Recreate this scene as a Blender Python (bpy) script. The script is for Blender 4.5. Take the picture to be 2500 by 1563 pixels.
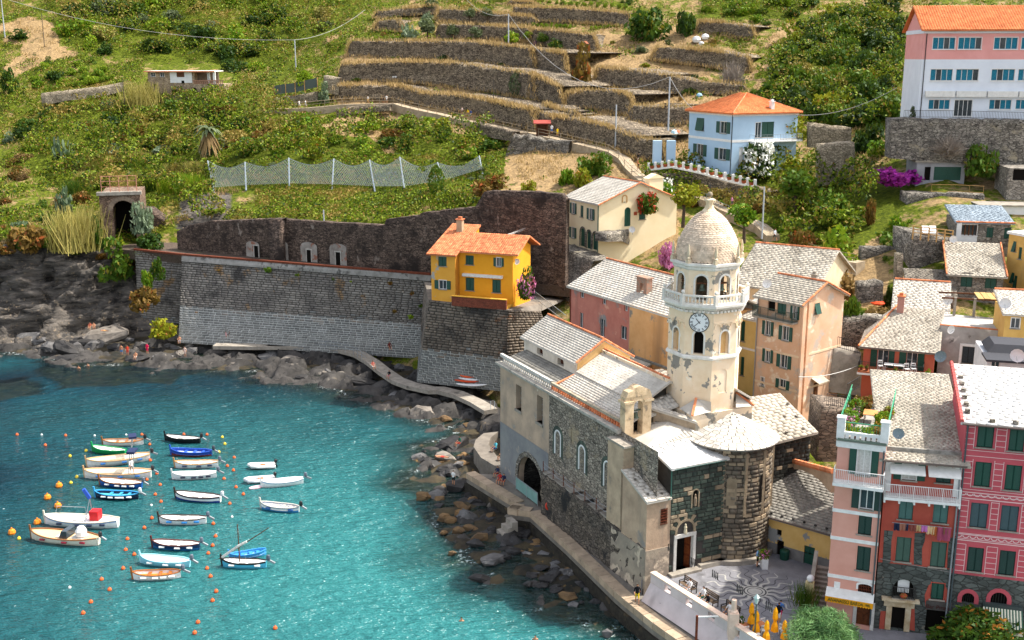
import bpy,bmesh,math,random
import numpy as np
from mathutils import Vector,Matrix
for _o in list(bpy.data.objects):bpy.data.objects.remove(_o)
random.seed(11);RNG=np.random.default_rng(5)
rad=math.radians
SC=bpy.context.scene
COL=SC.collection
FPX,CX,CY,PITCH,EYE=2700.0,1250.0,781.5,rad(13.4),45.0
CP,SP=math.cos(PITCH),math.sin(PITCH)
cam=bpy.data.cameras.new('camera');camo=bpy.data.objects.new('camera',cam);COL.objects.link(camo)
cam.sensor_width=36.0;cam.lens=FPX/2500*36.0;cam.clip_start=1.0;cam.clip_end=3000
camo.location=(0,0,EYE);camo.rotation_euler=(rad(90)-PITCH,0,0)
SC.camera=camo
SUN_AZ,SUN_EL=rad(78),rad(56)
w=bpy.data.worlds.new('World');SC.world=w;w.use_nodes=True
nt=w.node_tree;nt.nodes.clear()
sky=nt.nodes.new('ShaderNodeTexSky');sky.sky_type='NISHITA';sky.sun_disc=False
sky.sun_elevation=SUN_EL;sky.sun_rotation=SUN_AZ;sky.air_density=1.0;sky.dust_density=2.2;sky.ozone_density=0.7
bg=nt.nodes.new('ShaderNodeBackground');bg.inputs[1].default_value=0.15
wo=nt.nodes.new('ShaderNodeOutputWorld')
_mx=nt.nodes.new('ShaderNodeMix');_mx.data_type='RGBA';_mx.inputs[0].default_value=.55
_bw=nt.nodes.new('ShaderNodeRGBToBW');nt.links.new(sky.outputs[0],_bw.inputs[0]);_tn=nt.nodes.new('ShaderNodeMix');_tn.data_type='RGBA';_tn.blend_type='MULTIPLY';_tn.inputs[0].default_value=1
nt.links.new(_bw.outputs[0],_tn.inputs[6]);_tn.inputs[7].default_value=(1.22,1.16,1.08,1)
nt.links.new(sky.outputs[0],_mx.inputs[6]);nt.links.new(_tn.outputs[2],_mx.inputs[7]);nt.links.new(_mx.outputs[2],bg.inputs[0]);nt.links.new(bg.outputs[0],wo.inputs[0])
sl=bpy.data.lights.new('sun','SUN');sl.energy=2.7;sl.angle=rad(1.2);sl.color=(1.0,0.95,0.87)
so=bpy.data.objects.new('sun',sl);COL.objects.link(so)
sdir=Vector((math.sin(SUN_AZ)*math.cos(SUN_EL),math.cos(SUN_AZ)*math.cos(SUN_EL),math.sin(SUN_EL)))
so.rotation_euler=sdir.to_track_quat('Z','Y').to_euler();so.location=(200,100,250)
SC.view_settings.view_transform='Standard';SC.view_settings.look='None'
SC.view_settings.exposure=1.42;SC.view_settings.gamma=1.0;SC.view_settings.use_curve_mapping=False
SC.render.engine='CYCLES'
SC.cycles.max_bounces=5;SC.cycles.diffuse_bounces=3;SC.cycles.glossy_bounces=2
SC.cycles.transparent_max_bounces=8;SC.cycles.transmission_bounces=2
CROP=dict(A1=(0,0,.29762),A2=(600,0,.29762),A3=(1200,0,.29762),A4=(1800,0,.29762),B1=(0,400,.36383),B2=(600,400,.36383),B3=(1200,400,.36383),B4=(1800,400,.36383),C1=(0,1000,.37244),C2=(900,900,.4386),C3=(1350,900,.4386),C4=(1900,900,.4386),E1=(2050,550,450/1701),E2=(1950,820,450/2268),E3=(1550,1340,500/2419),E4=(1980,1340,520/2419),E5=(60,1040,360/1701),E6=(320,1040,460/1739),T1=(1600,470,260/1191),T2=(1600,780,300/1334),T3=(1220,760,430/2032),T4=(1600,1080,300/1334),S=(0,0,1.0))
def q(c,x,y):
 a=CROP[c];return a[0]+x*a[2],a[1]+y*a[2]
def ray(px,py):
 dx,dy=(px-CX)/FPX,(CY-py)/FPX
 return Vector((dx,CP+dy*SP,-SP+dy*CP))
EYEV=Vector((0,0,EYE))
def atY(px,py,Y):r=ray(px,py);return EYEV+r*(Y/r.y)
def atZ(px,py,z):r=ray(px,py);return EYEV+r*((z-EYE)/r.z)
def atPl(px,py,p,n):r=ray(px,py);return EYEV+r*((Vector(p)-EYEV).dot(n)/r.dot(n))
def scale_at(Y,z=10):return FPX/(Y*CP-(z-EYE)*SP)
def tag(o,label=None,cat=None,group=None,kind=None):
 if label:o['label']=label
 if cat:o['category']=cat
 if group:o['group']=group
 if kind or cat:o['kind']=kind or 'thing'
 return o
def link(name,data,parent=None):
 o=bpy.data.objects.new(name,data);COL.objects.link(o)
 if parent is not None:o.parent=parent
 return o
def thing(name,label,cat,loc=(0,0,0),rz=0.0,group=None):
 o=link(name,None);o.empty_display_size=.3
 o.location=loc;o.rotation_euler=(0,0,rz)
 return tag(o,label,cat,group)
def fastmesh(name,V,Q=None,T=None,mats=(),midx=None,smooth=False):
 V=np.asarray(V,np.float32).reshape(-1,3)
 me=bpy.data.meshes.new(name);me.vertices.add(len(V));me.vertices.foreach_set('co',V.ravel())
 loops,starts,tot=[],[],0
 if Q is not None and len(Q):
  Q=np.asarray(Q,np.int32).reshape(-1,4);loops.append(Q.ravel());starts.append(np.arange(len(Q),dtype=np.int32)*4);tot=len(Q)*4
 if T is not None and len(T):
  T=np.asarray(T,np.int32).reshape(-1,3);loops.append(T.ravel());starts.append(tot+np.arange(len(T),dtype=np.int32)*3)
 L=np.concatenate(loops);S=np.concatenate(starts)
 me.loops.add(len(L));me.loops.foreach_set('vertex_index',L)
 me.polygons.add(len(S));me.polygons.foreach_set('loop_start',S)
 if midx is not None:me.polygons.foreach_set('material_index',np.asarray(midx,np.int32))
 if smooth:me.polygons.foreach_set('use_smooth',np.ones(len(S),bool))
 for m in mats:me.materials.append(m)
 me.update(calc_edges=True);me.validate()
 return me
class MB:
 """collects faces and links them as one mesh object"""
 def __init__(s):s.v=[];s.f=[];s.m=[];s.cur=0;s.mats=[]
 def mat(s,m):
  if m not in s.mats:s.mats.append(m)
  s.cur=s.mats.index(m);return s
 def face(s,*pts):
  n=len(s.v);s.v+=[tuple(p)for p in pts];s.f.append(tuple(range(n,n+len(pts))));s.m.append(s.cur);return s
 def add(s,vs,fs):
  n=len(s.v);s.v+=[tuple(p)for p in vs]
  for f in fs:s.f.append(tuple(i+n for i in f));s.m.append(s.cur)
  return s
 def box(s,x0,x1,y0,y1,z0,z1):
  vs=[(x,y,z)for z in(z0,z1)for y in(y0,y1)for x in(x0,x1)]
  return s.add(vs,[(0,2,3,1),(4,5,7,6),(0,1,5,4),(2,6,7,3),(0,4,6,2),(1,3,7,5)])
 def hexa(s,b,t):
  n=len(b);return s.add(list(b)+list(t),[tuple(range(n))[::-1],tuple(range(n,2*n))]+[(i,(i+1)%n,n+(i+1)%n,n+i)for i in range(n)])
 def prism(s,poly,z0,z1):return s.hexa([(p[0],p[1],z0)for p in poly],[(p[0],p[1],z1)for p in poly])
 def tube(s,pts,r,n=6,r1=None,cap=True):
  pts=[Vector(p)for p in pts];rings=[];N=len(pts)
  for i,p in enumerate(pts):
   d=(pts[min(i+1,N-1)]-pts[max(i-1,0)]).normalized()
   a=d.orthogonal().normalized()if abs(d.z)>.9 else d.cross(Vector((0,0,1))).normalized()
   b=d.cross(a);rr=r if r1 is None else r+(r1-r)*i/max(1,N-1)
   rings.append([p+(a*math.cos(2*math.pi*k/n)+b*math.sin(2*math.pi*k/n))*rr for k in range(n)])
  vs=[v for rg in rings for v in rg]
  fs=[(i*n+k,i*n+(k+1)%n,(i+1)*n+(k+1)%n,(i+1)*n+k)for i in range(N-1)for k in range(n)]
  if cap:fs+=[tuple(range(n))[::-1],tuple(range((N-1)*n,N*n))]
  return s.add(vs,fs)
 def lathe(s,prof,c=(0,0,0),n=16,a0=0.0,a1=2*math.pi,cap=False):
  full=abs(a1-a0-2*math.pi)<1e-6;m=n if full else n+1
  vs=[(c[0]+r*math.cos(a0+(a1-a0)*k/n),c[1]+r*math.sin(a0+(a1-a0)*k/n),c[2]+z)for r,z in prof for k in range(m)]
  fs=[(i*m+k,i*m+(k+1)%m,(i+1)*m+(k+1)%m,(i+1)*m+k)for i in range(len(prof)-1)for k in range(n)]
  if cap:fs+=[tuple(range(m))[::-1],tuple(range((len(prof)-1)*m,len(prof)*m))]
  return s.add(vs,fs)
 def sphere(s,c,r,n=10,sz=1.0):
  k=max(4,n//2);return s.lathe([(max(1e-3,r*math.sin(math.pi*i/k)),-r*sz*math.cos(math.pi*i/k))for i in range(k+1)],c,n)
 def bar(s,a,b,w,h=None):
  a,b=Vector(a),Vector(b);h=h or w;d=(b-a).normalized()
  x=d.cross(Vector((0,0,1)));x=Vector((1,0,0))if x.length<1e-3 else x.normalized();y=x.cross(d)
  c=[(-1,-1),(1,-1),(1,1),(-1,1)]
  return s.hexa([a+x*i*w/2+y*j*h/2 for i,j in c],[b+x*i*w/2+y*j*h/2 for i,j in c])
 def mesh(s,name,smooth=False):
  me=bpy.data.meshes.new(name);me.from_pydata(s.v,[],s.f)
  for m in s.mats:me.materials.append(m)
  if s.mats:me.polygons.foreach_set('material_index',s.m)
  if smooth:me.polygons.foreach_set('use_smooth',np.ones(len(s.f),bool))
  me.update();return me
 def build(s,name,m=None,parent=None,smooth=False):
  if m is not None:s.mats=[m];s.m=[0]*len(s.f)
  return link(name,s.mesh(name,smooth),parent)
def copy_tree(o,parent=None):
 c=o.copy();COL.objects.link(c)
 if parent is not None:c.parent=parent
 for ch in list(o.children):copy_tree(ch,c)
 return c
_PT=RNG.random(65536)
def vnoise(x,y,z):
 xi,yi,zi=np.floor(x).astype(np.int64),np.floor(y).astype(np.int64),np.floor(z).astype(np.int64)
 fx,fy,fz=x-xi,y-yi,z-zi
 fx,fy,fz=[f*f*(3-2*f)for f in(fx,fy,fz)]
 def h(a,b,c):return _PT[(a*73856093^b*19349663^c*83492791)&65535]
 r=0
 for i in(0,1):
  for j in(0,1):
   for k in(0,1):
    r=r+h(xi+i,yi+j,zi+k)*(fx if i else 1-fx)*(fy if j else 1-fy)*(fz if k else 1-fz)
 return r
def fbm(x,y,z,o=4):
 r=0;a=.5
 for _ in range(o):
  r=r+a*vnoise(x,y,z);x,y,z=x*2.03+7.1,y*2.03+3.7,z*2.03+1.9;a*=.5
 return r
def cells(u,v):
 """nearest jittered cell: distance and a tilted block height per cell"""
 iu,iv=np.floor(u).astype(np.int64),np.floor(v).astype(np.int64);bd=np.full(u.shape,9.0);bh=np.zeros(u.shape)
 for i in(-1,0,1):
  for j in(-1,0,1):
   a,b=iu+i,iv+j;hh=lambda k:_PT[(a*73856093^b*19349663^k*83492791)&65535]
   du,dv=u-a-hh(1),v-b-hh(2);d=np.hypot(du,dv);m=d<bd;bd=np.where(m,d,bd);bh=np.where(m,hh(3)+du*(hh(4)-.5)*1.6+dv*(hh(5)-.5)*1.6,bh)
 return bd,bh
def hx(h):
 h=h.lstrip('#');c=[int(h[i:i+2],16)/255 for i in(0,2,4)]
 return tuple(x/12.92 if x<=.04045 else((x+.055)/1.055)**2.4 for x in c)
class NB:
 def __init__(s,m):s.t=m.node_tree;s.n=s.t.nodes
 def new(s,t,**k):
  n=s.n.new(t)
  for a,b in k.items():
   if a.startswith('i_'):n.inputs[int(a[2:])if a[2:].isdigit()else a[2:]].default_value=b
   else:setattr(n,a,b)
  return n
 def l(s,a,b):s.t.links.new(a,b)
 def math(s,op,a,b=None,clamp=False):
  n=s.new('ShaderNodeMath',operation=op,use_clamp=clamp)
  for i,v in enumerate((a,b)):
   if v is None:continue
   if isinstance(v,(int,float)):n.inputs[i].default_value=v
   else:s.l(v,n.inputs[i])
  return n.outputs[0]
 def mix(s,f,a,b,t='MIX'):
  n=s.new('ShaderNodeMix',data_type='RGBA',blend_type=t)
  for i,v in((0,f),(6,a),(7,b)):
   if isinstance(v,(int,float)):n.inputs[i].default_value=v
   elif isinstance(v,tuple):n.inputs[i].default_value=(*v[:3],1)
   else:s.l(v,n.inputs[i])
  return n.outputs[2]
 def ramp(s,f,a,b):
  n=s.new('ShaderNodeMapRange',clamp=True);s.l(f,n.inputs[0]);n.inputs[1].default_value=a;n.inputs[2].default_value=b
  return n.outputs[0]
 def pos(s,sc=(1,1,1),obj=False):
  g=s.new('ShaderNodeTexCoord').outputs['Object']if obj else s.new('ShaderNodeNewGeometry').outputs['Position']
  m=s.new('ShaderNodeMapping');m.inputs['Scale'].default_value=sc;s.l(g,m.inputs[0]);return m.outputs[0]
 def noise(s,v,sc,det=4,rough=.6):
  n=s.new('ShaderNodeTexNoise');n.inputs['Scale'].default_value=sc;n.inputs['Detail'].default_value=det;n.inputs['Roughness'].default_value=rough
  s.l(v,n.inputs['Vector']);return n.outputs['Fac']
def newmat(name):
 m=bpy.data.materials.new(name);m.use_nodes=True;m.node_tree.nodes.clear();b=NB(m)
 o=b.new('ShaderNodeOutputMaterial');p=b.new('ShaderNodeBsdfPrincipled');b.l(p.outputs[0],o.inputs[0])
 return m,b,p,o
_MC={}
def M(name,c,c2=None,sc=1.0,isl=0.0,rough=.85,spec=.25,patches=(),bump=0.0,bsc=6.0,metal=0.0,obj=False,stone=None,streak=None,sat=0.0):
 """procedural surface: two mottled colours, shape patches, per-piece variation, optional stone joints, streaks and relief"""
 if name in _MC:return _MC[name]
 m,b,p,o=newmat(name);c=hx(c)if isinstance(c,str)else c
 c2=hx(c2)if isinstance(c2,str)else(c2 or tuple(x*.8 for x in c))
 v=b.pos(obj=obj)
 col=b.mix(b.ramp(b.noise(v,sc,5,.65),.36,.66),c,c2)
 hgt=None
 if stone:
  vv=b.pos((stone[0],stone[0],stone[1]),obj)
  vo=b.new('ShaderNodeTexVoronoi',feature='F1');vo.inputs['Scale'].default_value=1.0;b.l(vv,vo.inputs['Vector'])
  ve=b.new('ShaderNodeTexVoronoi',feature='DISTANCE_TO_EDGE');ve.inputs['Scale'].default_value=1.0;b.l(vv,ve.inputs['Vector'])
  sep=b.new('ShaderNodeSeparateColor');b.l(vo.outputs['Color'],sep.inputs[0])
  k=b.math('ADD',b.math('MULTIPLY',sep.outputs[0],2*stone[3]),1-stone[3])
  col=b.mix(1.0,col,b.comb(k),'MULTIPLY')
  e=b.ramp(ve.outputs['Distance'],.02,.09)
  jc=hx(stone[2])if isinstance(stone[2],str)else stone[2]
  col=b.mix(e,jc,col);hgt=e
 for pc in patches:
  pv=v if len(pc)<5 else b.pos((1,1,pc[4]),obj)
  f=b.ramp(b.noise(pv,pc[1],5,.62),pc[2],pc[2]+pc[3])
  col=b.mix(f,col,hx(pc[0])if isinstance(pc[0],str)else pc[0])
 if streak:
  sv=b.pos((1,1,.09),obj)
  col=b.mix(b.ramp(b.noise(sv,streak[1],3,.5),streak[2],streak[2]+.2),col,hx(streak[0]))
 if isl:
  g=b.new('ShaderNodeNewGeometry').outputs['Random Per Island'];oi=b.new('ShaderNodeObjectInfo').outputs['Random']
  r=b.math('FRACT',b.math('ADD',b.math('MULTIPLY',g,7.31),b.math('MULTIPLY',oi,5.77)))
  k=b.math('ADD',b.math('MULTIPLY',r,2*isl),1-isl)
  col=b.mix(1.0,col,b.comb(k),'MULTIPLY')
 b.l(col,p.inputs['Base Color']);p.inputs['Roughness'].default_value=rough
 p.inputs['Specular IOR Level'].default_value=spec;p.inputs['Metallic'].default_value=metal
 if bump:
  h=b.noise(v,bsc,5,.6)
  if hgt is not None:h=b.math('ADD',h,b.math('MULTIPLY',hgt,.8))
  bn=b.new('ShaderNodeBump');bn.inputs['Strength'].default_value=min(1,bump);bn.inputs['Distance'].default_value=.08
  b.l(h,bn.inputs['Height']);b.l(bn.outputs[0],p.inputs['Normal'])
 _MC[name]=m;return m
def _comb(s,k):
 n=s.new('ShaderNodeCombineColor')
 for i in range(3):s.l(k,n.inputs[i])
 return n.outputs[0]
NB.comb=_comb
def flat(name,c,rough=.5,spec=.4,metal=0.0):
 return M(name,c,c2=tuple(x*.86 for x in(hx(c)if isinstance(c,str)else c)),sc=3,rough=rough,spec=spec,metal=metal)
def foliage(name,c1,c2,dry=None,tr=.22,big=None):
 if name in _MC:return _MC[name]
 m,b,p,o=newmat(name);c1,c2=hx(c1),hx(c2)
 g=b.new('ShaderNodeNewGeometry').outputs['Random Per Island'];oi=b.new('ShaderNodeObjectInfo').outputs['Random']
 n=b.noise(b.pos(),.55,3)
 f=b.math('ADD',b.math('ADD',b.math('MULTIPLY',g,.45),b.math('MULTIPLY',b.new('ShaderNodeAttribute',attribute_name='tone').outputs['Fac'],.8)),b.math('ADD',b.math('MULTIPLY',oi,.4),b.math('MULTIPLY',b.ramp(n,.3,.7),.25)))
 col=b.mix(b.ramp(f,.28,1.12),c1,c2)
 if big:n2=b.noise(b.pos(),.075,5,.65);col=b.mix(b.ramp(n2,.40,.30),col,hx(big[0]));col=b.mix(b.ramp(n2,.54,.62),col,hx(big[1]));col=b.mix(b.math('GREATER_THAN',b.new('ShaderNodeAttribute',attribute_name='tone').outputs['Fac'],.78),col,hx(big[1]))
 if dry:col=b.mix(b.math('MULTIPLY',b.math('GREATER_THAN',g,.90),.8),col,hx(dry))
 p.inputs['Roughness'].default_value=.6;p.inputs['Specular IOR Level'].default_value=.2
 b.l(col,p.inputs['Base Color'])
 t=b.new('ShaderNodeBsdfTranslucent');b.l(b.mix(.2,col,(.30,.36,.03)),t.inputs[0])
 mx=b.new('ShaderNodeMixShader');mx.inputs[0].default_value=tr
 b.l(p.outputs[0],mx.inputs[1]);b.l(t.outputs[0],mx.inputs[2]);b.l(mx.outputs[0],o.inputs[0])
 _MC[name]=m;return m
SLATE=M('pale_slate','#cbc4b7','#b5ada0',sc=.5,isl=.08,patches=[('#938c80',1.2,.66,.14)],rough=.8)
SLATE_OLD=M('lichen_slate','#b9b1a2','#9d9586',sc=.5,isl=.13,patches=[('#6f675b',.7,.55,.2),('#cfc8b7',1.8,.62,.1)],rough=.9)
SLATE_DK=M('dark_slate','#8d8980','#77736b',sc=.7,isl=.12,rough=.85)
SLATE_WH=M('white_slate','#d9d7d1','#c6c3bb',sc=.7,isl=.10,rough=.75)
TERRA=M('terracotta_tile','#d98a5e','#c06f48',sc=1.2,isl=.30,patches=[('#e7b98d',2.2,.66,.08)],rough=.85)
TERRA2=M('orange_tile','#dd8450','#c86c3c',sc=.8,isl=.18,rough=.8)
GREEN_SH=flat('green_shutter_paint','#14493a',.5)
DKGREEN_SH=flat('dark_green_shutter_paint','#123830',.5)
GREY_SH=flat('weathered_green_shutter_paint','#3d5a4d',.6)
WHITE=flat('white_paint','#ecebe7',.6)
GLASS=M('window_glass','#2a3338','#3c474c',sc=2,rough=.08,spec=.6)
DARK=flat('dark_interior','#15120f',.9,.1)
CURTAIN=M('white_curtain','#dcdad4','#bdbbb4',sc=8,rough=.9)
IRON=flat('dark_iron','#2a2826',.6,.4)
GALV=flat('galvanised_steel','#9aa0a3',.45,.5,.3)
WOODM=M('brown_wood','#6b4326','#4c2d19',sc=5,rough=.6)
RUST=M('rusty_metal','#7a3f28','#552a1c',sc=4,rough=.8)
# THE LAND: one sheet from the hilltop to below the shore
DCOL=[(-700,[(-150,350),(0,320),(160,285),(300,255),(450,222),(580,184),(700,180),(800,176),(860,172)]),(-300,[(-150,345),(0,315),(160,278),(300,248),(450,217),(580,182),(700,178),(800,174),(860,170)]),(100,[(-150,345),(0,315),(160,275),(300,245),(450,212),(540,190),(590,180),(720,176.5),(800,173),(872,167)]),(350,[(-150,350),(0,318),(160,278),(230,262),(300,245),(450,214),(500,199),(545,191),(600,186),(700,181),(830,175),(885,169)]),(500,[(-150,348),(0,316),(160,278),(250,250),(300,240),(390,216),(450,205),(535,190),(640,184),(700,181),(840,174),(890,168)]),(650,[(-150,345),(0,318),(160,278),(250,245),(265,240),(390,210),(450,201),(535,186),(640,180),(700,177),(840,172),(905,164)]),(900,[(-150,340),(0,305),(100,275),(210,246),(262,238),(390,210),(450,200),(540,180),(660,174),(700,172),(840,166),(930,158)]),(1200,[(-150,330),(0,295),(100,268),(200,245),(300,222),(390,203),(440,192),(475,180),(680,166),(760,160),(940,145),(990,140)]),(1350,[(-150,325),(0,290),(100,265),(200,240),(310,212),(345,206),(440,188),(480,182),(600,170),(700,156),(800,146),(900,135),(1000,122),(1080,115)]),(1500,[(-150,320),(0,285),(100,260),(200,236),(300,212),(390,193),(440,184),(500,176),(600,166),(700,152),(800,140),(900,128),(1000,116),(1200,98),(1300,92)]),(1700,[(-150,315),(0,280),(100,255),(200,230),(300,205),(420,186),(480,176),(560,162),(650,146),(750,136),(850,126),(1000,112),(1200,98),(1400,86)]),(2000,[(-150,310),(0,270),(100,245),(200,222),(300,200),(400,180),(500,162),(600,148),(700,137),(800,128),(900,119),(1000,112),(1100,105),(1250,97),(1400,86)]),(2300,[(-150,300),(0,262),(100,238),(200,210),(290,180),(400,165),(500,148),(600,138),(700,130),(800,122),(900,115),(1000,109),(1100,103),(1250,93),(1400,84)]),(2800,[(-150,300),(0,262),(100,238),(200,210),(290,180),(400,165),(500,148),(600,138),(700,130),(800,122),(900,115),(1000,109),(1100,103),(1250,93),(1400,84)])]
def Dt(px,py):
 px=min(max(px,DCOL[0][0]),DCOL[-1][0]-1e-3)
 for(xa,ta),(xb,tb)in zip(DCOL,DCOL[1:]):
  if xa<=px<xb:
   f=(px-xa)/(xb-xa)
   return(1-f)*np.interp(py,*zip(*ta))+f*np.interp(py,*zip(*tb))
def ground(px,py):return atY(px,py,Dt(px,py))
def inpoly(x,y,poly):
 x=np.asarray(x,float);y=np.asarray(y,float);r=np.zeros(x.shape,bool);n=len(poly)
 for i in range(n):
  x0,y0=poly[i];x1,y1=poly[(i+1)%n]
  if y0==y1:continue
  c=((y0>y)!=(y1>y))&(x<(x1-x0)*(y-y0)/(y1-y0)+x0);r^=c
 return r
ROCKZ=[[(-700,600),(60,590),(240,600),(330,640),(420,700),(440,790),(470,900),(-700,900)],[(440,470),(560,470),(580,560),(430,560)]]
LUSH=[[(560,450),(1180,450),(1160,500),(930,545),(620,540)],[(500,390),(1280,385),(1240,450),(520,450)]]
DRY=[[(800,110),(1700,60),(1800,330),(1500,420),(1250,330),(800,250)],[(820,270),(1200,300),(1130,390),(840,390)],[(0,60),(130,60),(150,160),(70,190),(0,200)],[(1250,320),(1480,330),(1300,460),(1230,440)],[(1540,500),(1660,500),(1640,640),(1440,620)],[(1880,560),(2160,560),(2150,720),(1980,720)],[(1900,30),(2040,40),(2040,290),(1850,270)]]
THICK=[[(130,-140),(870,-140),(850,105),(700,120),(640,215),(560,150),(420,150),(260,165),(150,100)],[(40,250),(330,255),(430,215),(560,230),(650,275),(590,350),(500,430),(480,480),(260,500),(120,470),(60,380)],[(540,275),(760,285),(800,330),(900,395),(540,390)],[(1870,140),(2050,20),(2210,0),(2210,300),(2060,340),(1960,310),(1880,260)],[(1550,460),(1650,440),(1900,430),(2060,460),(2090,560),(1980,650),(1740,530)],[(1890,440),(2250,425),(2230,520),(2150,560),(2010,620),(1890,560)],[(900,300),(1240,340),(1230,385),(960,390)],[(1700,-60),(2000,-60),(1960,70),(1720,30)],[(1060,-10),(1500,-60),(1500,0),(1100,20)],[(330,430),(520,430),(520,500),(460,560),(400,500)]]
xs=np.arange(-700,2801,9.0);NR=300
def warp(P,px,py):return px+(fbm(P[...,0]*.07,P[...,1]*.07,P[...,2]*.07+3,3)-.45)*260,py+(fbm(P[...,0]*.07,P[...,1]*.07,P[...,2]*.07+40,3)-.45)*130
def build_terrain():
 P=np.zeros((len(xs),NR,3));PX=np.zeros((len(xs),NR));PY=np.zeros((len(xs),NR))
 ends=np.interp(xs,[c[0]for c in DCOL],[c[1][-1][0]for c in DCOL])
 for i,x in enumerate(xs):
  ys=np.linspace(-150,ends[i],NR)
  for(xa,ta),(xb,tb)in zip(DCOL,DCOL[1:]):
   if xa<=x<=xb:
    f=(x-xa)/(xb-xa);D=(1-f)*np.interp(ys,*zip(*ta))+f*np.interp(ys,*zip(*tb));break
  dx=(x-CX)/FPX;dy=(CY-ys)/FPX
  ry=CP+dy*SP;rz=-SP+dy*CP;t=D/ry
  P[i,:,0]=dx*t;P[i,:,1]=D;P[i,:,2]=EYE+rz*t;PX[i]=x;PY[i]=ys
 du=np.gradient(P,axis=0);dv=np.gradient(P,axis=1);N=np.cross(dv,du);N/=np.linalg.norm(N,axis=2,keepdims=True)+1e-9
 N[N[:,:,2]<0]*=-1
 rock=np.zeros(PX.shape);
 for z in ROCKZ:rock=np.maximum(rock,inpoly(PX,PY,z))
 x,y,z=P[...,0],P[...,1],P[...,2]
 n1=fbm(x*.12,y*.12,z*.12,4)-.47;n2=fbm(x*.5,y*.5,z*.5,3)-.45
 st=fbm((x*.3+z*.9)*.25,y*.2,z*1.3-x*.5,4)-.45
 cd,chh=cells(x*.22+y*.1,z*.5-x*.16);cd2,ch2=cells(x*.6,z*1.3-x*.4);disp=np.where(rock>0,n1*4+st*3+(chh-.5)*2.6-cd*.9+(ch2-.5)*.9,n1*2.2+n2*.8)
 calm=inpoly(PX,PY,[(330,440),(1400,440),(1450,1100),(330,1000)])|inpoly(PX,PY,[(1250,560),(2900,420),(2900,1500),(1250,1500)])
 disp=np.where(calm,disp*.15,disp)
 P+=N*disp[...,None]
 green=np.where(PX<1000,.66,.5)
 WX,WY=warp(P,PX,PY)
 for zz in DRY:green=np.where(inpoly(WX,WY,zz),.12,green)
 for zz in LUSH:green=np.where(inpoly(WX,WY,zz),.95,green)
 for zz in THICK:green=np.where(inpoly(WX,WY,zz),.9,green)
 n=len(xs);idx=np.arange(n*NR).reshape(n,NR)
 Q=np.stack([idx[:-1,:-1],idx[:-1,1:],idx[1:,1:],idx[1:,:-1]],-1).reshape(-1,4)
 me=fastmesh('hillside',P,Q,mats=[],smooth=True)
 a=me.attributes.new('cover','FLOAT_COLOR','POINT')
 c=np.stack([green,rock,np.zeros_like(rock),np.ones_like(rock)],-1).astype(np.float32);a.data.foreach_set('color',c.ravel())
 return me,P,PX,PY,N,green,rock
tm,TP,TPX,TPY,TN,TGREEN,TROCK=build_terrain()
def terrain_mat():
 m,b,p,o=newmat('hillside_soil_and_scrub')
 v=b.pos();at=b.new('ShaderNodeAttribute',attribute_name='cover');sp=b.new('ShaderNodeSeparateColor');b.l(at.outputs['Color'],sp.inputs[0])
 n=b.noise(v,.35,6,.7);n2=b.noise(v,1.7,5,.7)
 dry=b.mix(b.ramp(n2,.38,.62),hx('#7f6a4c'),hx('#a58a62'))
 dry=b.mix(b.ramp(n,.56,.64),dry,hx('#5c4c3a'))
 grn=b.mix(b.ramp(n2,.35,.65),hx('#36430f'),hx('#66701c'))
 f=b.math('ADD',sp.outputs[0],b.math('MULTIPLY',b.math('SUBTRACT',n,.5),2.2))
 col=b.mix(b.ramp(f,.35,.6),dry,grn)
 sv=b.pos((.25,.25,1.3));mp=b.noise(sv,1.0,6,.7)
 rk=b.mix(b.ramp(mp,.36,.62),hx('#353331'),hx('#746d65'));rk=b.mix(b.ramp(n2,.58,.66),rk,hx('#8d7d68'))
 col=b.mix(sp.outputs[1],col,rk)
 b.l(col,p.inputs['Base Color']);p.inputs['Roughness'].default_value=.95;p.inputs['Specular IOR Level'].default_value=.1
 bn=b.new('ShaderNodeBump');bn.inputs['Strength'].default_value=.8;bn.inputs['Distance'].default_value=.35
 b.l(b.math('ADD',n2,mp),bn.inputs['Height']);b.l(bn.outputs[0],p.inputs['Normal'])
 return m
tm.materials.append(terrain_mat())
tag(link('hillside',tm),'steep terraced hillside of dry grass, scrub and dark shore rock',kind='structure')
# THE SEA and its bed
SHORE_PX=[(-900,858),(0,858),(130,866),(215,884),(330,892),(420,890),(520,886),(600,906),(700,922),(850,952),(960,1000),(1060,1040),(1180,1052),(1120,1075),(1040,1090),(1015,1130),(1030,1180),(1050,1240),(1080,1300),(1110,1360),(1180,1430),(1330,1470),(1450,1500),(1560,1560),(1640,1640)]
SHORE=[tuple(atZ(x,y,0)[:2])for x,y in SHORE_PX]
LANDPOLY=SHORE+[(40,50),(120,60),(120,260),(-260,260)]
def shore_dist(X,Y):
 d=np.full(X.shape,1e9)
 for(x0,y0),(x1,y1)in zip(SHORE,SHORE[1:]):
  ex,ey=x1-x0,y1-y0;t=np.clip(((X-x0)*ex+(Y-y0)*ey)/(ex*ex+ey*ey),0,1)
  d=np.minimum(d,np.hypot(X-x0-t*ex,Y-y0-t*ey))
 return np.where(inpoly(X,Y,LANDPOLY),-d,d)
def grid(X1,Y1):
 X,Y=np.meshgrid(X1,Y1,indexing='ij');n,m=X.shape;idx=np.arange(n*m).reshape(n,m)
 return X,Y,np.stack([idx[:-1,:-1],idx[1:,:-1],idx[1:,1:],idx[:-1,1:]],-1).reshape(-1,4)
X,Y,Q=grid(np.arange(-130,34,.8),np.arange(50,186,.8))
sd=shore_dist(X,Y)+(fbm(X*.16,Y*.16,X*0,4)-.47)*9
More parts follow.
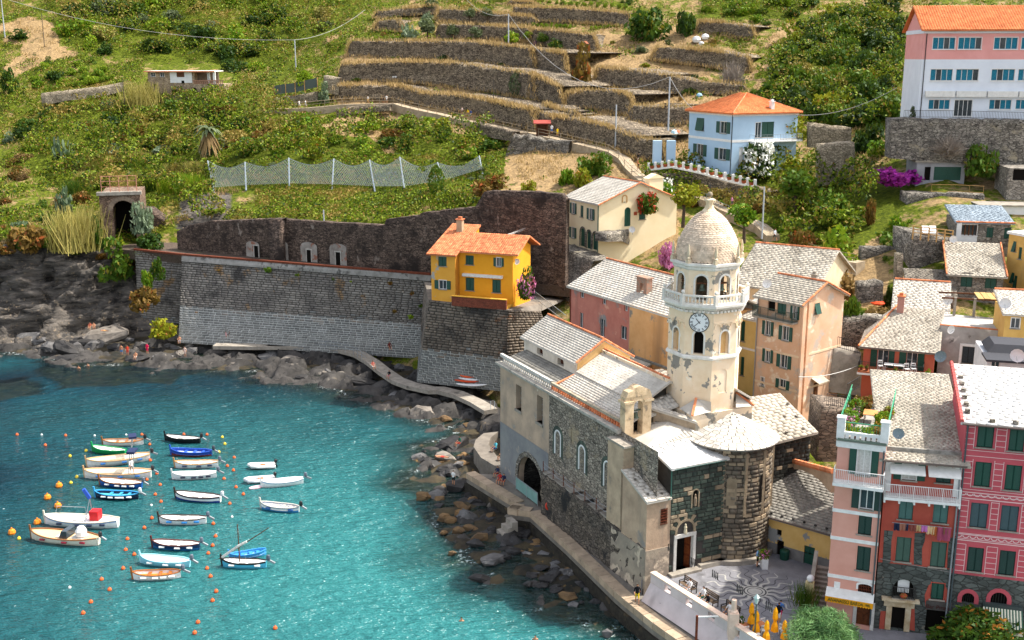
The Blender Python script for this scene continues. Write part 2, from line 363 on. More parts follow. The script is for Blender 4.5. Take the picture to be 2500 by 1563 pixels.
Z=np.where(sd>0,-.25-.30*np.minimum(sd,5)-.06*np.clip(sd-5,0,60),-.15-.04*sd)+(fbm(X*.6,Y*.6,X*0+3,4)-.47)*1.6*np.clip(1.2-np.abs(sd)/12,.1,1)
RW=[[tuple(atZ(x,y,0)[:2])for x,y in z]for z in([(75,884),(190,866),(330,896),(480,906),(430,936),(150,944),(80,918)],[(-40,925),(60,925),(115,962),(-40,985)],[(560,915),(690,925),(720,945),(600,940)])]
reef=lambda X,Y:np.max([inpoly(X+(fbm(X*.3,Y*.3,X*0+1,3)-.45)*5,Y+(fbm(X*.3,Y*.3,X*0+7,3)-.45)*4,z)for z in RW],0)*1.0
Z=np.where(reef(X,Y)>0,np.maximum(Z,-.45+.5*(fbm(X*.5,Y*.5,X*0+2,3)-.47)),Z);Z=np.clip(Z,-7,1.2);Z=np.where((X>12)&(Y<100),np.minimum(Z,.3),Z)
SEABED=M('sea_bed_rock','#2c2821','#4d4431',sc=.35,patches=[('#23241f',.5,.52,.08),('#7a6038',.8,.63,.06)],bump=.7,bsc=2.2,rough=.9)
tag(link('sea_bed',fastmesh('sea_bed',np.stack([X,Y,Z],-1),Q,mats=[SEABED],smooth=True)),'rocky sea bed showing through the shallows',kind='structure')
xa=np.concatenate([np.array([-900,-600,-400,-300,-230,-180,-150]),np.arange(-130,34,.8),np.array([40,60])]);ya=np.concatenate([np.array([-300,-100,0,30,45]),np.arange(54,186,.8)])
X,Y,Q=grid(xa,ya)
sd=shore_dist(X,Y);wob=(fbm(X*.16,Y*.16,X*0,4)-.47)*9;s2=sd+wob
clear=np.clip(1-s2/6.5,0,1)**1.3
clear=np.maximum(clear,reef(X,Y)*.82)
turq=np.clip(1.15-shore_dist(X,Y)/46,0,1)*np.clip((150-Y)/60,0,1)+(fbm(X*.05,Y*.05,X*0+5,3)-.47)*.5
foam=np.clip(1-np.abs(s2+.3)/1.1,0,1)*(fbm(X*.8,Y*.8,X*0+9,4)>.47)*np.where(Y>125,1.3,1)
Z=(fbm(X*.35+Y*.2,Y*.8,X*0,3)-.47)*.16
me=fastmesh('sea',np.stack([X,Y,Z],-1),Q,smooth=True)
a=me.attributes.new('water','FLOAT_COLOR','POINT');a.data.foreach_set('color',np.stack([clear,np.clip(turq,0,1),foam,np.ones_like(foam)],-1).astype(np.float32).ravel())
def sea_mat():
 m,b,p,o=newmat('sea_water')
 at=b.new('ShaderNodeAttribute',attribute_name='water');sp=b.new('ShaderNodeSeparateColor');b.l(at.outputs['Color'],sp.inputs[0])
 v=b.pos();big=b.noise(v,.05,4,.6)
 deep=b.mix(b.ramp(big,.35,.65),hx('#01202b'),hx('#043843'))
 col=b.mix(b.ramp(sp.outputs[1],0,1),deep,hx('#317878'))
 fo=b.math('MULTIPLY',sp.outputs[2],b.ramp(b.noise(v,2.6,5,.7),.5,.62))
 col=b.mix(fo,col,hx('#e6ecea'))
 b.l(col,p.inputs['Base Color']);p.inputs['Roughness'].default_value=.2;p.inputs['IOR'].default_value=1.33;p.inputs['Specular IOR Level'].default_value=.5
 wv=b.new('ShaderNodeMapping');wv.inputs['Rotation'].default_value=(0,0,rad(-18));wv.inputs['Scale'].default_value=(.8,1.9,1)
 g=b.new('ShaderNodeNewGeometry');b.l(g.outputs['Position'],wv.inputs[0])
 h=b.math('ADD',b.noise(wv.outputs[0],.8,3,.6),b.math('MULTIPLY',b.noise(wv.outputs[0],.32,2,.5),1.2))
 bn=b.new('ShaderNodeBump');bn.inputs['Strength'].default_value=1.0;bn.inputs['Distance'].default_value=.85
 b.l(h,bn.inputs['Height']);b.l(bn.outputs[0],p.inputs['Normal'])
 tr=b.new('ShaderNodeBsdfTransparent');tr.inputs[0].default_value=(.62,.80,.74,1)
 gl=b.new('ShaderNodeBsdfGlossy');gl.inputs['Roughness'].default_value=.08;b.l(bn.outputs[0],gl.inputs['Normal'])
 fr=b.new('ShaderNodeFresnel');fr.inputs[0].default_value=1.33;b.l(bn.outputs[0],fr.inputs['Normal'])
 cl=b.new('ShaderNodeMixShader');b.l(fr.outputs[0],cl.inputs[0]);b.l(tr.outputs[0],cl.inputs[1]);b.l(gl.outputs[0],cl.inputs[2])
 mx=b.new('ShaderNodeMixShader');b.l(b.math('MULTIPLY',b.math('MULTIPLY',sp.outputs[0],.92),b.math('SUBTRACT',1.0,fo)),mx.inputs[0]);b.l(p.outputs[0],mx.inputs[1]);b.l(cl.outputs[0],mx.inputs[2])
 b.l(mx.outputs[0],o.inputs[0]);return m
me.materials.append(sea_mat())
tag(link('sea',me),'rippled teal harbour water',kind='structure')
mb=MB();mb.face((-1500,-400,-9),(600,-400,-9),(600,400,-9),(-1500,400,-9));tag(mb.build('deep_sea_floor',SEABED),'deep sea floor',kind='structure')
X,Y,Q=grid(np.arange(-128,14,.42),np.arange(82,190,.42))
sd=shore_dist(X,Y)+(fbm(X*.12,Y*.12,X*0+8,3)-.45)*5;c1,h1=cells(X*.26+Y*.12,Y*.42-X*.1);c2,h2=cells(X*.7+5,Y*1.0)
Z=-1.7+np.clip(-sd*.28+.9,-1,1.25)+h1*1.75-c1*.7+h2*.5-c2*.25;qy=(Y<127)&(X>-26);Z=np.where(qy,Z-.75-.25*h1,Z);Z=np.where((sd>4)|((X>-1)&~qy),-3,Z);Z=np.minimum(Z,1.85)
SHR=M('foreshore_rock','#4a4744','#2c2a28',sc=.5,patches=[('#6e6860',.7,.62,.08),('#5e4d34',.35,.64,.08),('#232221',.9,.58,.06)],bump=.8,bsc=2.5,rough=.85)
tag(link('rocky_shore',fastmesh('rocky_shore',np.stack([X,Y,Z],-1),Q,mats=[SHR])),'jagged dark rock foreshore between the sea wall and the water',kind='structure')
# pieces: stones, slates and tiles as real geometry
def unit_block(mat,name='block'):
 mb=MB();b=.07
 f=[(-.5+b,-.5,-.5+b*2),(.5-b,-.5,-.5+b*2),(.5-b,-.5,.5-b*2),(-.5+b,-.5,.5-b*2)]
 k=[(-.5,.5,-.5),(.5,.5,-.5),(.5,.5,.5),(-.5,.5,.5)]
 mb.add(f+k,[(0,1,2,3),(4,5,1,0),(5,6,2,1),(6,7,3,2),(7,4,0,3)])
 me=mb.mesh(name);me.materials.append(mat);return me
_BV=np.array([(-.43,-.5,-.36),(.43,-.5,-.36),(.43,-.5,.36),(-.43,-.5,.36),(-.5,.5,-.5),(.5,.5,-.5),(.5,.5,.5),(-.5,.5,.5)])
_BF=np.array([(0,1,2,3),(4,5,1,0),(5,6,2,1),(6,7,3,2),(7,4,0,3)])
def joined_blocks(name,C,AX,AY,AZ,mat,parent,kind='stuff',flatfaces=False):
 C,AX,AY,AZ=(np.asarray(a,float).reshape(-1,3)for a in(C,AX,AY,AZ));n=len(C)
 if n==0:return None
 bv=_BV if not flatfaces else np.array([(-.5,-.5,-.5),(.5,-.5,-.5),(.5,-.5,.5),(-.5,-.5,.5),(-.5,.5,-.5),(.5,.5,-.5),(.5,.5,.5),(-.5,.5,.5)])
 V=C[:,None]+bv[None,:,0:1]*AX[:,None]+bv[None,:,1:2]*AY[:,None]+bv[None,:,2:3]*AZ[:,None]
 Q=(np.arange(n)[:,None,None]*8+_BF[None]).reshape(-1,4)
 o=link(name,fastmesh(name,V.reshape(-1,3),Q,mats=[mat]),parent)
 if kind:o['kind']=kind
 return o
def pieces(name,C,AX,AY,AZ,mat,parent,indiv=0,order=None,stuffname=None,flatfaces=False):
 """the first `indiv` pieces (in `order`) become objects, the rest one joined part"""
 C,AX,AY,AZ=(np.asarray(a,float).reshape(-1,3)for a in(C,AX,AY,AZ))
 if order is not None:C,AX,AY,AZ=C[order],AX[order],AY[order],AZ[order]
 if indiv:
  me=unit_block(mat,name)
  if flatfaces:
   me.vertices.foreach_set('co',np.array([(-.5,-.5,-.5),(.5,-.5,-.5),(.5,-.5,.5),(-.5,-.5,.5),(-.5,.5,-.5),(.5,.5,-.5),(.5,.5,.5),(-.5,.5,.5)],np.float32).ravel())
  for c,x,y,z in zip(C[:indiv],AX[:indiv],AY[:indiv],AZ[:indiv]):
   o=link(name,me,parent)
   o.matrix_basis=Matrix(((x[0],y[0],z[0],c[0]),(x[1],y[1],z[1],c[1]),(x[2],y[2],z[2],c[2]),(0,0,0,1)))
 joined_blocks(stuffname or name+'_courses',C[indiv:],AX[indiv:],AY[indiv:],AZ[indiv:],mat,parent,flatfaces=flatfaces)
def coursed(width,height,ch,sl,rng,inside=None,jit=.35):
 """stones of a coursed wall on a (a, z) sheet: list of (a0, a1, z0, z1)"""
 out=[];z=0.0
 while z<height-.05:
  h=ch*rng.uniform(.8,1.2);h=min(h,height-z);a=-rng.uniform(0,sl)
  while a<width:
   l=sl*rng.uniform(1-jit*1.4,1+jit*1.4);a0,a1=max(0,a),min(width,a+l)
   if a1-a0>.12 and(inside is None or inside((a0+a1)/2,z+h/2,a0,a1)):out.append((a0,a1,z,z+h))
   a+=l
  z+=h
 return out
def slates(p0,p1,p2,p3,course,sw,rng,th=.026,miss=.0):
 """slate pieces on a roof plane: eave p0->p1, ridge p3->p2 (local coordinates). Returns C, AX, AY, AZ for block pieces (face = -Y axis)"""
 p0,p1,p2,p3=map(np.array,(map(float,p)for p in(p0,p1,p2,p3)))if False else[np.array(p,float)for p in(p0,p1,p2,p3)]
 L=(np.linalg.norm(p3-p0)+np.linalg.norm(p2-p1))/2;n=max(1,int(round(L/course)))
 nrm=np.cross(p1-p0,p3-p0)if np.linalg.norm(p1-p0)>1e-6 else np.cross(p2-p3,p3-p0)
 nrm/=np.linalg.norm(nrm)
 if nrm[2]<0:nrm=-nrm
 C,AX,AY,AZ=[],[],[],[]
 for i in range(n):
  a,b=i/n,min(1.0,(i+1.22)/n)
  e0,e1=p0+(p3-p0)*a,p1+(p2-p1)*a;f0,f1=p0+(p3-p0)*b,p1+(p2-p1)*b
  w=np.linalg.norm(e1-e0);k=max(1,int(round(w/sw)));u=np.arange(k+1)/k+(rng.random(k+1)-.5)*.45/k
  u=u+(.5/k if i%2 else 0);u=np.clip(np.concatenate([[0],u,[1]]),0,1);u=np.unique(u)
  for s,t in zip(u[:-1],u[1:]):
   if(t-s)*w<.06 or rng.random()<miss:continue
   m0=e0+(e1-e0)*(s+t)/2;m1=f0+(f1-f0)*(s+t)/2;lift=th*(1.0+rng.random()*.4)
   up=m1-m0-nrm*lift;lw=((e1-e0)*(t-s)+(f1-f0)*(t-s))/2*.985
   C.append((m0+m1)/2+nrm*(lift*.5+th*.5+.004));AX.append(lw);AZ.append(up);AY.append(-nrm*th)
 return np.array(C),np.array(AX),np.array(AY),np.array(AZ)
def slate_roof(parent,planes,mat,rng,course=.35,sw=.6,name='slate',indiv=0,under=None,th=.026):
 """planes: list of (p0,p1,p2,p3); one deck part below and the slates on it"""
 mb=MB()
 for pl in planes:
  a=[Vector(p)for p in pl];mb.face(*a)if(a[2]-a[3]).length>1e-4 else mb.face(a[0],a[1],a[2])
  dn=Vector((0,0,-.14));mb.face(*[p+dn for p in a][::-1])
  for i in range(4):mb.face(a[i],a[i-1],a[i-1]+dn,a[i]+dn)if(a[i]-a[i-1]).length>1e-3 else None
 mb.build('roof_deck',under or mat,parent)
 S=[slates(*pl,course,sw,rng,th)for pl in planes]
 A=[np.concatenate([s[i]for s in S])for i in range(4)]
 pieces(name,*A,mat,parent,indiv=indiv,stuffname='roof_slates',flatfaces=True)
def tile_roof(parent,planes,mat,course=.42,tw=.30,name='roof_tiles',under=None):
 """pantiles: ridged strips broken into courses"""
 V,Q=[],[];mb=MB()
 for pl in planes:
  p0,p1,p2,p3=[np.array(p,float)for p in pl]
  a=[Vector(p)for p in pl];mb.face(*a);dn=Vector((0,0,-.14));mb.face(*[p+dn for p in a][::-1])
  for i in range(4):mb.face(a[i],a[i-1],a[i-1]+dn,a[i]+dn)
  nrm=np.cross(p1-p0,p3-p0);nrm/=np.linalg.norm(nrm);nrm*=1 if nrm[2]>0 else-1
  L=np.linalg.norm(p3-p0);n=max(1,int(round(L/course)));w=max(np.linalg.norm(p1-p0),np.linalg.norm(p2-p3));k=max(1,int(round(w/tw)))
  for i in range(n):
   A,B=i/n,min(1,(i+1.12)/n)
   for j in range(k):
    s,t=j/k,(j+1)/k;rows=[]
    for vv,lift in((A,.05),(B,.01)):
     e0,e1=p0+(p3-p0)*vv,p1+(p2-p1)*vv
     for f,h in((0,.0),(.25,.07),(.75,.07),(1,.0)):rows.append(e0+(e1-e0)*(s+(t-s)*f)+nrm*(h+lift+.01))
    b=len(V);V+=rows;Q+=[(b,b+1,b+5,b+4),(b+1,b+2,b+6,b+5),(b+2,b+3,b+7,b+6),(b,b+3,b+2,b+1)]
 mb.build('roof_deck',under or mat,parent)
 o=link(name,fastmesh(name,V,Q,mats=[mat]),parent);o['kind']='stuff';return o
def ridge_tiles(parent,a,b,mat,step=.42,r=.11,name='ridge_tile'):
 a,b=Vector(a),Vector(b);n=max(1,int((b-a).length/step));mb=MB()
 for i in range(n):
  s=a.lerp(b,i/n);t=a.lerp(b,(i+1.1)/n);mb.tube([s,t],r,6,r*.85)
 o=mb.build(name+'s',mat,parent);return o
def rough_wall_mesh(name,bot,top,thick,mat,seg=.6,amp=.12,cap=None,seed=0):
 """a rough stone wall: bot/top are equally long lists of points along its front; thickness goes back along +Y-ish"""
 rng=np.random.default_rng(seed);B=[np.array(p,float)for p in bot];T=[np.array(p,float)for p in top]
 pb,ptp=[],[]
 for i in range(len(B)-1):
  n=max(1,int(np.linalg.norm(B[i+1]-B[i])/seg))
  for k in range(n):f=k/n;pb.append(B[i]*(1-f)+B[i+1]*f);ptp.append(T[i]*(1-f)+T[i+1]*f)
 pb.append(B[-1]);ptp.append(T[-1]);pb,ptp=np.array(pb),np.array(ptp);n=len(pb)
 hgt=np.mean(np.linalg.norm(ptp-pb,axis=1));m=max(2,int(hgt/seg))
 d=np.gradient(pb,axis=0);nr=np.stack([d[:,1],-d[:,0],np.zeros(n)],1);nr/=np.linalg.norm(nr,axis=1,keepdims=True)+1e-9
 V=[]
 for j in range(m+1):
  f=j/m;row=pb*(1-f)+ptp*f;k=(rng.random((n,1))-.5)*2*amp;row=row+nr*k
  if j==m:row=row+np.array([0,0,1])*(rng.random((n,1))-.5)*amp*1.6
  V.append(row)
 back=V[-1]-nr*thick;V.append(back);V.append(pb-nr*thick)
 V=np.concatenate(V);R=m+3;idx=np.arange(R*n).reshape(R,n)
 Q=np.stack([idx[:-1,:-1],idx[:-1,1:],idx[1:,1:],idx[1:,:-1]],-1).reshape(-1,4)
 ends=[]
 for c in(0,n-1):ends+=[[idx[m+2,c],idx[0,c],idx[m//2,c],idx[m+1,c]],[idx[m//2,c],idx[m,c],idx[m+1,c],idx[m+1,c]]]
 Qe=[e for e in ends if len(set(e))==4];Te=[e[:3]for e in ends if len(set(e))==3]
 return fastmesh(name,V,np.concatenate([Q,np.array(Qe)]),Te,mats=[mat])
DRYWALL=M('dry_stone_dark','#93856f','#6d6153',sc=.8,stone=(2.0,4.4,'#241f1b',.48),bump=.8,bsc=5,patches=[('#8d7f69',.35,.60,.10)],rough=.95)
GREYWALL=M('grey_rubble_stone','#918a7e','#6c665e',sc=.7,stone=(2.0,4.6,'#35322e',.45),bump=.7,bsc=5,patches=[('#a1967f',.5,.6,.1)],rough=.95)
PALEWALL=M('pale_rubble_stone','#a89b85','#877b69',sc=.9,stone=(2.4,4.6,'#57503f',.36),bump=.7,bsc=5,rough=.95)
SEASTONE=M('sea_wall_stone','#8d877e','#6c6762',sc=.3,isl=.2,patches=[('#8b7153',.28,.60,.06),('#4a4744',.22,.60,.12)],bump=.5,rough=.95)
SEASTONE_LOW=M('salt_grey_stone','#83837f','#676865',sc=.4,isl=.2,bump=.5,rough=.95)
MORTAR=M('pale_mortar','#d3d2cc','#b3b1aa',sc=1.2,rough=.95)
MORTAR_DK=M('dark_mortar','#4c4844','#3a3633',sc=1.2,rough=.95)
BROWNWALL=M('brown_masonry','#6e5d51','#4c4039',sc=.5,stone=(1.9,4.2,'#2a221d',.5),bump=.7,patches=[('#94867a',.8,.64,.08,.5),('#2f2824',.3,.55,.12)],rough=.95)
CONCRETE=M('worn_concrete','#a39b8e','#857d72',sc=1.2,patches=[('#5f5a52',.8,.62,.1)],bump=.3,rough=.9)
PAVING=M('grey_paving','#857d72','#6c655c',sc=.8,patches=[('#5c5955',.5,.60,.12)],bump=.25,rough=.85)
# walls with real openings
def wall_face(mb,p0,ad,nd,A0,A1,z0,z1,holes=(),depth=.22,top=None):
 """flat wall from A0..A1 along ad and z0..z1, holes = (a0,a1,z0,z1,arched). Reveals go back by `depth`."""
 p0,ad,nd=Vector(p0),Vector(ad).normalized(),Vector(nd).normalized()
 P=lambda a,z,d=0.0:p0+ad*a+Vector((0,0,z))-nd*d
 H=[(max(h[0],A0),min(h[1],A1),max(h[2],z0),min(h[3],z1),(h[4]if len(h)>4 else False))for h in holes]
 H=[h for h in H if h[1]-h[0]>.05 and h[3]-h[2]>.05]
 as_=sorted({A0,A1,*[h[0]for h in H],*[h[1]for h in H]});zs=sorted({z0,z1,*[h[2]for h in H],*[h[3]for h in H]})
 for i in range(len(as_)-1):
  j=0
  while j<len(zs)-1:
   am=(as_[i]+as_[i+1])/2
   solid=lambda jj:not any(h[0]<am<h[1]and h[2]<(zs[jj]+zs[jj+1])/2<h[3]for h in H)
   if not solid(j):j+=1;continue
   k=j
   while k+1<len(zs)-1 and solid(k+1):k+=1
   mb.face(P(as_[i],zs[j]),P(as_[i+1],zs[j]),P(as_[i+1],zs[k+1]),P(as_[i],zs[k+1]));j=k+1
 for a0,a1,b0,b1,arch in H:
  if arch:
   r=(a1-a0)/2;sp=max(b0+.02,b1-r*(1 if arch is True else arch));ry=b1-sp;n=8
   arc=[((a0+a1)/2-r*math.cos(math.pi*k/n),sp+ry*math.sin(math.pi*k/n))for k in range(n+1)]
   for k in range(n):
    c=(a0,b1)if k<n//2 else(a1,b1);mb.face(P(*arc[k]),P(*arc[k+1]),P(*c))
   out=[(a0,b0),*arc,(a1,b0)]
  else:out=[(a0,b0),(a0,b1),(a1,b1),(a1,b0)]
  for k in range(len(out)):
   s,t=out[k],out[(k+1)%len(out)];mb.face(P(*s),P(*t),P(*t,depth),P(*s,depth))
 return P
def arch_outline(a0,a1,z0,z1,arch=True,n=8):
 r=(a1-a0)/2;sp=z1-r*(1 if arch is True else arch)
 return[(a0,z0)]+[((a0+a1)/2-r*math.cos(math.pi*k/n),sp+(z1-sp)*math.sin(math.pi*k/n))for k in range(n+1)]+[(a1,z0)]
def arch_band(mb,P,a0,a1,z0,z1,wd,proud,arch=True):
 i=arch_outline(a0,a1,z0,z1,arch);o=arch_outline(a0-wd,a1+wd,z0,z1+wd,arch)
 for k in range(len(i)-1):
  q0=[P(*i[k],-proud),P(*i[k+1],-proud),P(*o[k+1],-proud),P(*o[k],-proud)];mb.face(*q0)
  mb.face(q0[3],q0[2],P(*o[k+1]),P(*o[k]));mb.face(q0[0],q0[1],P(*i[k+1],.1),P(*i[k],.1))
def rect_panel(mb,P,a0,a1,z0,z1,d0,d1):
 return mb.hexa([P(a0,z0,d0),P(a1,z0,d0),P(a1,z0,d1),P(a0,z0,d1)],[P(a0,z1,d0),P(a1,z1,d0),P(a1,z1,d1),P(a0,z1,d1)])
# THE CHURCH  (local x = across, y = along the nave, z = height above sea)
CYAW=rad(26);CO=Vector((10.933,84.932,0))
CU=Vector((-math.sin(CYAW),math.cos(CYAW),0));CV=Vector((math.cos(CYAW),math.sin(CYAW),0))
def CW(x,y,z):return CO+CV*x+CU*y+Vector((0,0,z))
PLASTER_SEA=M('sea_worn_plaster','#bfa68e','#9f8d7b',sc=.5,patches=[('#8d8a84',.5,.6,.1),('#d0bfa8',1.0,.66,.06)],streak=('#6f665c',.5,.6),bump=.3)
CHURCH_CREAM=M('church_cream_plaster','#f2ddc0','#e8cda8',sc=.6,patches=[('#8f8a80',.55,.585,.02),('#f0e4cf',.7,.6,.05)],rough=.9)
CHURCH_OCHRE=M('church_ochre_plaster','#e3bd84','#d8ab6c',sc=.8,patches=[('#8e8577',.8,.66,.05)],rough=.9)
SERP=M('serpentine_block','#4d574c','#38413b',sc=.8,isl=.34,bump=.3,bsc=5,rough=.8)
TANST=M('tan_block','#a4937a','#8a7a64',sc=1,isl=.2,bump=.3,rough=.9)
RUBBLE=M('nave_rubble','#a39787','#7f766a',sc=.8,stone=(2.2,4.2,'#4b453e',.34),patches=[('#a8967b',.4,.58,.1),('#5d5a55',.6,.62,.08)],bump=.7,rough=.95)
DARKBASE=M('wet_dark_base','#4b4845','#35332f',sc=.6,stone=(1.5,4.6,'#1f1d1b',.38),patches=[('#7e7568',.3,.62,.08)],bump=.7,rough=.95)
church=thing('church','grey stone seaside church with pale slate roofs and round apse above the quay','church',CO,CYAW)
rng=np.random.default_rng(21)
def cpart(name,mb,m):return mb.build(name,m,church)
NAVE0=16.9;NEND=27.7;WT=14.3
mb=MB();P=wall_face(mb,(0,0,0),(0,1,0),(-1,0,0),NAVE0,NEND,1.0,WT,[(22.81,24.04,10.46,13.03),(18.23,19.43,10.5,13.2),(18.0,23.6,1.6,6.25,.95)],.7)
mb.face((0,NEND,1),(7,NEND,1),(7,NEND,WT),(0,NEND,WT));cpart('plastered_wall',mb,PLASTER_SEA)
for(a0,a1,z0,z1)in((22.81,24.04,10.46,13.03),(18.23,19.43,10.5,13.2)):
 mb=MB();rect_panel(mb,P,a0+.02,a1-.02,z0+.02,z1-.02,.58,.64);wi=cpart('window',mb,GLASS)
 mb=MB()
 for k in range(1,3):mb.bar(P(a0+(a1-a0)*k/3,z0,.55),P(a0+(a1-a0)*k/3,z1,.55),.05)
 for k in range(1,5):mb.bar(P(a0,z0+(z1-z0)*k/5,.55),P(a1,z0+(z1-z0)*k/5,.55),.05)
 mb.build('grille',GALV,wi);mb=MB();mb.box(-.12,.5,a0-.1,a1+.1,z0-.25,z0);cpart('window_sill',mb,CONCRETE)
mb=MB();arch_band(mb,P,18.0,23.6,2.6,6.25,.5,.06,.95);cpart('arch_ring',mb,GREYWALL)
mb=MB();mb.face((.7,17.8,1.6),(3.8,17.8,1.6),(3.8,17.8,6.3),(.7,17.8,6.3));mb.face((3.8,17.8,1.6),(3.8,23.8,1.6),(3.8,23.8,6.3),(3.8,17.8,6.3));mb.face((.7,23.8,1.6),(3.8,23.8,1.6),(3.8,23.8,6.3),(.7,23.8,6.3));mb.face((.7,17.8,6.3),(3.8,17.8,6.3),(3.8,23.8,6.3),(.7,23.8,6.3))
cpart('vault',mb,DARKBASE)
mb=MB();mb.box(-.06,.0,16.9,27.7,1.2,7.9);
G2=M('grey_render_band','#8b8b88','#77777a',sc=.5,patches=[('#a39a8c',.7,.6,.08)],rough=.95)
mb=MB();wall_face(mb,(-.03,0,0),(0,1,0),(-1,0,0),NAVE0+.003,NEND,1.0,8.0,[(18.0,23.6,1.6,6.25,.95)],.03);cpart('render_band',mb,G2)
mb=MB();Pn=wall_face(mb,(0,0,0),(0,1,0),(-1,0,0),-1.7,NAVE0,3.0,WT,[(y-.55,y+.55,8.45,10.85,True)for y in(15.1,10.5,6.05)]+[(12.1,12.6,10.55,11.9)],.5)
cpart('rubble_wall',mb,RUBBLE)
for y in(15.1,10.5,6.05):
 mb=MB();mb.face(*[Pn(a,z,.45)for a,z in arch_outline(y-.55,y+.55,8.45,10.85)]);wi=cpart('lancet_window',mb,DARK)
 mb=MB();arch_band(mb,Pn,y-.5,y+.5,8.45,10.8,.14,.05)
 mb.bar(Pn(y,8.45,.2),Pn(y,10.2,.2),.12);mb.build('frame',WHITE,wi)
 mb=MB();arch_band(mb,Pn,y-.66,y+.66,8.3,10.98,.35,.02);mb.build('surround',SERP,wi)
B_,T_=[(-1.0,-1.75,1.5),(-1.05,6,1.5),(-1.0,16.6,1.5)],[(-1.0,-1.75,6.2),(-1.0,6,6.4),(-.95,16.6,6.4)]
B_,T_=B_[::-1],T_[::-1]
me=rough_wall_mesh('lower_wall',B_,T_,.98,M('ledge_wall_stone','#75695b','#57504a',sc=.5,stone=(2.0,4.4,'#2e2a27',.36),patches=[('#2f2e2d',.22,.56,.05,.6),('#8c8476',.5,.62,.1)],bump=.7,rough=.95),.5,.12,seed=3)
link('lower_wall',me,church)
mb=MB();mb.box(-.9,0,-1.6,16.5,6.3,6.45);cpart('ledge_walk',mb,CONCRETE)
for y in np.arange(4.4,16.6,2.0):
 mb=MB();mb.tube([(-.85,y,6.4),(-.85,y,7.5)],.045,5);cpart('ledge_post',mb,RUST)
mb=MB();ys=np.arange(4.4,16.6,2.0)
for y0,y1 in zip(ys,ys[1:]):
 for zz in(7.4,6.95):mb.tube([(-.85,y0+(y1-y0)*t,zz-.5*t*(1-t))for t in(0,.25,.5,.75,1)],.018,4)
cpart('ledge_chain',mb,GALV)
mb=MB();mb.box(-.42,.3,4.0,NEND+.3,14.22,14.4);mb.box(-.28,.2,4.0,NEND+.2,14.05,14.22);cpart('cornice',mb,M('cornice_stone','#b5afa3','#928d83',sc=1.5,isl=0,patches=[('#6b665e',1.5,.6,.1)]))
mb=MB()
for i,y in enumerate(np.arange(NAVE0,NEND+.1,.42)):mb.lathe([(.13,0),(.17,.12),(.07,.3),(.13,.5)],(.28,y,14.4),6)
mb.box(.14,.42,NAVE0,NEND+.3,14.9,15.22);cpart('parapet_balusters',mb,M('parapet_stone','#cfcbc2','#aaa69d',sc=1.5,patches=[('#7c776e',1.6,.6,.1)]))
for i,y in enumerate(np.arange(4.6,NAVE0,.42)):
 mb=MB();mb.lathe([(.12,0),(.16,.14),(.10,.3),(.14,.46)],(.28,y,14.4),6);cpart('terracotta_baluster',mb,TERRA)
mb=MB();mb.box(.14,.42,4.4,NAVE0,14.86,15.1);cpart('parapet_rail',mb,M('parapet_rail_stone','#b8aa92','#8d8371',sc=1.5,patches=[('#6b6459',1.6,.58,.1)]))
def sroof(planes,m=SLATE,course=.27,sw=.62,indiv=0,name='slate'):slate_roof(church,planes,m,rng,course,sw,name,indiv)
sroof([((.45,17.0,14.62),(.45,NEND,14.62),(3.0,NEND,15.35),(3.0,17.0,15.35))][::1],SLATE_DK,.4,.5)
sroof([((.45,4.2,14.5),(.45,17.0,14.5),(3.0,17.0,15.62),(3.0,4.2,15.62))],SLATE)
sroof([((2.95,5.6,15.72),(2.95,17.0,15.72),(6.0,17.0,17.4),(6.0,5.6,17.4))],SLATE,indiv=300)
sroof([((9.2,17,15.6),(9.2,5.6,15.6),(6.0,5.6,17.4),(6.0,17,17.4))],SLATE)
mb=MB();mb.box(5.75,6.35,5.9,17.0,17.3,17.6);cpart('ridge_kerb',mb,CHURCH_CREAM)
ridge_tiles(church,(6.0,5.9,17.66),(6.0,16.9,17.66),TERRA)
mb=MB();wall_face(mb,(3.0,0,0),(0,1,0),(-1,0,0),17.1,28.2,15.0,16.6,[(24.0,25.3,15.55,16.45,.9),(19.6,20.9,15.55,16.45,.9)],.45)
mb.face((3.0,17.1,15),(9.0,17.1,15),(9.0,17.1,16.6),(6.0,17.1,18.45),(3.0,17.1,16.6));mb.face((9,17.1,13),(9,28.2,13),(9,28.2,16.6),(9,17.1,16.6));mb.face((3,28.2,13),(9,28.2,13),(9,28.2,16.6),(6,28.2,18.45),(3,28.2,16.6))
cpart('clerestory_wall',mb,M('clerestory_plaster','#d9d0c1','#bfb5a5',sc=.8,patches=[('#8f8a80',.9,.64,.06)]))
mb=MB();mb.face((3.1,17.06,15.7),(6,17.06,17.5),(9.0,17.06,15.9),(9,17.06,16.55),(6,17.06,18.35),(3.1,17.06,16.55));cpart('gable_plaster',mb,CHURCH_OCHRE)
for y0,y1 in((24.0,25.3),(19.6,20.9)):
 mb=MB();mb.face(*[(3.4,a,z)for a,z in arch_outline(y0,y1,15.55,16.45,.9)]);wi=cpart('clerestory_window',mb,DARK)
 mb=MB()
 for k in range(1,5):mb.bar((3.34,y0+1.3*k/5,15.55),(3.34,y0+1.3*k/5,16.35),.04)
 for k in range(1,4):mb.bar((3.33,y0,15.55+.22*k),(3.33,y1,15.55+.22*k),.04)
 mb.build('grille',RUST,wi)
sroof([((2.75,17.0,16.5),(2.75,28.7,16.5),(6.0,28.7,18.55),(6.0,17.0,18.55)),((9.4,28.7,16.4),(9.4,17.0,16.4),(6.0,17.0,18.55),(6.0,28.7,18.55))],SLATE)
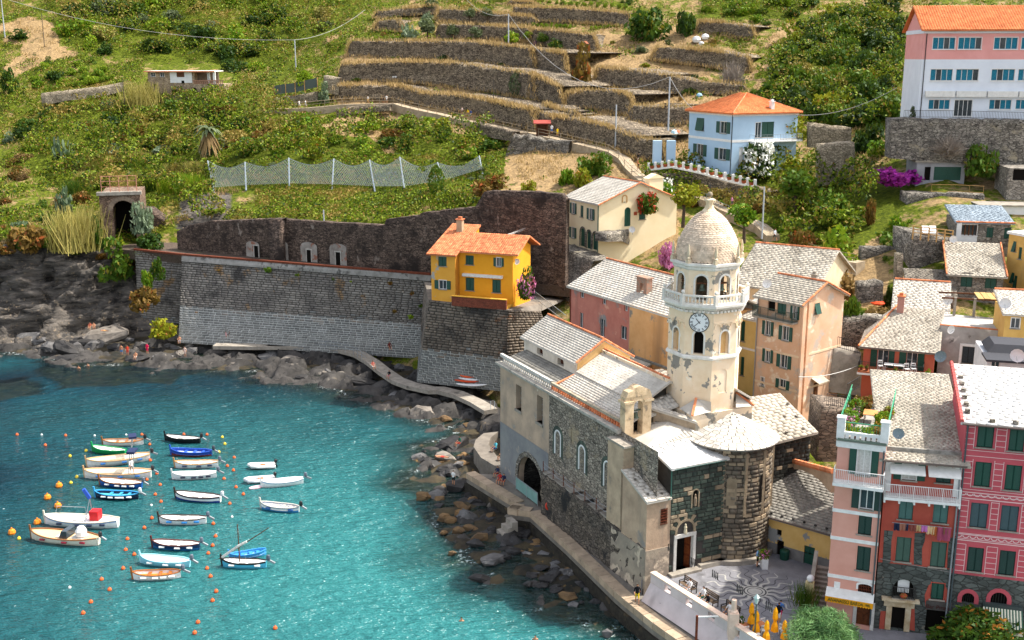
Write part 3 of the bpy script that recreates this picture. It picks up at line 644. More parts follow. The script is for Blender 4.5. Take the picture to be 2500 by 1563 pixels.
ridge_tiles(church,(6.0,17.2,18.66),(6.0,28.6,18.66),TERRA,name='ridge_tile');ridge_tiles(church,(2.9,16.95,16.68),(6,16.95,18.64),TERRA,name='verge_tile');ridge_tiles(church,(9.4,16.95,16.5),(6,16.95,18.64),TERRA,name='verge_tile')
mb=MB();mb.bar((.5,17.0,14.75),(3.0,17.0,15.55),.22,.1);cpart('hip_tile_line',mb,TERRA)
sroof([((13.5,27,13.0),(13.5,8,13.0),(9.0,8,14.8),(9.0,27,14.8))],SLATE_DK)
mb=MB();mb.box(9,13.3,8,27,3,12.95);cpart('far_aisle_wall',mb,RUBBLE)
YF=-1.8
mb=MB();Pp=wall_face(mb,(0,YF,0),(1,0,0),(0,-1,0),1.3,6.6,2.5,12.8,[(1.95,3.65,3.3,6.55)],.9)
mb.face((1.3,YF,10),(1.3,3,10),(1.3,3,13.6),(1.3,YF,12.8));cpart('portal_wall',mb,MORTAR_DK)
door_z1=6.55
def in_front(a,z,a0,a1):
 A,Z=a+1.3,z+3.4
 if Z<6.95 and a0+1.3<4.0 and a1+1.3>1.6:return False
 if(A-2.8)**2/1.25**2+max(0,Z-6.9)**2/1.6**2<1 and Z>6.5:return False
 if abs(A-3.65)<.45 and 9.0<Z<10.6:return False
 return True
st=coursed(5.25,9.35,.37,.72,rng,in_front)
low=lambda z:z<2.6
def block_arrays(st,x0,z0,yf,d=.12,gap=.035,proud=.03):
 C=[((a0+a1)/2+x0,yf-d/2+.04-rng.uniform(0,proud),(b0+b1)/2+z0)for a0,a1,b0,b1 in st]
 return C,[(a1-a0-gap,0,0)for a0,a1,_,_ in st],[(0,d,0)]*len(st),[(0,0,b1-b0-gap)for _,_,b0,b1 in st]
tan_i=[i for i,s in enumerate(st)if(rng.random()<.07 and s[2]>2.6)or(s[2]<=2.7 and s[0]>2.4 and rng.random()<.45)or(s[0]<1.3 and 3.6<s[2]<6.4 and rng.random()<.5)]
ts=set(tan_i);pieces('serpentine_stone',*block_arrays([s for i,s in enumerate(st)if i not in ts],1.3,3.4,YF),SERP,church,indiv=300)
pieces('tan_stone',*block_arrays([st[i]for i in tan_i],1.3,3.4,YF),TANST,church,indiv=300)
for k in range(11):
 a=math.pi*(k+.5)/11;c,s_=math.cos(a),math.sin(a);mb=MB();r0,r1=1.0,1.62 if k%2 else 1.45
 w_=.12;pts=[(2.8-r*math.cos(a+t*w_),6.95+r*math.sin(a+t*w_))for r,t in((r0,-1),(r0,1),(r1,1),(r1,-1))]
 mb.hexa([Pp(*p,.02)for p in pts],[Pp(*p,-.07)for p in pts]);cpart('voussoir',mb,TANST if k%2 else SERP)
mb=MB();arch_band(mb,Pp,1.98,3.62,6.7,7.9,.2,.10);cpart('lunette_ring',mb,TANST)
mb=MB();mb.face(*[Pp(a,z,.02)for a,z in arch_outline(1.98,3.62,6.7,7.9)]);cpart('lunette_back',mb,M('lunette_plaster','#8f8673','#6d6657',sc=3))
mb=MB();mb.lathe([(.13,0),(.16,.2),(.12,.5),(.15,.62),(.08,.75),(.09,.85),(.02,.95)],Pp(2.8,6.75,-.05),8);cpart('statue',mb,M('statue_stone','#d9cdb0','#b7aa8c',sc=4))
mb=MB();mb.face(*[Pp(a,z,-.01)for a,z in arch_outline(3.35,3.95,9.0,10.5)]);nic=cpart('niche',mb,DARK)
mb=MB();mb.lathe([(.12,0),(.15,.3),(.13,.7),(.07,.85),(.08,.97),(.02,1.05)],Pp(3.65,9.1,-.06),8);mb.build('statue',M('niche_statue','#a8947c','#6f5f4e',sc=5),nic)
mb=MB();arch_band(mb,Pp,3.35,3.95,8.95,10.5,.1,.12);mb.build('surround',TANST,nic)
mb=MB();rect_panel(mb,Pp,1.72,1.98,3.35,6.62,-.1,.3);rect_panel(mb,Pp,3.62,3.88,3.35,6.62,-.1,.3);rect_panel(mb,Pp,1.72,3.88,6.5,6.82,-.12,.3);cpart('door_frame',mb,M('pale_marble','#d5d2cb','#bab6ae',sc=2))
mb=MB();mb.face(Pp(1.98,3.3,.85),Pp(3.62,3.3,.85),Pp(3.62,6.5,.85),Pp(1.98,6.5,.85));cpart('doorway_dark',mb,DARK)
for s0,ang in((1,70),(0,95)):
 mb=MB();hx_,hy=(3.6,YF+.25)if s0 else(2.0,YF+.25);a=rad(ang);dx,dy=(-math.cos(a),math.sin(a))if s0 else(math.cos(a),math.sin(a))
 e=Vector((hx_+dx*.8,hy+dy*.8,3.4));mb.bar((hx_,hy,3.4),(hx_,hy,3.4),.01)if 0 else mb.hexa([(hx_,hy,3.4),(e.x,e.y,3.4),(e.x+.05,e.y+.03,3.4),(hx_+.05,hy+.03,3.4)],[(hx_,hy,6.45),(e.x,e.y,6.45),(e.x+.05,e.y+.03,6.45),(hx_+.05,hy+.03,6.45)])
 dr=cpart('door',mb,M('church_door_wood','#6d3318','#4c2210',sc=4,rough=.5));mb=MB()
 for zz in(3.65,4.6,5.55):mb.hexa([(hx_+dx*.15,hy+dy*.15-.03,zz),(hx_+dx*.65,hy+dy*.65-.03,zz),(hx_+dx*.65,hy+dy*.65,zz),(hx_+dx*.15,hy+dy*.15,zz)],[(hx_+dx*.15,hy+dy*.15-.03,zz+.75),(hx_+dx*.65,hy+dy*.65-.03,zz+.75),(hx_+dx*.65,hy+dy*.65,zz+.75),(hx_+dx*.15,hy+dy*.15,zz+.75)])
 mb.build('door_panel',M('door_panel_wood','#7d4423','#5f2f17',sc=5,rough=.5),dr)
mb=MB();mb.box(1.2,4.2,YF-.7,YF,3.3,3.62);mb.box(4.2,6.8,YF-.45,YF,3.3,3.8);cpart('door_step',mb,CONCRETE)
mb=MB();Pa=wall_face(mb,(0,YF-.02,0),(1,0,0),(0,-1,0),-1.0,1.3,2.2,10.3,[(.35,.95,8.05,9.35)],.25)
mb.face((-1.0,YF-.02,2.2),(-1.0,2.2,2.2),(-1.0,2.2,11.8),(-1.0,YF-.02,10.3));mb.face((-1,2.2,6),(1.3,2.2,6),(1.3,2.2,12),(-1,2.2,12))
cpart('annex_wall',mb,M('annex_plaster','#bda288','#a08872',sc=.6,patches=[('#8f8780',.5,.60,.08)],streak=('#84776a',.6,.62),bump=.3))
mb=MB();mb.box(-1.04,1.28,YF-.08,YF-.02,2.0,6.0);mb.box(-1.06,-1.0,YF-.02,3.5,2.0,6.1);cpart('annex_base',mb,M('annex_base_rubble','#a59784','#7f7469',sc=.5,patches=[('#c4b29b',.5,.56,.05),('#5b5650',.7,.62,.06)],bump=.7,bsc=3))
mb=MB();rect_panel(mb,Pa,.35,.95,8.05,9.35,.2,.24);wi=cpart('grated_window',mb,DARK);mb=MB()
for k in range(6):mb.bar(Pa(.35+.12*k,7.98,-.03),Pa(.35+.12*k,9.42,-.03),.035)
for k in range(6):mb.bar(Pa(.3,8.1+.24*k,-.05),Pa(1.0,8.1+.24*k,-.05),.035)
mb.build('grating',RUST,wi)
sroof([((-1.15,YF-.25,10.28),(1.25,YF-.25,10.28),(1.25,2.0,11.75),(-1.15,2.0,11.75))],SLATE,.38,.7)
for x,y,z in((-.6,-1.3,10.6),(.6,-1.5,10.5),(-.7,.5,11.25)):
 mb=MB();mb.sphere((x,y,z+.1),.13,6,.7);cpart('roof_stone',mb,GREYWALL)
mb=MB();mb.box(-1.0,.0,1.9,4.4,6.3,13.6);cpart('buttress',mb,M('buttress_plaster','#c2a98d','#a18c75',sc=.7,patches=[('#7f776c',.7,.62,.08)],bump=.3))
mb=MB();mb.box(-1.08,.06,1.7,4.5,13.6,13.78);cpart('buttress_cap',mb,CONCRETE)
mb=MB();mb.box(0,1.3,2.2,4.4,6.3,13.2);cpart('stair_wall',mb,RUBBLE)
mb=MB();mb.tube([(1.22,YF-.1,12.6),(1.22,YF-.12,10.4),(.9,YF-.3,10.2)],.06,6);mb.tube([(1.3,YF-.35,12.72),(6.4,YF-.35,12.72)],.07,6);cpart('rain_pipe',mb,flat('green_copper','#3f6a5e',.6))
sroof([((1.0,YF-.4,12.82),(6.7,YF-.4,12.82),(6.7,2.4,13.9),(1.0,1.2,13.55))],SLATE_WH,.42,.8,indiv=120)
sroof([((.3,1.0,13.4),(.3,4.6,13.4),(6.0,4.6,15.0),(6.0,1.5,13.9))],SLATE,.36,.7)
sroof([((2.6,4.4,14.9),(2.6,6.0,15.5),(6.1,6.0,16.2),(6.1,4.4,15.6))],SLATE,.36,.7)
mb=MB();mb.hexa([(3.6,4.6,13.6),(6.1,1.9,13.6),(6.1,2.5,13.6),(3.6,5.2,13.6)],[(3.6,4.6,15.6),(6.1,1.9,14.8),(6.1,2.5,14.8),(3.6,5.2,15.6)]);cpart('roof_step_wall',mb,M('step_wall','#b09c83','#8b7c69',sc=1.5,patches=[('#6c655b',1.2,.56,.1)]))
sroof([((3.4,4.5,15.62),(6.15,1.7,14.8),(6.15,2.7,15.05),(3.4,5.4,15.85))],SLATE,.4,.7)
mb=MB();Pg=wall_face(mb,(0,3.55,0),(1,0,0),(0,-1,0),.1,2.7,12.6,17.3,[(.95,1.85,13.9,16.9,True)],.8)
wall_face(mb,(0,4.35,0),(1,0,0),(0,1,0),.1,2.7,12.6,17.3,[(.95,1.85,13.9,16.9,True)],.02)
for x in(.1,2.7):mb.face((x,3.55,12.6),(x,4.35,12.6),(x,4.35,17.3),(x,3.55,17.3))
mb.face((.1,3.55,17.3),(2.7,3.55,17.3),(2.7,4.35,17.3),(.1,4.35,17.3));mb.box(-.05,.9,3.4,4.5,16.75,16.95);mb.box(1.9,2.85,3.4,4.5,16.75,16.95);mb.box(0,2.8,3.45,4.45,12.4,13.2)
pr=[(.15,17.3),(.35,17.75),(.8,17.85),(1.0,18.05),(1.4,18.2),(1.8,18.05),(2.0,17.85),(2.45,17.75),(2.65,17.3)]
mb.hexa([(x,3.5,z)for x,z in pr],[(x,4.4,z)for x,z in pr]);cpart('bell_gable',mb,M('gable_plaster_worn','#dcc4a0','#bda27e',sc=1.2,patches=[('#8d7f6c',1.2,.58,.08)],bump=.3))
BELL=M('bronze_bell','#5e6b5c','#434c43',sc=4,rough=.5,metal=.4)
def bell(mb,c,r):mb.lathe([(.02,r*1.6),(r*.45,r*1.55),(r*.55,r*1.1),(r*.65,r*.5),(r*.85,r*.15),(r,0),(r*.9,.0)],c,12)
mb=MB();bell(mb,(1.4,3.95,15.3),.3);mb.bar((.95,3.95,15.95),(1.85,3.95,15.95),.12);cpart('small_bell',mb,BELL)
AC=(9.0,.7);AR=3.45
mb=MB();mb.lathe([(AR-.06,2.5),(AR-.06,13.6)],(*AC,0),40,math.pi,2*math.pi);cpart('apse_core',mb,MORTAR_DK)
C,AX,AY,AZ,TN_=[],[],[],[],[]
z=3.3;row=0
while z<13.55:
 h=min(rng.uniform(.30,.46),13.6-z);n=int(math.pi*AR/rng.uniform(.62,.8));off=rng.random()
 for k in range(-1,n+1):
  t0=math.pi+math.pi*max(0,k+off)/n;t1=math.pi+math.pi*min(n,k+off+1)/n
  if t1-t0<.05:continue
  t=(t0+t1)/2;d=np.array((math.cos(t),math.sin(t),0));r=AR+rng.uniform(0,.05)
  C.append((AC[0]+d[0]*r,AC[1]+d[1]*r,z+h/2));AY.append(-d*.14);AX.append(np.array((-d[1],d[0],0))*((t1-t0)*AR-.04));AZ.append((0,0,h-.04))
  TN_.append((z>7 and rng.random()<.34)or(z<7 and rng.random()<.16))
 z+=h
C,AX,AY,AZ,TN_=map(np.array,(C,AX,AY,AZ,TN_))
pieces('apse_stone',C[~TN_],AX[~TN_],AY[~TN_],AZ[~TN_],M('apse_dark_block','#786e5f','#5a5248',sc=.5,isl=.24,bump=.3),church,indiv=0,stuffname='apse_dark_stones')
pieces('apse_tan_stone',C[TN_],AX[TN_],AY[TN_],AZ[TN_],TANST,church,indiv=170)
mb=MB()
for t in np.linspace(math.pi+.25,2*math.pi-.25,6):
 d=Vector((math.cos(t),math.sin(t),0));c=Vector((*AC,0))+d*(AR+.07);mb.bar(c+Vector((0,0,7.6)),c+Vector((0,0,13.2)),.28,.14)
cpart('apse_lesenes',mb,TANST)
for t in(4.12,4.95):
 d=Vector((math.cos(t),math.sin(t),0));s_=Vector((-d.y,d.x,0));c=Vector((*AC,0))+d*(AR+.1)
 mb=MB();mb.face(*[c+s_*a+Vector((0,0,z))for a,z in arch_outline(-.42,.42,8.6,11.2)]);cpart('apse_blind_window',mb,TANST if t<4.5 else DARK)
mb=MB();mb.lathe([(AR+.55,0),(AR+.55,.5),(AR,.5)],(*AC,3.3),40,math.pi,2*math.pi);cpart('apse_bench',mb,CONCRETE)
CONE=dict(z0=13.62,z1=15.6,r=AR+.5)
mb=MB();mb.lathe([(CONE['r'],CONE['z0']-.1),(CONE['r'],CONE['z0']),(.02,CONE['z1'])],(*AC,0),40,math.pi*.93,math.pi*2.07);cpart('apse_roof_deck',mb,SLATE_DK)
C,AX,AY,AZ=[],[],[],[];sl=math.hypot(CONE['r'],CONE['z1']-CONE['z0']);nn=11
for i in range(nn):
 f=(i+.5)/nn;r=CONE['r']*(1-f);n=max(4,int(math.pi*1.14*r/.62));off=rng.random()
 for k in range(n):
  t=math.pi*.93+math.pi*1.14*(k+.5+(off-.5)*.9)/n;t=min(max(t,math.pi*.95),math.pi*2.05);d=np.array((math.cos(t),math.sin(t),0))
  up=np.array((-d[0]*CONE['r'],-d[1]*CONE['r'],CONE['z1']-CONE['z0']))/sl;nn_=np.cross(np.array((-d[1],d[0],0)),up);nn_*=1 if nn_[2]>0 else-1
  up2=up*(sl/nn*1.2)-nn_*.05
  C.append(np.array((AC[0]+d[0]*r,AC[1]+d[1]*r,CONE['z0']+(CONE['z1']-CONE['z0'])*f))+nn_*.045);AX.append(np.array((-d[1],d[0],0))*(math.pi*1.14*r/n-.045));AZ.append(up2);AY.append(-nn_*.04)
pieces('apse_slate',C,AX,AY,AZ,M('apse_roof_slate','#c6c0b4','#b0a99d',sc=1,isl=.18,patches=[('#97928a',.9,.6,.05)]),church,indiv=300,flatfaces=True)
mb=MB();mb.face((12.3,1.2,3),(18.2,1.2,3),(18.2,1.2,12.3),(12.3,1.2,11.95));mb.face((18.2,1.2,3),(18.2,9,3),(18.2,9,12.3),(18.2,1.2,12.3));cpart('chapel_core',mb,MORTAR_DK)
st=coursed(5.9,8.5,.36,.7,rng);st=[s for s in st]
ti=set(i for i in range(len(st))if rng.random()<.07)
pieces('chapel_stone',*block_arrays([s for i,s in enumerate(st)if i not in ti],12.3,3.4,1.2),M('chapel_black_block','#33332f','#24241f',sc=.7,isl=.4,bump=.3),church,indiv=150)
pieces('chapel_tan_stone',*block_arrays([s for i,s in enumerate(st)if i in ti],12.3,3.4,1.2),TANST,church,indiv=60)
sroof([((11.9,.7,12.0),(18.6,.7,12.35),(18.6,6.2,14.5),(11.0,6.2,14.7))],SLATE_OLD,.38,.7)
sroof([((11.4,1.8,14.2),(13.4,3.2,13.2),(13.6,8.0,14.4),(11.6,5.5,16.9))],SLATE,.38,.7)
sroof([((12.4,2.2,15.9),(12.4,8.5,15.9),(9.2,8.5,18.2),(10.6,2.2,17.0))][::1],SLATE,.38,.7)
mb=MB();mb.box(9,12.4,2.6,8.6,10,15.8);mb.box(11.5,18.1,4.5,8.8,8,12.6);cpart('transept_wall',mb,CHURCH_CREAM)
mb=MB();mb.box(6.0,12.4,6.0,16.5,5,15.0);mb.box(.05,6.2,2.0,17.5,5,13.3);mb.box(3.1,9,16.5,28,5,15.2);cpart('inner_walls',mb,RUBBLE)
for x,y,z in((13.5,1.5,12.5),(15.5,1.3,12.55),(17.5,1.4,12.6),(16.8,3.2,13.3),(18.2,4.5,13.9),(17.9,2.9,13.2)):
 mb=MB();mb.sphere((x,y,z+.12),.17,6,.7);cpart('roof_stone',mb,GREYWALL)
# THE BELL TOWER
TC=CW(9.1,5.3,0)
tower=thing('bell_tower','tall cream octagonal bell tower with scaled dome, clock and balustraded balcony','bell tower',TC,CYAW)
def tpart(name,mb,m,parent=tower,smooth=False):return mb.build(name,m,parent,smooth)
def octr(R):return[(R*math.cos(rad(22.5+45*k)),R*math.sin(rad(22.5+45*k)))for k in range(8)]
def oct_ring(mb,prof):mb.lathe([(r,z)for r,z in prof],(0,0,0),8,rad(22.5),rad(382.5))if 0 else mb.add([(r*math.cos(rad(22.5+45*k)),r*math.sin(rad(22.5+45*k)),z)for r,z in prof for k in range(8)],[(i*8+k,i*8+(k+1)%8,(i+1)*8+(k+1)%8,(i+1)*8+k)for i in range(len(prof)-1)for k in range(8)])
TWHITE=M('tower_white_trim','#e6e2d8','#cfc9bd',sc=1.5,patches=[('#8f8a82',1.8,.64,.06)])
mb=MB();hb=3.15;mb.box(-hb,hb,-hb,hb,8,15.3)
s8=hb*math.tan(rad(22.5));
tpart('base',mb,M('tower_base_plaster','#f2ddc0','#e8cda8',sc=.5,patches=[('#8b867c',.6,.53,.03),('#f2e7d4',.7,.6,.06)]))
for sx,sy in((-1,-1),(1,-1),(-1,1),(1,1)):
 p0=(sx*hb*1.03,sy*hb*1.03,15.3);a=(sx*s8,sy*hb*1.03,15.45);b_=(sx*hb*1.03,sy*s8,15.45);t=(sx*2.1,sy*2.1,16.4)
 mb=MB();mb.face(p0,a,t);mb.face(p0,t,b_);mb.face(a,(sx*s8,sy*hb,16.3),t);mb.face(p0,a,b_);c=tpart('corner_roof',mb,SLATE)
 mb=MB();mb.bar((p0[0],p0[1],15.38),(t[0],t[1],16.45),.2,.14);mb.build('corner_ridge',TERRA,c)
R1=3.18;ap=R1*math.cos(rad(22.5));fw=2*R1*math.sin(rad(22.5))
mb=MB();mbU=MB();mbB=MB();FACES=[]
for k in range(8):
 t=rad(45*k);n=Vector((math.cos(t),math.sin(t),0));ad=Vector((-n.y,n.x,0))
 p=n*ap-ad*fw/2;wall_face(mb,p,ad,n,0,fw,14.5,19.95,[(fw/2-.4,fw/2+.4,16.9,19.0,True)],.05)
 P1=wall_face(mbU,p,ad,n,0,fw,20.2,24.0,[(fw/2-.42,fw/2+.42,20.35,22.35,True)],.45)
 R2=2.85;ap2=R2*math.cos(rad(22.5));fw2=2*R2*math.sin(rad(22.5));p2=n*ap2-ad*fw2/2
 P2=wall_face(mbB,p2,ad,n,0,fw2,24.7,27.6,[(fw2/2-.5,fw2/2+.5,24.95,27.1,True)],.4)
 m2=MB();m2.face(*[P1(a,z,.04)if 0 else(p+ad*a+Vector((0,0,z))-n*.05)for a,z in arch_outline(fw/2-.4,fw/2+.4,16.9,19.0)]);tpart('blind_arch',m2,CHURCH_CREAM)
 m2=MB();m2.face(*[P1(a,z,.42)for a,z in arch_outline(fw/2-.42,fw/2+.42,20.35,22.35)]);wi=tpart('window',m2,DARK if k in(5,3,7)else CHURCH_OCHRE)
 m2=MB();arch_band(m2,P1,fw/2-.42,fw/2+.42,20.35,22.35,.16,.03);m2.build('surround',TWHITE,wi)
 m2=MB();arch_band(m2,P2,fw2/2-.5,fw2/2+.5,24.95,27.1,.17,.03);tpart('bell_arch_surround',m2,TWHITE)
 m2=MB()
 for j in range(3):
  if k==5:continue
  c=fw*(j+.5)/3;arch_band(m2,P1,c-.27,c+.27,22.62,23.02,.08,.1)
  rect_panel(m2,P1,c+.3,c+.44,22.5,22.75,-.14,.0)
 rect_panel(m2,P1,0,fw,23.05,23.2,-.06,.02)if k!=5 else None
 if m2.v:tpart('corbel_table',m2,CHURCH_CREAM)
 FACES.append((n,ad,P1,P2))
tpart('shaft',mb,CHURCH_CREAM);tpart('clock_stage',mbU,CHURCH_CREAM);tpart('belfry',mbB,CHURCH_CREAM)
mb=MB();mb.lathe([(.02,24.9),(R2-.5,24.9)],(0,0,0),8);mb.lathe([(2.0,24.8),(2.0,25.0)],(0,0,0),8);tpart('belfry_floor',mb,CONCRETE)
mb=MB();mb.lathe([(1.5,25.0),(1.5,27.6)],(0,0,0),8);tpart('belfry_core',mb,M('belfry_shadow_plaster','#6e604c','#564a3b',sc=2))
for k in(5,6,4,7):
 n,ad,_,_=FACES[k];mb=MB();c=n*2.15;bell(mb,(c.x,c.y,25.75),.34);tpart('bell',mb,BELL)
 mb=MB();mb.bar(c+ad*-.5+Vector((0,0,26.35)),c+ad*.5+Vector((0,0,26.35)),.14);tpart('bell_yoke',mb,WOODM)
mb=MB();oct_ring(mb,[(3.18,19.85),(3.36,19.95),(3.36,20.12),(3.2,20.24)]);tpart('string_course',mb,TWHITE)
mb=MB();oct_ring(mb,[(3.2,23.95),(3.35,24.0),(3.35,24.2),(3.55,24.3),(3.72,24.5),(3.82,24.52),(3.82,24.72),(2.6,24.74)]);tpart('balcony_cornice',mb,TWHITE)
for n,ad,_,_ in FACES:
 mb=MB()
 for j in range(7):
  c=n*(3.36*math.cos(rad(22.5))+.1)+ad*(fw*1.06*((j+.5)/7-.5));mb.bar(c+Vector((0,0,24.03)),c+Vector((0,0,24.2)),.2,.26)
 tpart('dentil_row',mb,TWHITE)
RB=3.62
for k in range(8):
 n,ad,_,_=FACES[k];apb=RB*math.cos(rad(22.5));fb=2*RB*math.sin(rad(22.5))
 for j in range(9):
  if k in(1,2,0,3)and j%2:continue
  mb=MB();c=n*apb+ad*(fb*((j+.5)/9-.5));mb.lathe([(.05,0),(.07,.05),(.04,.12),(.085,.3),(.04,.5),(.06,.62)],(c.x,c.y,24.8),6);tpart('baluster',mb,TWHITE)
 mb=MB()
 a,b_=n*apb-ad*fb/2,n*apb+ad*fb/2;mb.bar(a+Vector((0,0,25.48)),b_+Vector((0,0,25.48)),.22,.14);mb.bar(a+Vector((0,0,24.77)),b_+Vector((0,0,24.77)),.22,.1);tpart('balustrade_rail',mb,TWHITE)
 v=Vector((*octr(RB)[k],0));mb=MB();mb.bar(v+Vector((0,0,24.72)),v+Vector((0,0,25.6)),.3);mb.sphere((v.x,v.y,25.8),.17,8);tpart('balcony_pier',mb,TWHITE)
 v=Vector((*octr(2.98)[k],0));mb=MB();mb.bar(v+Vector((0,0,28.1)),v+Vector((0,0,28.45)),.34);mb.lathe([(.1,0),(.19,.12),(.1,.25),(.14,.4),(.13,.7),(.06,1.15),(.005,1.35)],(v.x,v.y,28.42),8);tpart('pinnacle',mb,M('pinnacle_stone','#dccdb0','#bfae90',sc=2))
mb=MB();oct_ring(mb,[(2.86,27.5),(3.0,27.62),(3.0,27.8),(3.22,27.92),(3.22,28.12),(2.4,28.16)]);tpart('dome_cornice',mb,TWHITE)
DOMEP=[(2.70,28.16),(2.70,28.5),(2.64,29.0),(2.50,29.6),(2.24,30.25),(1.92,30.85),(1.5,31.45),(1.05,31.9),(.56,32.2)]
mb=MB();mb.lathe([(r-.04,z)for r,z in DOMEP],(0,0,0),48);DTILE=M('dome_tile','#d6c2aa','#c3ad94',sc=.9,isl=.24,patches=[('#c08f5e',1.1,.66,.06),('#9c8f7c',.8,.64,.08)])
tpart('dome_shell',mb,M('dome_joint','#8b7a60','#766750',sc=2),smooth=True)
C_,SC_=[],[]
zz=28.2;row=0
dl=np.concatenate([[0],np.cumsum([math.hypot(b[0]-a[0],b[1]-a[1])for a,b in zip(DOMEP,DOMEP[1:])])])
mbt=MB();mbt.add([(-.5,0,1),(.5,0,1),(.5,-.02,.35),(.32,-.03,.1),(0,-.035,0),(-.32,-.03,.1),(-.5,-.02,.35),(.5,.02,.35),(.32,.0,.1),(0,0,0),(-.32,0,.1),(-.5,.02,.35)],[(0,6,5,4,3,2,1),(2,3,8,7),(3,4,9,8),(4,5,10,9),(5,6,11,10)])
scale_me=mbt.mesh('dome_tile');scale_me.materials.append(DTILE)
sp_=.19;Vs,Fs,cnt=[],[],0;tilesM=[]
for i in range(int(dl[-1]/sp_)):
 s0=i*sp_;r=np.interp(s0,dl,[p[0]for p in DOMEP]);z=np.interp(s0,dl,[p[1]for p in DOMEP]);r1=np.interp(s0+.05,dl,[p[0]for p in DOMEP]);z1=np.interp(s0+.05,dl,[p[1]for p in DOMEP])
 n=max(10,int(2*math.pi*r/.30))if r>1.5 else max(10,int(2*math.pi*r/.26))
 for k in range(n):
  t=2*math.pi*(k+.5*(i%2))/n;d=Vector((math.cos(t),math.sin(t),0));tg=Vector((-d.y,d.x,0));up=Vector((d.x*(r1-r),d.y*(r1-r),z1-z)).normalized();nr=tg.cross(up)
  if nr.dot(d)<0:nr=-nr
  up2=(up*sp_*1.6-nr*.05);wv=2*math.pi*r/n*1.02
  x,y,zc=tg*wv,-nr,up2;c=d*r+Vector((0,0,z))+nr*.03
  tilesM.append((d.dot(Vector((-.45,-.9,0))),Matrix(((x[0],y[0],zc[0],c[0]),(x[1],y[1],zc[1],c[1]),(x[2],y[2],zc[2],c[2]),(0,0,0,1)))))
tilesM.sort(key=lambda t:-t[0])
for _,m_ in tilesM[:300]:o=link('dome_tile',scale_me,tower);o.matrix_basis=m_
mb=MB()
for _,m_ in tilesM[300:]:mb.add([m_@v.co for v in scale_me.vertices],[tuple(p.vertices)for p in scale_me.polygons])
o=tpart('dome_tiles',mb,DTILE);o['kind']='stuff'
mb=MB();mb.lathe([(.62,32.1),(.62,32.25),(.42,32.45),(.30,32.8),(.36,33.05),(.5,33.12),(.5,33.22),(.1,33.3)],(0,0,0),8);mb.lathe([(.06,33.2),(.08,33.4)],(0,0,0),8);tpart('lantern',mb,M('lantern_stone','#e6d5b6','#cbb793',sc=2))
mb=MB();mb.sphere((0,0,33.62),.25,12);tpart('finial_ball',mb,M('finial_stone','#9b8d75','#7b7060',sc=3));mb=MB();mb.tube([(0,0,33.8),(0,0,34.7)],.025,5);mb.bar((-.2,0,34.4),(.2,0,34.4),.04);tpart('finial_cross',mb,IRON)
n,ad,P1,_=FACES[5];cc=n*(ap+.06)+Vector((0,0,23.15))
mb=MB();rect_panel(mb,P1,.2,fw-.2,22.45,23.95,-.05,.03);tpart('clock_panel',mb,CHURCH_CREAM)
def disc(mb,c,r0,r1,n_,ad_,off,k=32):
 c=c+n_*off;up=Vector((0,0,1))
 pt=lambda r,t:c+ad_*math.sin(t)*r+up*math.cos(t)*r
 for i in range(k):
  a,b=2*math.pi*i/k,2*math.pi*(i+1)/k
  mb.face(pt(r0,a),pt(r1,a),pt(r1,b),pt(r0,b))if r0>0 else mb.face(c,pt(r1,a),pt(r1,b))
mb=MB();disc(mb,cc,0,.84,n,ad,.03);clock=tpart('clock',mb,M('clock_face','#e9ebea','#dfe2e1',sc=2,rough=.5))
BLK=flat('clock_black','#1b1c20',.5)
mb=MB();disc(mb,cc,.80,.87,n,ad,.035);
def stroke(mb,c,u_,v_,a,b,wd):
 a,b=Vector(a),Vector(b);d=(b-a).normalized();s_=Vector((-d.y,d.x))*wd/2
 mb.face(*[c+u_*p.x+v_*p.y for p in(a+s_,b+s_,b-s_,a-s_)])
NUM=['XII','I','II','III','IV','V','VI','VII','VIII','IX','X','XI']
for h in range(12):
 t=2*math.pi*h/12;up=Vector((0,0,1));rd=ad*math.sin(t)+up*math.cos(t);tg=ad*math.cos(t)-up*math.sin(t);c0=cc+n*.04+rd*.645
 s=NUM[h];wds={'I':.07,'V':.13,'X':.13};W=sum(wds[ch]for ch in s);x=-W/2;hh=.11
 for ch in s:
  w_=wds[ch];xm=x+w_/2
  if ch=='I':stroke(mb,c0,tg,rd,(xm,-hh),(xm,hh),.04)
  if ch=='V':stroke(mb,c0,tg,rd,(x+.015,hh),(xm,-hh),.04);stroke(mb,c0,tg,rd,(x+w_-.015,hh),(xm,-hh),.022)
  if ch=='X':stroke(mb,c0,tg,rd,(x+.015,hh),(x+w_-.015,-hh),.04);stroke(mb,c0,tg,rd,(x+w_-.015,hh),(x+.015,-hh),.022)
  x+=w_
for t,l,wd in((2*math.pi*(10.63/12),.42,.07),(2*math.pi*(38/60),.62,.05)):
 d=Vector((math.sin(t),math.cos(t)));stroke(mb,cc+n*.05,ad,Vector((0,0,1)),d*-.15,d*l,wd)
mb.build('clock_hands_and_numerals',BLK,clock)
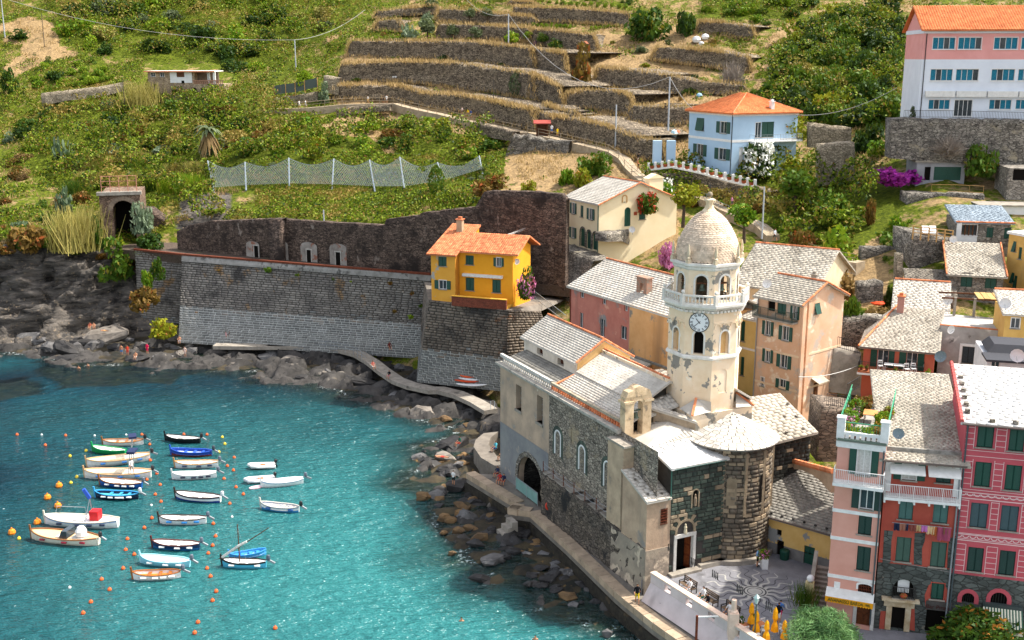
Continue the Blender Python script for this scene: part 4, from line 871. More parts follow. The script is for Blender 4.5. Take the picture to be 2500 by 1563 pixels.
# HOUSES
def plaster(name,c,c2=None,patch='#9a8f84',thr=.66,**k):
 return M(name,c,c2,sc=.7,patches=[(patch,.55,thr,.04)],streak=('#7d7468',.5,.66),bump=.15,rough=.9,**k)if thr<.9 else M(name,c,c2,sc=.5,streak=k.pop('st',None),rough=.9,**k)
FRAME_W=flat('white_window_frame','#e9e8e4',.5)
class House:
 def __init__(s,name,label,L,yaw,R,zb,D,wall,cat='house',group=None,below=2.5,W=None,ztop=None):
  e=atY(*q(*L[:3]),L[3]);yaw=rad(yaw);s.x=Vector((math.cos(yaw),math.sin(yaw),0));s.y=Vector((-s.x.y,s.x.x,0))
  s.W=W if W else(atPl(*q(*R),e,s.y)-e).dot(s.x)
  s.zt=(ztop if ztop else e.z)-zb;s.zb=zb;s.O=Vector((e.x,e.y,zb));s.D=D;s.yaw=yaw;s.wall=wall;s.below=below
  s.t=thing(name,label,cat,s.O,yaw,group);s.op={'F':[],'R':[],'L':[]};s.items=[]
  s.rng=np.random.default_rng(abs(hash(label))%1000 if 0 else sum(map(ord,label)))
 def fr(s,f):
  return{'F':(Vector((0,0,0)),Vector((1,0,0)),Vector((0,-1,0)),s.W),'R':(Vector((s.W,0,0)),Vector((0,1,0)),Vector((1,0,0)),s.D),'L':(Vector((0,0,0)),Vector((0,1,0)),Vector((-1,0,0)),s.D)}[f]
 def loc(s,w):d=w-s.O;return Vector((d.dot(s.x),d.dot(s.y),d.z))
 def px(s,f,c,x0,y0,x1,y1):
  o,a,n,_=s.fr(f);wo=s.O+s.x*o.x+s.y*o.y;wn=s.x*n.x+s.y*n.y;wa=s.x*a.x+s.y*a.y;xm,ym=(x0+x1)/2,(y0+y1)/2
  g=lambda x,y:(lambda p:((p-wo).dot(wa),p.z-s.zb))(atPl(*q(c,x,y),wo,wn))
  aa=sorted([g(x0,ym)[0],g(x1,ym)[0]]);zz=sorted([g(xm,y0)[1],g(xm,y1)[1]]);return aa[0],aa[1],zz[0],zz[1]
 def at(s,f,c,x,y):
  o,a,n,_=s.fr(f);wo=s.O+s.x*o.x+s.y*o.y;wn=s.x*n.x+s.y*n.y;p=atPl(*q(c,x,y),wo,wn)
  return(p-wo).dot(s.x*a.x+s.y*a.y),p.z-s.zb
 def part(s,name,mb,m=None):return mb.build(name,m,s.t)
 def win(s,f,kind,c,x0,y0,x1,y1,arch=False,sh=None,sill=True):
  a0,a1,z0,z1=s.px(f,c,x0,y0,x1,y1);s.op[f].append((a0,a1,z0,z1,arch));s.items.append((f,kind,a0,a1,z0,z1,arch,sh or GREEN_SH,sill))
 def walls(s,split=None,depth=.2,gable=None,back=True,name='wall'):
  """split=(z, lower material); gable=('R'|'L'|'F', rise, apex fraction)"""
  segs=[(-s.below,s.zt,s.wall)]if not split else[(-s.below,split[0],split[1]),(split[0],s.zt,s.wall)]
  s.P={}
  for z0,z1,m in segs:
   mb=MB()
   for f in 'FRL':
    o,a,n,A=s.fr(f);s.P[f]=wall_face(mb,o,a,n,0,A,z0,z1,s.op[f],depth)
   mb.face((0,s.D,z0),(s.W,s.D,z0),(s.W,s.D,z1),(0,s.D,z1))
   if z1==s.zt:
    mb.face((0,0,z1),(s.W,0,z1),(s.W,s.D,z1),(0,s.D,z1))
    for g in(gable or[]):
     o,a,n,A=s.fr(g[0]);mb.face(o+Vector((0,0,z1)),o+a*A+Vector((0,0,z1)),*[o+a*A*fr_+Vector((0,0,z1+rz_))for fr_,rz_ in g[1]])
   s.part(name,mb,m)
  for it in s.items:s.mk(*it)
 def mk(s,f,kind,a0,a1,z0,z1,arch,sh,sill):
  P=s.P[f];w_=a1-a0;mid=(a0+a1)/2
  mb=MB()
  if kind in('k',):
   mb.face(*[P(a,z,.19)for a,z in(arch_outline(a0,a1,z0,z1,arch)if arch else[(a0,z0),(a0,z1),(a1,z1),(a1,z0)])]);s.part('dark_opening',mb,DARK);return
  if kind in('d','D'):
   rect_panel(mb,P,a0,a1,z0,z1,.12,.18);d=s.part('door',mb,sh)
   mb=MB();rect_panel(mb,P,mid-.02,mid+.02,z0,z1,.09,.12)
   for zz in(.12,.55):rect_panel(mb,P,a0+w_*.1,mid-w_*.06,z0+(z1-z0)*zz,z0+(z1-z0)*(zz+.34),.09,.12);rect_panel(mb,P,mid+w_*.06,a1-w_*.1,z0+(z1-z0)*zz,z0+(z1-z0)*(zz+.34),.09,.12)
   mb.build('door_panels',sh,d);return
  wi=MB();rect_panel(wi,P,a0-.07,a0,z0-.04,z1+.07,-.025,.04);rect_panel(wi,P,a1,a1+.07,z0-.04,z1+.07,-.025,.04);rect_panel(wi,P,a0,a1,z1,z1+.07,-.025,.04)
  wi=s.part('window',wi,FRAME_W if sill and kind in 'wpcq' else s.wall)
  mb.face(*[P(a,z,.17)for a,z in((a0,z0),(a1,z0),(a1,z1),(a0,z1))]);mb.build('pane',GLASS if kind!='c' else CURTAIN,wi)
  if kind in('w','p','c','q'):
   mb=MB();fwd=.06
   nm={'q':4}.get(kind,2)
   for k in range(nm+1):rect_panel(mb,P,max(a0,a0+w_*k/nm-fwd/2),min(a1,a0+w_*k/nm+fwd/2),z0,z1,.11,.165)
   for zz in(z0,z1-fwd):rect_panel(mb,P,a0,a1,zz,zz+fwd,.11,.165)
   mb.build('sash',FRAME_W,wi)
  if sill:
   mb=MB();rect_panel(mb,P,a0-.12,a1+.12,z0-.09,z0,-.12,.15);mb.build('sill',CONCRETE if kind!='q' else FRAME_W,wi)
  def leaf(b0,b1,d0,d1,tilt=0):
   mb=MB();rect_panel(mb,P,b0,b1,z0+.02,z1-.02,d0,d1);n=max(5,int((z1-z0)/.14));e=.05
   for k in range(n):
    zz=z0+.1+(z1-z0-.2)*k/n;h=(z1-z0-.2)/n
    mb.face(P(b0+e,zz,d0-.002),P(b1-e,zz,d0-.002),P(b1-e,zz+h*.8,d0+.0),P(b0+e,zz+h*.8,d0+.0))if 0 else mb.hexa([P(b0+e,zz,d0-.028),P(b1-e,zz,d0-.028),P(b1-e,zz,d0),P(b0+e,zz,d0)],[P(b0+e,zz+h*.75,d0-.006),P(b1-e,zz+h*.75,d0-.006),P(b1-e,zz+h*.75,d0),P(b0+e,zz+h*.75,d0)])
   s.part('shutter',mb,sh)
  if kind=='s':leaf(a0+.02,mid-.015,.06,.10);leaf(mid+.015,a1-.02,.06,.10)
  if kind=='w':leaf(a0-w_*.55-.08,a0-.08,-.07,-.03);leaf(a1+.08,a1+w_*.55+.08,-.07,-.03)
  if kind=='c':leaf(a0-w_*.55-.08,a0-.08,-.07,-.03);leaf(a1+.08,a1+w_*.55+.08,-.07,-.03)
  if kind=='t':
   mb=MB()
   for b0,b1 in((a0+.02,mid-.01),(mid+.01,a1-.02)):
    mb.hexa([P(b0,z0,-.35),P(b1,z0,-.35),P(b1,z0,-.30),P(b0,z0,-.30)],[P(b0,z1,.02),P(b1,z1,.02),P(b1,z1,.06),P(b0,z1,.06)])
   s.part('shutter',mb,sh)
 def band(s,f,z0,z1,proud,m,name='string_course',a0=None,a1=None):
  o,a,n,A=s.fr(f);mb=MB();P=s.P[f];rect_panel(mb,P,a0 if a0 is not None else-.02,a1 if a1 is not None else A+.02,z0,z1,-proud,.02);return s.part(name,mb,m)
 def slab(s,f,a0,a1,z0,z1,d0,d1,m,name):mb=MB();rect_panel(mb,s.P[f],a0,a1,z0,z1,d0,d1);return s.part(name,mb,m)
 def roof(s,planes,m=SLATE,tile=False,course=.29,sw=.55,indiv=0,tw=.3):
  if tile:tile_roof(s.t,planes,m,.42,tw)
  else:slate_roof(s.t,planes,m,s.rng,course,sw,'slate',indiv)
 def gable_x(s,rise,ov=.35,frac=.5,z=None,**k):
  z=s.zt if z is None else z;sl=rise/(s.D*frac);e=z-ov*sl+.03;yr=s.D*frac;eb=z-ov*rise/(s.D*(1-frac))+.03
  s.roof([((-ov,-ov,e),(s.W+ov,-ov,e),(s.W+ov,yr,z+rise+.03),(-ov,yr,z+rise+.03)),((s.W+ov,s.D+ov,eb),(-ov,s.D+ov,eb),(-ov,yr,z+rise+.03),(s.W+ov,yr,z+rise+.03))],**k)
  ridge_tiles(s.t,(-ov,yr,z+rise+.12),(s.W+ov,yr,z+rise+.12),TERRA)
 def mono(s,rise,ov=.3,m=SLATE,**k):
  e=s.zt-ov*rise/s.D+.03
  s.roof([((-ov,-ov,e),(s.W+ov,-ov,e),(s.W+ov,s.D,s.zt+rise+.03),(-ov,s.D,s.zt+rise+.03))],m,**k)
 def gutter(s,f='F',off=.42,z=None,m=None):
  o,a,n,A=s.fr(f);z=s.zt-.1 if z is None else z;mb=MB();mb.tube([o+n*off+a*-.3+Vector((0,0,z)),o+n*off+a*(A+.3)+Vector((0,0,z))],.07,6);return s.part('gutter',mb,m or flat('brown_gutter','#5d5048',.6))
 def pipe(s,f,a,z0,z1,m=None):
  P=s.P[f];mb=MB();mb.tube([P(a,z0,-.09),P(a,z1,-.09)],.06,6);return s.part('drainpipe',mb,m or GALV)
 def chimney(s,x,y,z0,z1,w=.6,m=None,cap=TERRA):
  mb=MB();mb.box(x-w/2,x+w/2,y-w/2,y+w/2,z0,z1);c=s.part('chimney',mb,m or s.wall)
  mb=MB();mb.box(x-w*.65,x+w*.65,y-w*.65,y+w*.65,z1,z1+.1);mb.box(x-w*.3,x+w*.3,y-w*.3,y+w*.3,z1+.1,z1+.4);mb.build('chimney_cap',cap,c)
 def rail(s,f,a0,a1,zf,out,h=1.0,m=None,sp=.14,slab=.16,slabm=None,ret=True,name='balcony_railing'):
  """balcony: slab out from the face with a barred railing"""
  P=s.P[f];mb=MB();rect_panel(mb,P,a0,a1,zf-slab,zf,-out,.0);s.part('balcony_slab',mb,slabm or CONCRETE)
  mb=MB();m=m or IRON;e=.04
  runs=[(P(a0+e,zf,-out+e),P(a1-e,zf,-out+e))]+([(P(a0+e,zf,-out+e),P(a0+e,zf,0)),(P(a1-e,zf,-out+e),P(a1-e,zf,0))]if ret else[])
  up=Vector((0,0,1))
  for p,r in runs:
   mb.bar(p+up*h,r+up*h,.05,.04);mb.bar(p+up*.1,r+up*.1,.03,.03);n=max(2,int((r-p).length/sp))
   for k in range(n+1):c=p.lerp(r,k/n);mb.bar(c,c+up*h,.025 if k%8 else.05)
  return s.part(name,mb,m)
def text_part(body,size,mat,parent,loc,rot,name='lettering',ext=.006,align='CENTER',sx=1.0):
 cu=bpy.data.curves.new(name,'FONT');cu.body=body;cu.size=size;cu.extrude=ext;cu.align_x=align;cu.align_y='CENTER';cu.materials.append(mat)
 t=bpy.data.objects.new('t',cu);COL.objects.link(t);me=bpy.data.meshes.new_from_object(t.evaluated_get(bpy.context.evaluated_depsgraph_get()));bpy.data.objects.remove(t)
 o=link(name,me,parent);o.location=loc;o.rotation_euler=rot;o.scale=(sx,1,1);return o
up=Vector((0,0,1))
PPINK=M('pale_pink_plaster','#d9a190','#cf9583',sc=.5,streak=('#b98c7c',.6,.62),rough=.9)
pp=House('pink_house','narrow pale pink house with white bands, roof garden terrace and yellow bar awning',('C4',331,425,76.0),-22,('C4',597,470),3.45,9.5,PPINK)
pp.win('F','c','C4',440,440,512,595,sh=GREEN_SH);pp.win('F','w','C4',456,668,530,785,sh=DKGREEN_SH);pp.win('F','s','C4',445,820,520,925,sh=DKGREEN_SH);pp.win('F','s','C4',437,990,513,1125,sh=DKGREEN_SH)
pp.win('F','k','C4',443,1200,520,1268,arch=.35);pp.win('F','d','C4',435,1305,515,1430,sh=M('brown_door_wood','#6a3a1e','#4f2a14',sc=5,rough=.5))
pp.walls()
for(x0,y0,x1,y1)in((295,770,577,825),(285,925,570,980),(272,1135,537,1190)):
 z=(pp.at('F','C4',x0,y0)[1]+pp.at('F','C4',x1,y1)[1])/2;pp.band('F',z-.22,z+.05,.05,WHITE);pp.band('L',z-.22,z+.05,.05,WHITE)
zt=pp.zt;pp.band('F',zt-.1,zt+.35,.12,WHITE,'cornice');pp.band('L',zt-.1,zt+.35,.12,WHITE,'cornice');pp.band('F',zt+.5,zt+.62,.35,M('green_stained_ledge','#6f7d70','#59665a',sc=2),'cornice_ledge')
a,z=pp.at('F','C4',443,610);pp.rail('F',-.1,pp.W+.1,z-.25,.95,1.05,WHITE,.13,.22,WHITE)
mb=MB();P=pp.P['F'];b0=pp.px('F','C4',443,1200,520,1268)
for k in range(9):mb.bar(P(b0[0]+(b0[1]-b0[0])*k/8,b0[2],.1),P(b0[0]+(b0[1]-b0[0])*k/8,b0[3],.1),.03)
for k in range(4):mb.bar(P(b0[0],b0[2]+(b0[3]-b0[2])*k/4,.1),P(b0[1],b0[2]+(b0[3]-b0[2])*k/4,.1),.03)
pp.part('window_bars',mb,RUST);mb=MB();arch_band(mb,P,b0[0],b0[1],b0[2]+.5,b0[3],.14,.03,.35);pp.part('window_arch',mb,WHITE)
d0=pp.px('F','C4',435,1305,515,1430);mb=MB();rect_panel(mb,P,d0[0]-.25,d0[0],0,d0[3]+.1,-.06,.1);rect_panel(mb,P,d0[1],d0[1]+.25,0,d0[3]+.1,-.06,.1);pp.part('door_frame',mb,M('pale_marble','#d5d2cb'))
pp.pipe('F',pp.W-.1,.5,zt,flat('slate_pipe','#4a5558',.5))
mb=MB();za=pp.at('F','C4',410,1262)[1];A0,A1=-.05,pp.W+.05
P_=lambda a,z,d:P(a,z,d)
mb.hexa([P(A0,za,-.85),P(A1,za,-.85),P(A1,za+.02,-.85),P(A0,za+.02,-.85)],[P(A0,za+.35,0),P(A1,za+.35,0),P(A1,za+.4,0),P(A0,za+.4,0)]);aw=pp.part('awning',mb,M('awning_white','#e3e2dc','#d2d1ca',sc=2))
mb=MB();n=18;YA=M('awning_yellow','#f0a81c','#e39a12',sc=2)
for k in range(n):
 u0,u1=A0+(A1-A0)*k/n,A0+(A1-A0)*(k+1)/n;mb.face(P(u0,za+.02,-.86),P(u1,za+.02,-.86),P(u1,za-.36,-.88),P((u0+u1)/2,za-.46,-.88),P(u0,za-.36,-.88))
mb.build('valance',YA,aw)
fr=Matrix.Rotation(rad(90),4,'X').to_euler()
TXG=flat('lettering_green','#1f4a25',.6)
text_part('ANANASSO BAR',.40,TXG,aw,P(pp.W*.37,za-.2,-.89),(rad(90),0,0),sx=.72);text_part('DAL 1985',.32,TXG,aw,P(pp.W*.83,za-.2,-.89),(rad(90),0,0),sx=.62)
mb=MB();rect_panel(mb,P,pp.W*.14,pp.W*.27,pp.at('F','C4',305,1200)[1]-.3,pp.at('F','C4',305,1200)[1]+.25,-.04,0);pp.part('plaque',mb,WHITE)
mb=MB();mb.box(-.1,pp.W+.1,-.1,pp.D,zt+.35,zt+.5);pp.part('terrace_floor',mb,M('terrace_tile_grey','#a8a49c','#8d8981',sc=2))
mb=MB();zz=zt+.6
for k in range(9):x0=pp.W*k/9;mb.box(x0+.12,x0+pp.W/9,-.12,.1,zz,zz+.28)
mb.box(-.1,pp.W+.1,-.12,.1,zz+.28,zz+.5);mb.box(-.1,pp.W+.1,-.12,.1,zz-.1,zz);pp.part('slotted_parapet',mb,WHITE)
for x in(.15,pp.W-.15):mb=MB();mb.box(x-.28,x+.28,-.2,.36,zz,zz+1.5);mb.box(x-.33,x+.33,-.25,.41,zz+1.5,zz+1.58);pp.part('terrace_pier',mb,WHITE)
mb=MB();GRAIL=flat('green_rail_paint','#3f9d74',.5)
for x in(0,pp.W):
 for h in(1.3,1.0):mb.bar((x,.3,zz+h),(x,pp.D,zz+h),.05)
 for y in np.arange(.5,pp.D,.9):mb.bar((x,y,zz-.2),(x,y,zz+1.3),.04)
for h in(1.2,):mb.bar((.3,0,zz+h),(pp.W-.3,0,zz+h),.05)
for x in np.arange(.4,pp.W-.2,.2):mb.bar((x,.0,zz+.3),(x,0,zz+1.2),.02)
pp.part('terrace_railing',mb,GRAIL)
RED=M('red_plaster','#b45646','#a54c3e',sc=.6,patches=[('#a86a58',.7,.66,.08)],streak=('#96493c',.6,.64),rough=.9)
STONEF=M('dark_facade_stone','#5d625d','#474b47',sc=.7,stone=(1.5,3.0,'#3a3c38',.30),patches=[('#8f887b',.9,.64,.05)],bump=.5,rough=.9)
rh=House('red_house','red house with dark stone ground floor, white balcony and long lichened slate roof',('C4',605,490,75.2),-14,('C4',1022,520),3.45,13.5,RED)
rh.win('F','c','C4',692,515,770,622);rh.win('F','s','C4',880,535,965,637,sh=DKGREEN_SH)
for w4 in((672,712,752,840),(862,730,947,860)):rh.win('F','s','C4',*w4,sh=flat('teal_grey_shutter','#48706a',.6))
for w4 in((655,938,738,1075),(848,965,935,1105)):rh.win('F','s','C4',*w4,sh=GREY_SH)
rh.win('F','k','C4',640,1172,755,1272,arch=True);rh.win('F','s','C4',850,1195,922,1285);rh.win('F','k','C4',628,1322,703,1450);rh.win('F','k','C4',820,1347,940,1470)
zs=rh.at('F','C4',780,1100)[1];rh.walls(split=(zs,STONEF));P=rh.P['F']
def patch(h,f,pts,m,name,proud=.025):
 mb=MB();mb.hexa([h.P[f](a,z,.0)for a,z in pts],[h.P[f](a,z,-proud)for a,z in pts]);return h.part(name,mb,m)
def pxpts(h,f,c,pts):return[h.at(f,c,x,y)for x,y in pts]
for pts in(((590,900),(640,905),(630,960),(625,1080),(580,1085)),((760,915),(820,915),(815,960),(800,1000),(800,1095),(755,1090),(755,1000)),((955,940),(990,945),(978,1110),(940,1112),(945,1000))):patch(rh,'F',pxpts(rh,'F','C4',pts),STONEF,'exposed_stone')
for pts in(((820,1340),(815,1260),(838,1205),(848,1200),(848,1290),(925,1290),(925,1200),(945,1240),(948,1340)),((560,1452),(570,1350),(600,1350),(600,1452)),((718,1450),(718,1285),(758,1290),(760,1460))):patch(rh,'F',pxpts(rh,'F','C4',pts),RED,'red_lower_plaster')
d0=rh.px('F','C4',628,1322,703,1450);mb=MB();MARB=M('old_marble','#cdbda0','#a8906c',sc=1.5)
rect_panel(mb,P,d0[0]-.4,d0[0],0,d0[3]+.1,-.12,.1);rect_panel(mb,P,d0[1],d0[1]+.4,0,d0[3]+.1,-.12,.1);rect_panel(mb,P,d0[0]-.6,d0[1]+.6,d0[3],d0[3]+.55,-.18,.1);rect_panel(mb,P,d0[0]-.8,d0[1]+.9,d0[3]+.55,d0[3]+.72,-.5,.1);rh.part('door_surround',mb,MARB)
b0=rh.px('F','C4',640,1172,755,1272);mb=MB();arch_band(mb,P,b0[0],b0[1],b0[2],b0[3],.5,.06);rh.part('relief_arch',mb,STONEF)
mb=MB();rect_panel(mb,P,(b0[0]+b0[1])/2-.4,(b0[0]+b0[1])/2+.4,b0[2]+.3,b0[3]-.1,.14,.17);rh.part('french_window',mb,FRAME_W)
rh.rail('F',b0[0]-.1,b0[1]+.1,b0[2],.35,.9,IRON,.1,.1)
mb=MB();mb.sphere(P((b0[0]+b0[1])/2,b0[2]+.3,-.4),.28,8,.7);rh.part('red_flowers',mb,M('red_flower','#b3242a','#4c6b28',sc=9))
zt=rh.zt;za=rh.at('F','C4',815,700)[1];rh.rail('F',-.05,rh.W+.05,za-.1,1.0,1.0,WHITE,.12,.2,WHITE)
mb=MB();
for k in range(6):rect_panel(mb,P,rh.W*k/5-.06,rh.W*k/5+.06,za-.55,za-.28,-.9,0)
rh.part('balcony_brackets',mb,WHITE)
for s0,s1 in((.25,rh.W*.52),(rh.W*.56,rh.W-.05)):
 mb=MB();mb.hexa([P(s0,zt-.95,-.9),P(s1,zt-.95,-.9),P(s1,zt-.9,-.9),P(s0,zt-.9,-.9)],[P(s0,zt-.5,0),P(s1,zt-.5,0),P(s1,zt-.42,0),P(s0,zt-.42,0)]);rh.part('canvas_awning',mb,M('awning_white','#e3e2dc'))
rect=MB();rect_panel(rect,P,-.05,.4,za,zt,-.06,0);rh.part('white_pilaster',rect,WHITE);rect=MB();rect_panel(rect,P,rh.W-.4,rh.W+.05,za,zt,-.06,0);rh.part('white_pilaster',rect,WHITE)
rh.mono(2.7,.55,SLATE_OLD,course=.24,sw=.4);rh.gutter('F',.62)
mb=MB();mb.box(-.3,rh.W+.3,.75,.95,zt+.0,zt+.5);rh.part('roof_kerb',mb,M('lichen_kerb','#a29f97','#77746c',sc=2))
rh.pipe('F',rh.W-.05,.5,zt);mb=MB();mb.tube([P(.1,zs+.3,-.06),P(rh.W*.4,zs+.1,-.06),P(rh.W,zs-.2,-.06)],.025,4);rh.part('cable',mb,flat('cable_grey','#8a8580'))
SGN=flat('sign_brown','#2c1512',.6)
mb=MB();g0=rh.px('F','C4',820,1347,940,1470);rect_panel(mb,P,g0[0]-.1,g0[1]+.2,g0[3]+.05,g0[3]+.75,-.08,0);sg=rh.part('sign_board',mb,M('sign_slate','#5b5653','#48443f',sc=2))
text_part('Bar Pirata',.42,flat('sign_letter_brown','#4a1712',.6),sg,P((g0[0]+g0[1])/2,g0[3]+.3,-.1),(rad(90),0,0))
DP=M('deep_pink_plaster','#c25a62','#b55159',sc=.5,rough=.9)
dp=House('rose_house','deep rose house with thin white lines, green shutters and white slate roof',('C4',1048,292,74.0),-16,None,3.45,9,DP,W=7.6)
for w4,sh in(((1108,307,1200,440),GREEN_SH),((1285,320,1372,460),GREEN_SH),((1092,520,1183,657),GREEN_SH),((1263,537,1353,678),GREEN_SH),((1068,748,1165,885),flat('faded_blue_shutter','#3d5458',.6)),((1237,763,1335,905),flat('faded_blue_shutter','#3d5458',.6)),((1052,995,1140,1130),DKGREEN_SH),((1228,1013,1318,1150),DKGREEN_SH)):dp.win('F','s','C4',*w4,sh=sh)
dp.win('F','k','C4',1022,1248,1092,1305,arch=True);dp.win('F','k','C4',1182,1245,1275,1312,arch=True);dp.win('F','k','C4',1030,1335,1100,1480);dp.win('F','k','C4',1190,1400,1300,1490)
zs=dp.at('F','C4',1150,1160)[1];dp.walls(split=(zs,STONEF));P=dp.P['F'];mb=MB()
LINE=flat('white_line_paint','#e7cdc8',.8)
for z in np.arange(zs+.25,dp.zt-.3,.42):
 hs=[h for h in dp.op['F']if h[2]-.15<z<h[3]+.15];xs_=sorted([(h[0]-.18,h[1]+.18)for h in hs]);c0=.05
 for h0,h1 in xs_+[(dp.W,dp.W)]:
  if h0-c0>.1:rect_panel(mb,P,c0,h0,z,z+.035,-.012,0)
  c0=max(c0,h1)
for h in dp.op['F'][:8]:
 for x in(h[0]-.18,h[1]+.18):rect_panel(mb,P,x-.018,x+.018,h[2]-.15,h[3]+.15,-.012,0)
dp.part('painted_lines',mb,LINE)
for y in(718,955):
 z=dp.at('F','C4',1190,y)[1];mb=MB();rect_panel(mb,P,0,dp.W,z+.2,z+.26,-.016,0);rect_panel(mb,P,0,dp.W,z-.26,z-.2,-.016,0)
 for k in range(16):
  c=dp.W*(k+.5)/16
  for i in range(6):
   t0,t1=math.pi+math.pi*i/6,math.pi+math.pi*(i+1)/6;f=lambda t,r:P(c+r*math.cos(t),z+.15+r*math.sin(t)*.9,-.016)
   mb.face(f(t0,.17),f(t1,.17),f(t1,.23),f(t0,.23))
 dp.part('painted_frieze',mb,LINE)
for w4 in((1022,1248,1092,1305),(1182,1245,1275,1312)):
 b0=dp.px('F','C4',*w4);mb=MB();arch_band(mb,P,b0[0],b0[1],b0[2],b0[3],.3,.05);dp.part('arch_surround',mb,DP)
 mb=MB()
 for k in range(7):mb.bar(P(b0[0]+(b0[1]-b0[0])*k/6,b0[2],.1),P(b0[0]+(b0[1]-b0[0])*k/6,b0[3],.1),.03)
 dp.part('window_bars',mb,IRON)
dp.mono(1.7,.4,SLATE_WH,course=.42,sw=.8);dp.gutter('F',.5);dp.pipe('F',.12,.5,dp.zt,flat('slate_pipe','#4a5558',.5))
ridge_tiles(dp.t,(-.35,-.4,dp.zt+.1),(-.35,dp.D,dp.zt+1.85),M('pink_tile','#c65a55','#a94a46',sc=2),.5,.16,'verge_tile')
for k in range(6):
 mb=MB();mb.box(-.02,.3,.9+k*1.1,1.25+k*1.1,dp.zt+.2+k*.19,dp.zt+.55+k*.19);dp.part('roof_stone',mb,GREYWALL)
for k in range(4):
 mb=MB();mb.box(1.5+k*1.5,1.85+k*1.5,-.15,.15,dp.zt+.03,dp.zt+.3);dp.part('roof_stone',mb,GREYWALL)
a0=dp.px('F','C4',1133,1325,1355,1375);mb=MB();n=26;AWG=flat('awning_dark_green','#2f5a46',.7);AWC=flat('awning_cream','#e0dcc4',.8)
rect_panel(mb,P,a0[0],a0[1],a0[3]-.05,a0[3]+.25,-.35,0);aw=dp.part('awning',mb,flat('awning_case','#3f4a48'))
for k in range(n):
 u0,u1=a0[0]+(a0[1]-a0[0])*k/n,a0[0]+(a0[1]-a0[0])*(k+1)/n;mb=MB();mb.face(P(u0,a0[3],-.35),P(u1,a0[3],-.35),P(u1,a0[2]-.35,-1.4),P(u0,a0[2]-.35,-1.4));mb.build('awning_stripe',AWG if k%2 else AWC,aw)
mb=MB();mb.face(P(a0[0],a0[2]-.35,-1.4),P(a0[1],a0[2]-.35,-1.4),P(a0[1],a0[2]-.75,-1.42),P(a0[0],a0[2]-.75,-1.42));mb.build('valance',AWC,aw)
text_part('itano',.32,flat('lettering_black','#24221f'),aw,P(a0[0]+(a0[1]-a0[0])*.76,a0[2]-.55,-1.43),(rad(90),rad(0),0))
LY=M('peeling_yellow_plaster','#dcb874','#d0a862',sc=.6,patches=[('#8f8f8c',.42,.56,.02)],rough=.9)
ly=House('low_yellow_house','low peeling yellow building with dark slate roof and green door on the square',('C3',1135,790,89.0),-40,None,3.4,7.5,LY,W=8.6,below=1)
ly.win('F','k','C3',1247,897,1273,930);ly.win('F','k','C3',1245,957,1284,1052);ly.win('F','d','C3',1395,990,1455,1118,sh=GREEN_SH)
ly.walls(split=(1.0,M('grey_dado','#7f7c78','#6b6864',sc=1)),gable=None);ly.mono(2.3,.45,SLATE_DK,course=.34,sw=.6);ly.gutter('F',.5)
for k in range(8):
 mb=MB();mb.sphere((.4+k*1.0,-.05,ly.zt+.18),.14,6,.7);ly.part('roof_stone',mb,DARKBASE)
PEACH=M('weathered_peach_plaster','#dcb696','#d2a684',sc=.5,patches=[('#bfae9e',.45,.56,.08),('#e8d4ba',.7,.56,.08)],streak=('#b89a80',.5,.6),rough=.9)
ph=House('peach_house','tall weathered peach house with green balcony and leaning shutters beside the church',('B4',140,880,112.5),-50,('B4',432,950),4.0,7.4,PEACH)
ph.win('F','k','B4',205,905,255,990);ph.win('F','s','B4',270,915,330,1010);ph.win('F','w','B4',375,950,400,1045)
ph.win('F','w','B4',190,1055,222,1152);ph.win('F','w','B4',305,1090,345,1188);ph.win('F','w','B4',190,1243,220,1333);ph.win('F','w','B4',292,1282,335,1372);ph.win('F','p','B4',158,1432,180,1492);ph.win('F','w','B4',284,1447,324,1512)
ph.win('R','t','B4',518,935,552,1005);ph.win('R','d','E2',178,580,235,790,sh=WOODM)
ph.walls(gable=[('R',[(.5,1.7)])]);ph.gable_x(1.7,.4,m=SLATE_OLD,course=.34,sw=.6)
ridge_tiles(ph.t,(ph.W+.4,-.4,ph.zt-.1),(ph.W+.4,ph.D/2,ph.zt+1.8),TERRA,name='verge_tile');ridge_tiles(ph.t,(ph.W+.4,ph.D+.4,ph.zt-.1),(ph.W+.4,ph.D/2,ph.zt+1.8),TERRA,name='verge_tile')
z=ph.at('F','B4',300,1040)[1];ph.rail('F',.1,ph.W-.3,z,1.0,1.05,flat('balcony_green','#1d3a2f',.5),.12,.15)
for y in(1270,1500):z=ph.at('F','B4',290,y)[1];ph.band('F',z-.1,z+.12,.04,M('peach_band','#e5cba9','#d6b896'));ph.band('R',z-.1,z+.12,.04,M('peach_band','#e5cba9'))
ph.pipe('F',.1,0,ph.zt);ph.band('R',0,ph.zt,.25,PEACH,'corner_pilaster',.05,.6);ph.band('R',0,ph.zt,.2,PEACH,'chimney_breast',1.0,1.5)
mb=MB();d0=ph.px('R','E2',178,580,235,790);P=ph.P['R'];mb.hexa([P(d0[0]-.5,d0[3]+.2,-1.0),P(d0[1]+.5,d0[3]+.2,-1.0),P(d0[1]+.5,d0[3]+.6,0),P(d0[0]-.5,d0[3]+.6,0)],[P(d0[0]-.5,d0[3]+.28,-1.0),P(d0[1]+.5,d0[3]+.28,-1.0),P(d0[1]+.5,d0[3]+.68,0),P(d0[0]-.5,d0[3]+.68,0)]);ph.part('door_canopy',mb,SLATE_OLD)
yn=House('yellow_house','narrow yellow house half hidden between bell tower and peach house',('B4',-20,1010,117),-50,('B4',135,1040),4.0,6,plaster('soft_yellow_plaster','#dec27e','#d3b56e',thr=.7))
yn.win('F','s','B4',25,1055,52,1190);yn.win('F','s','B4',22,1295,46,1420);yn.walls();yn.mono(1.5,.5,SLATE,course=.34)
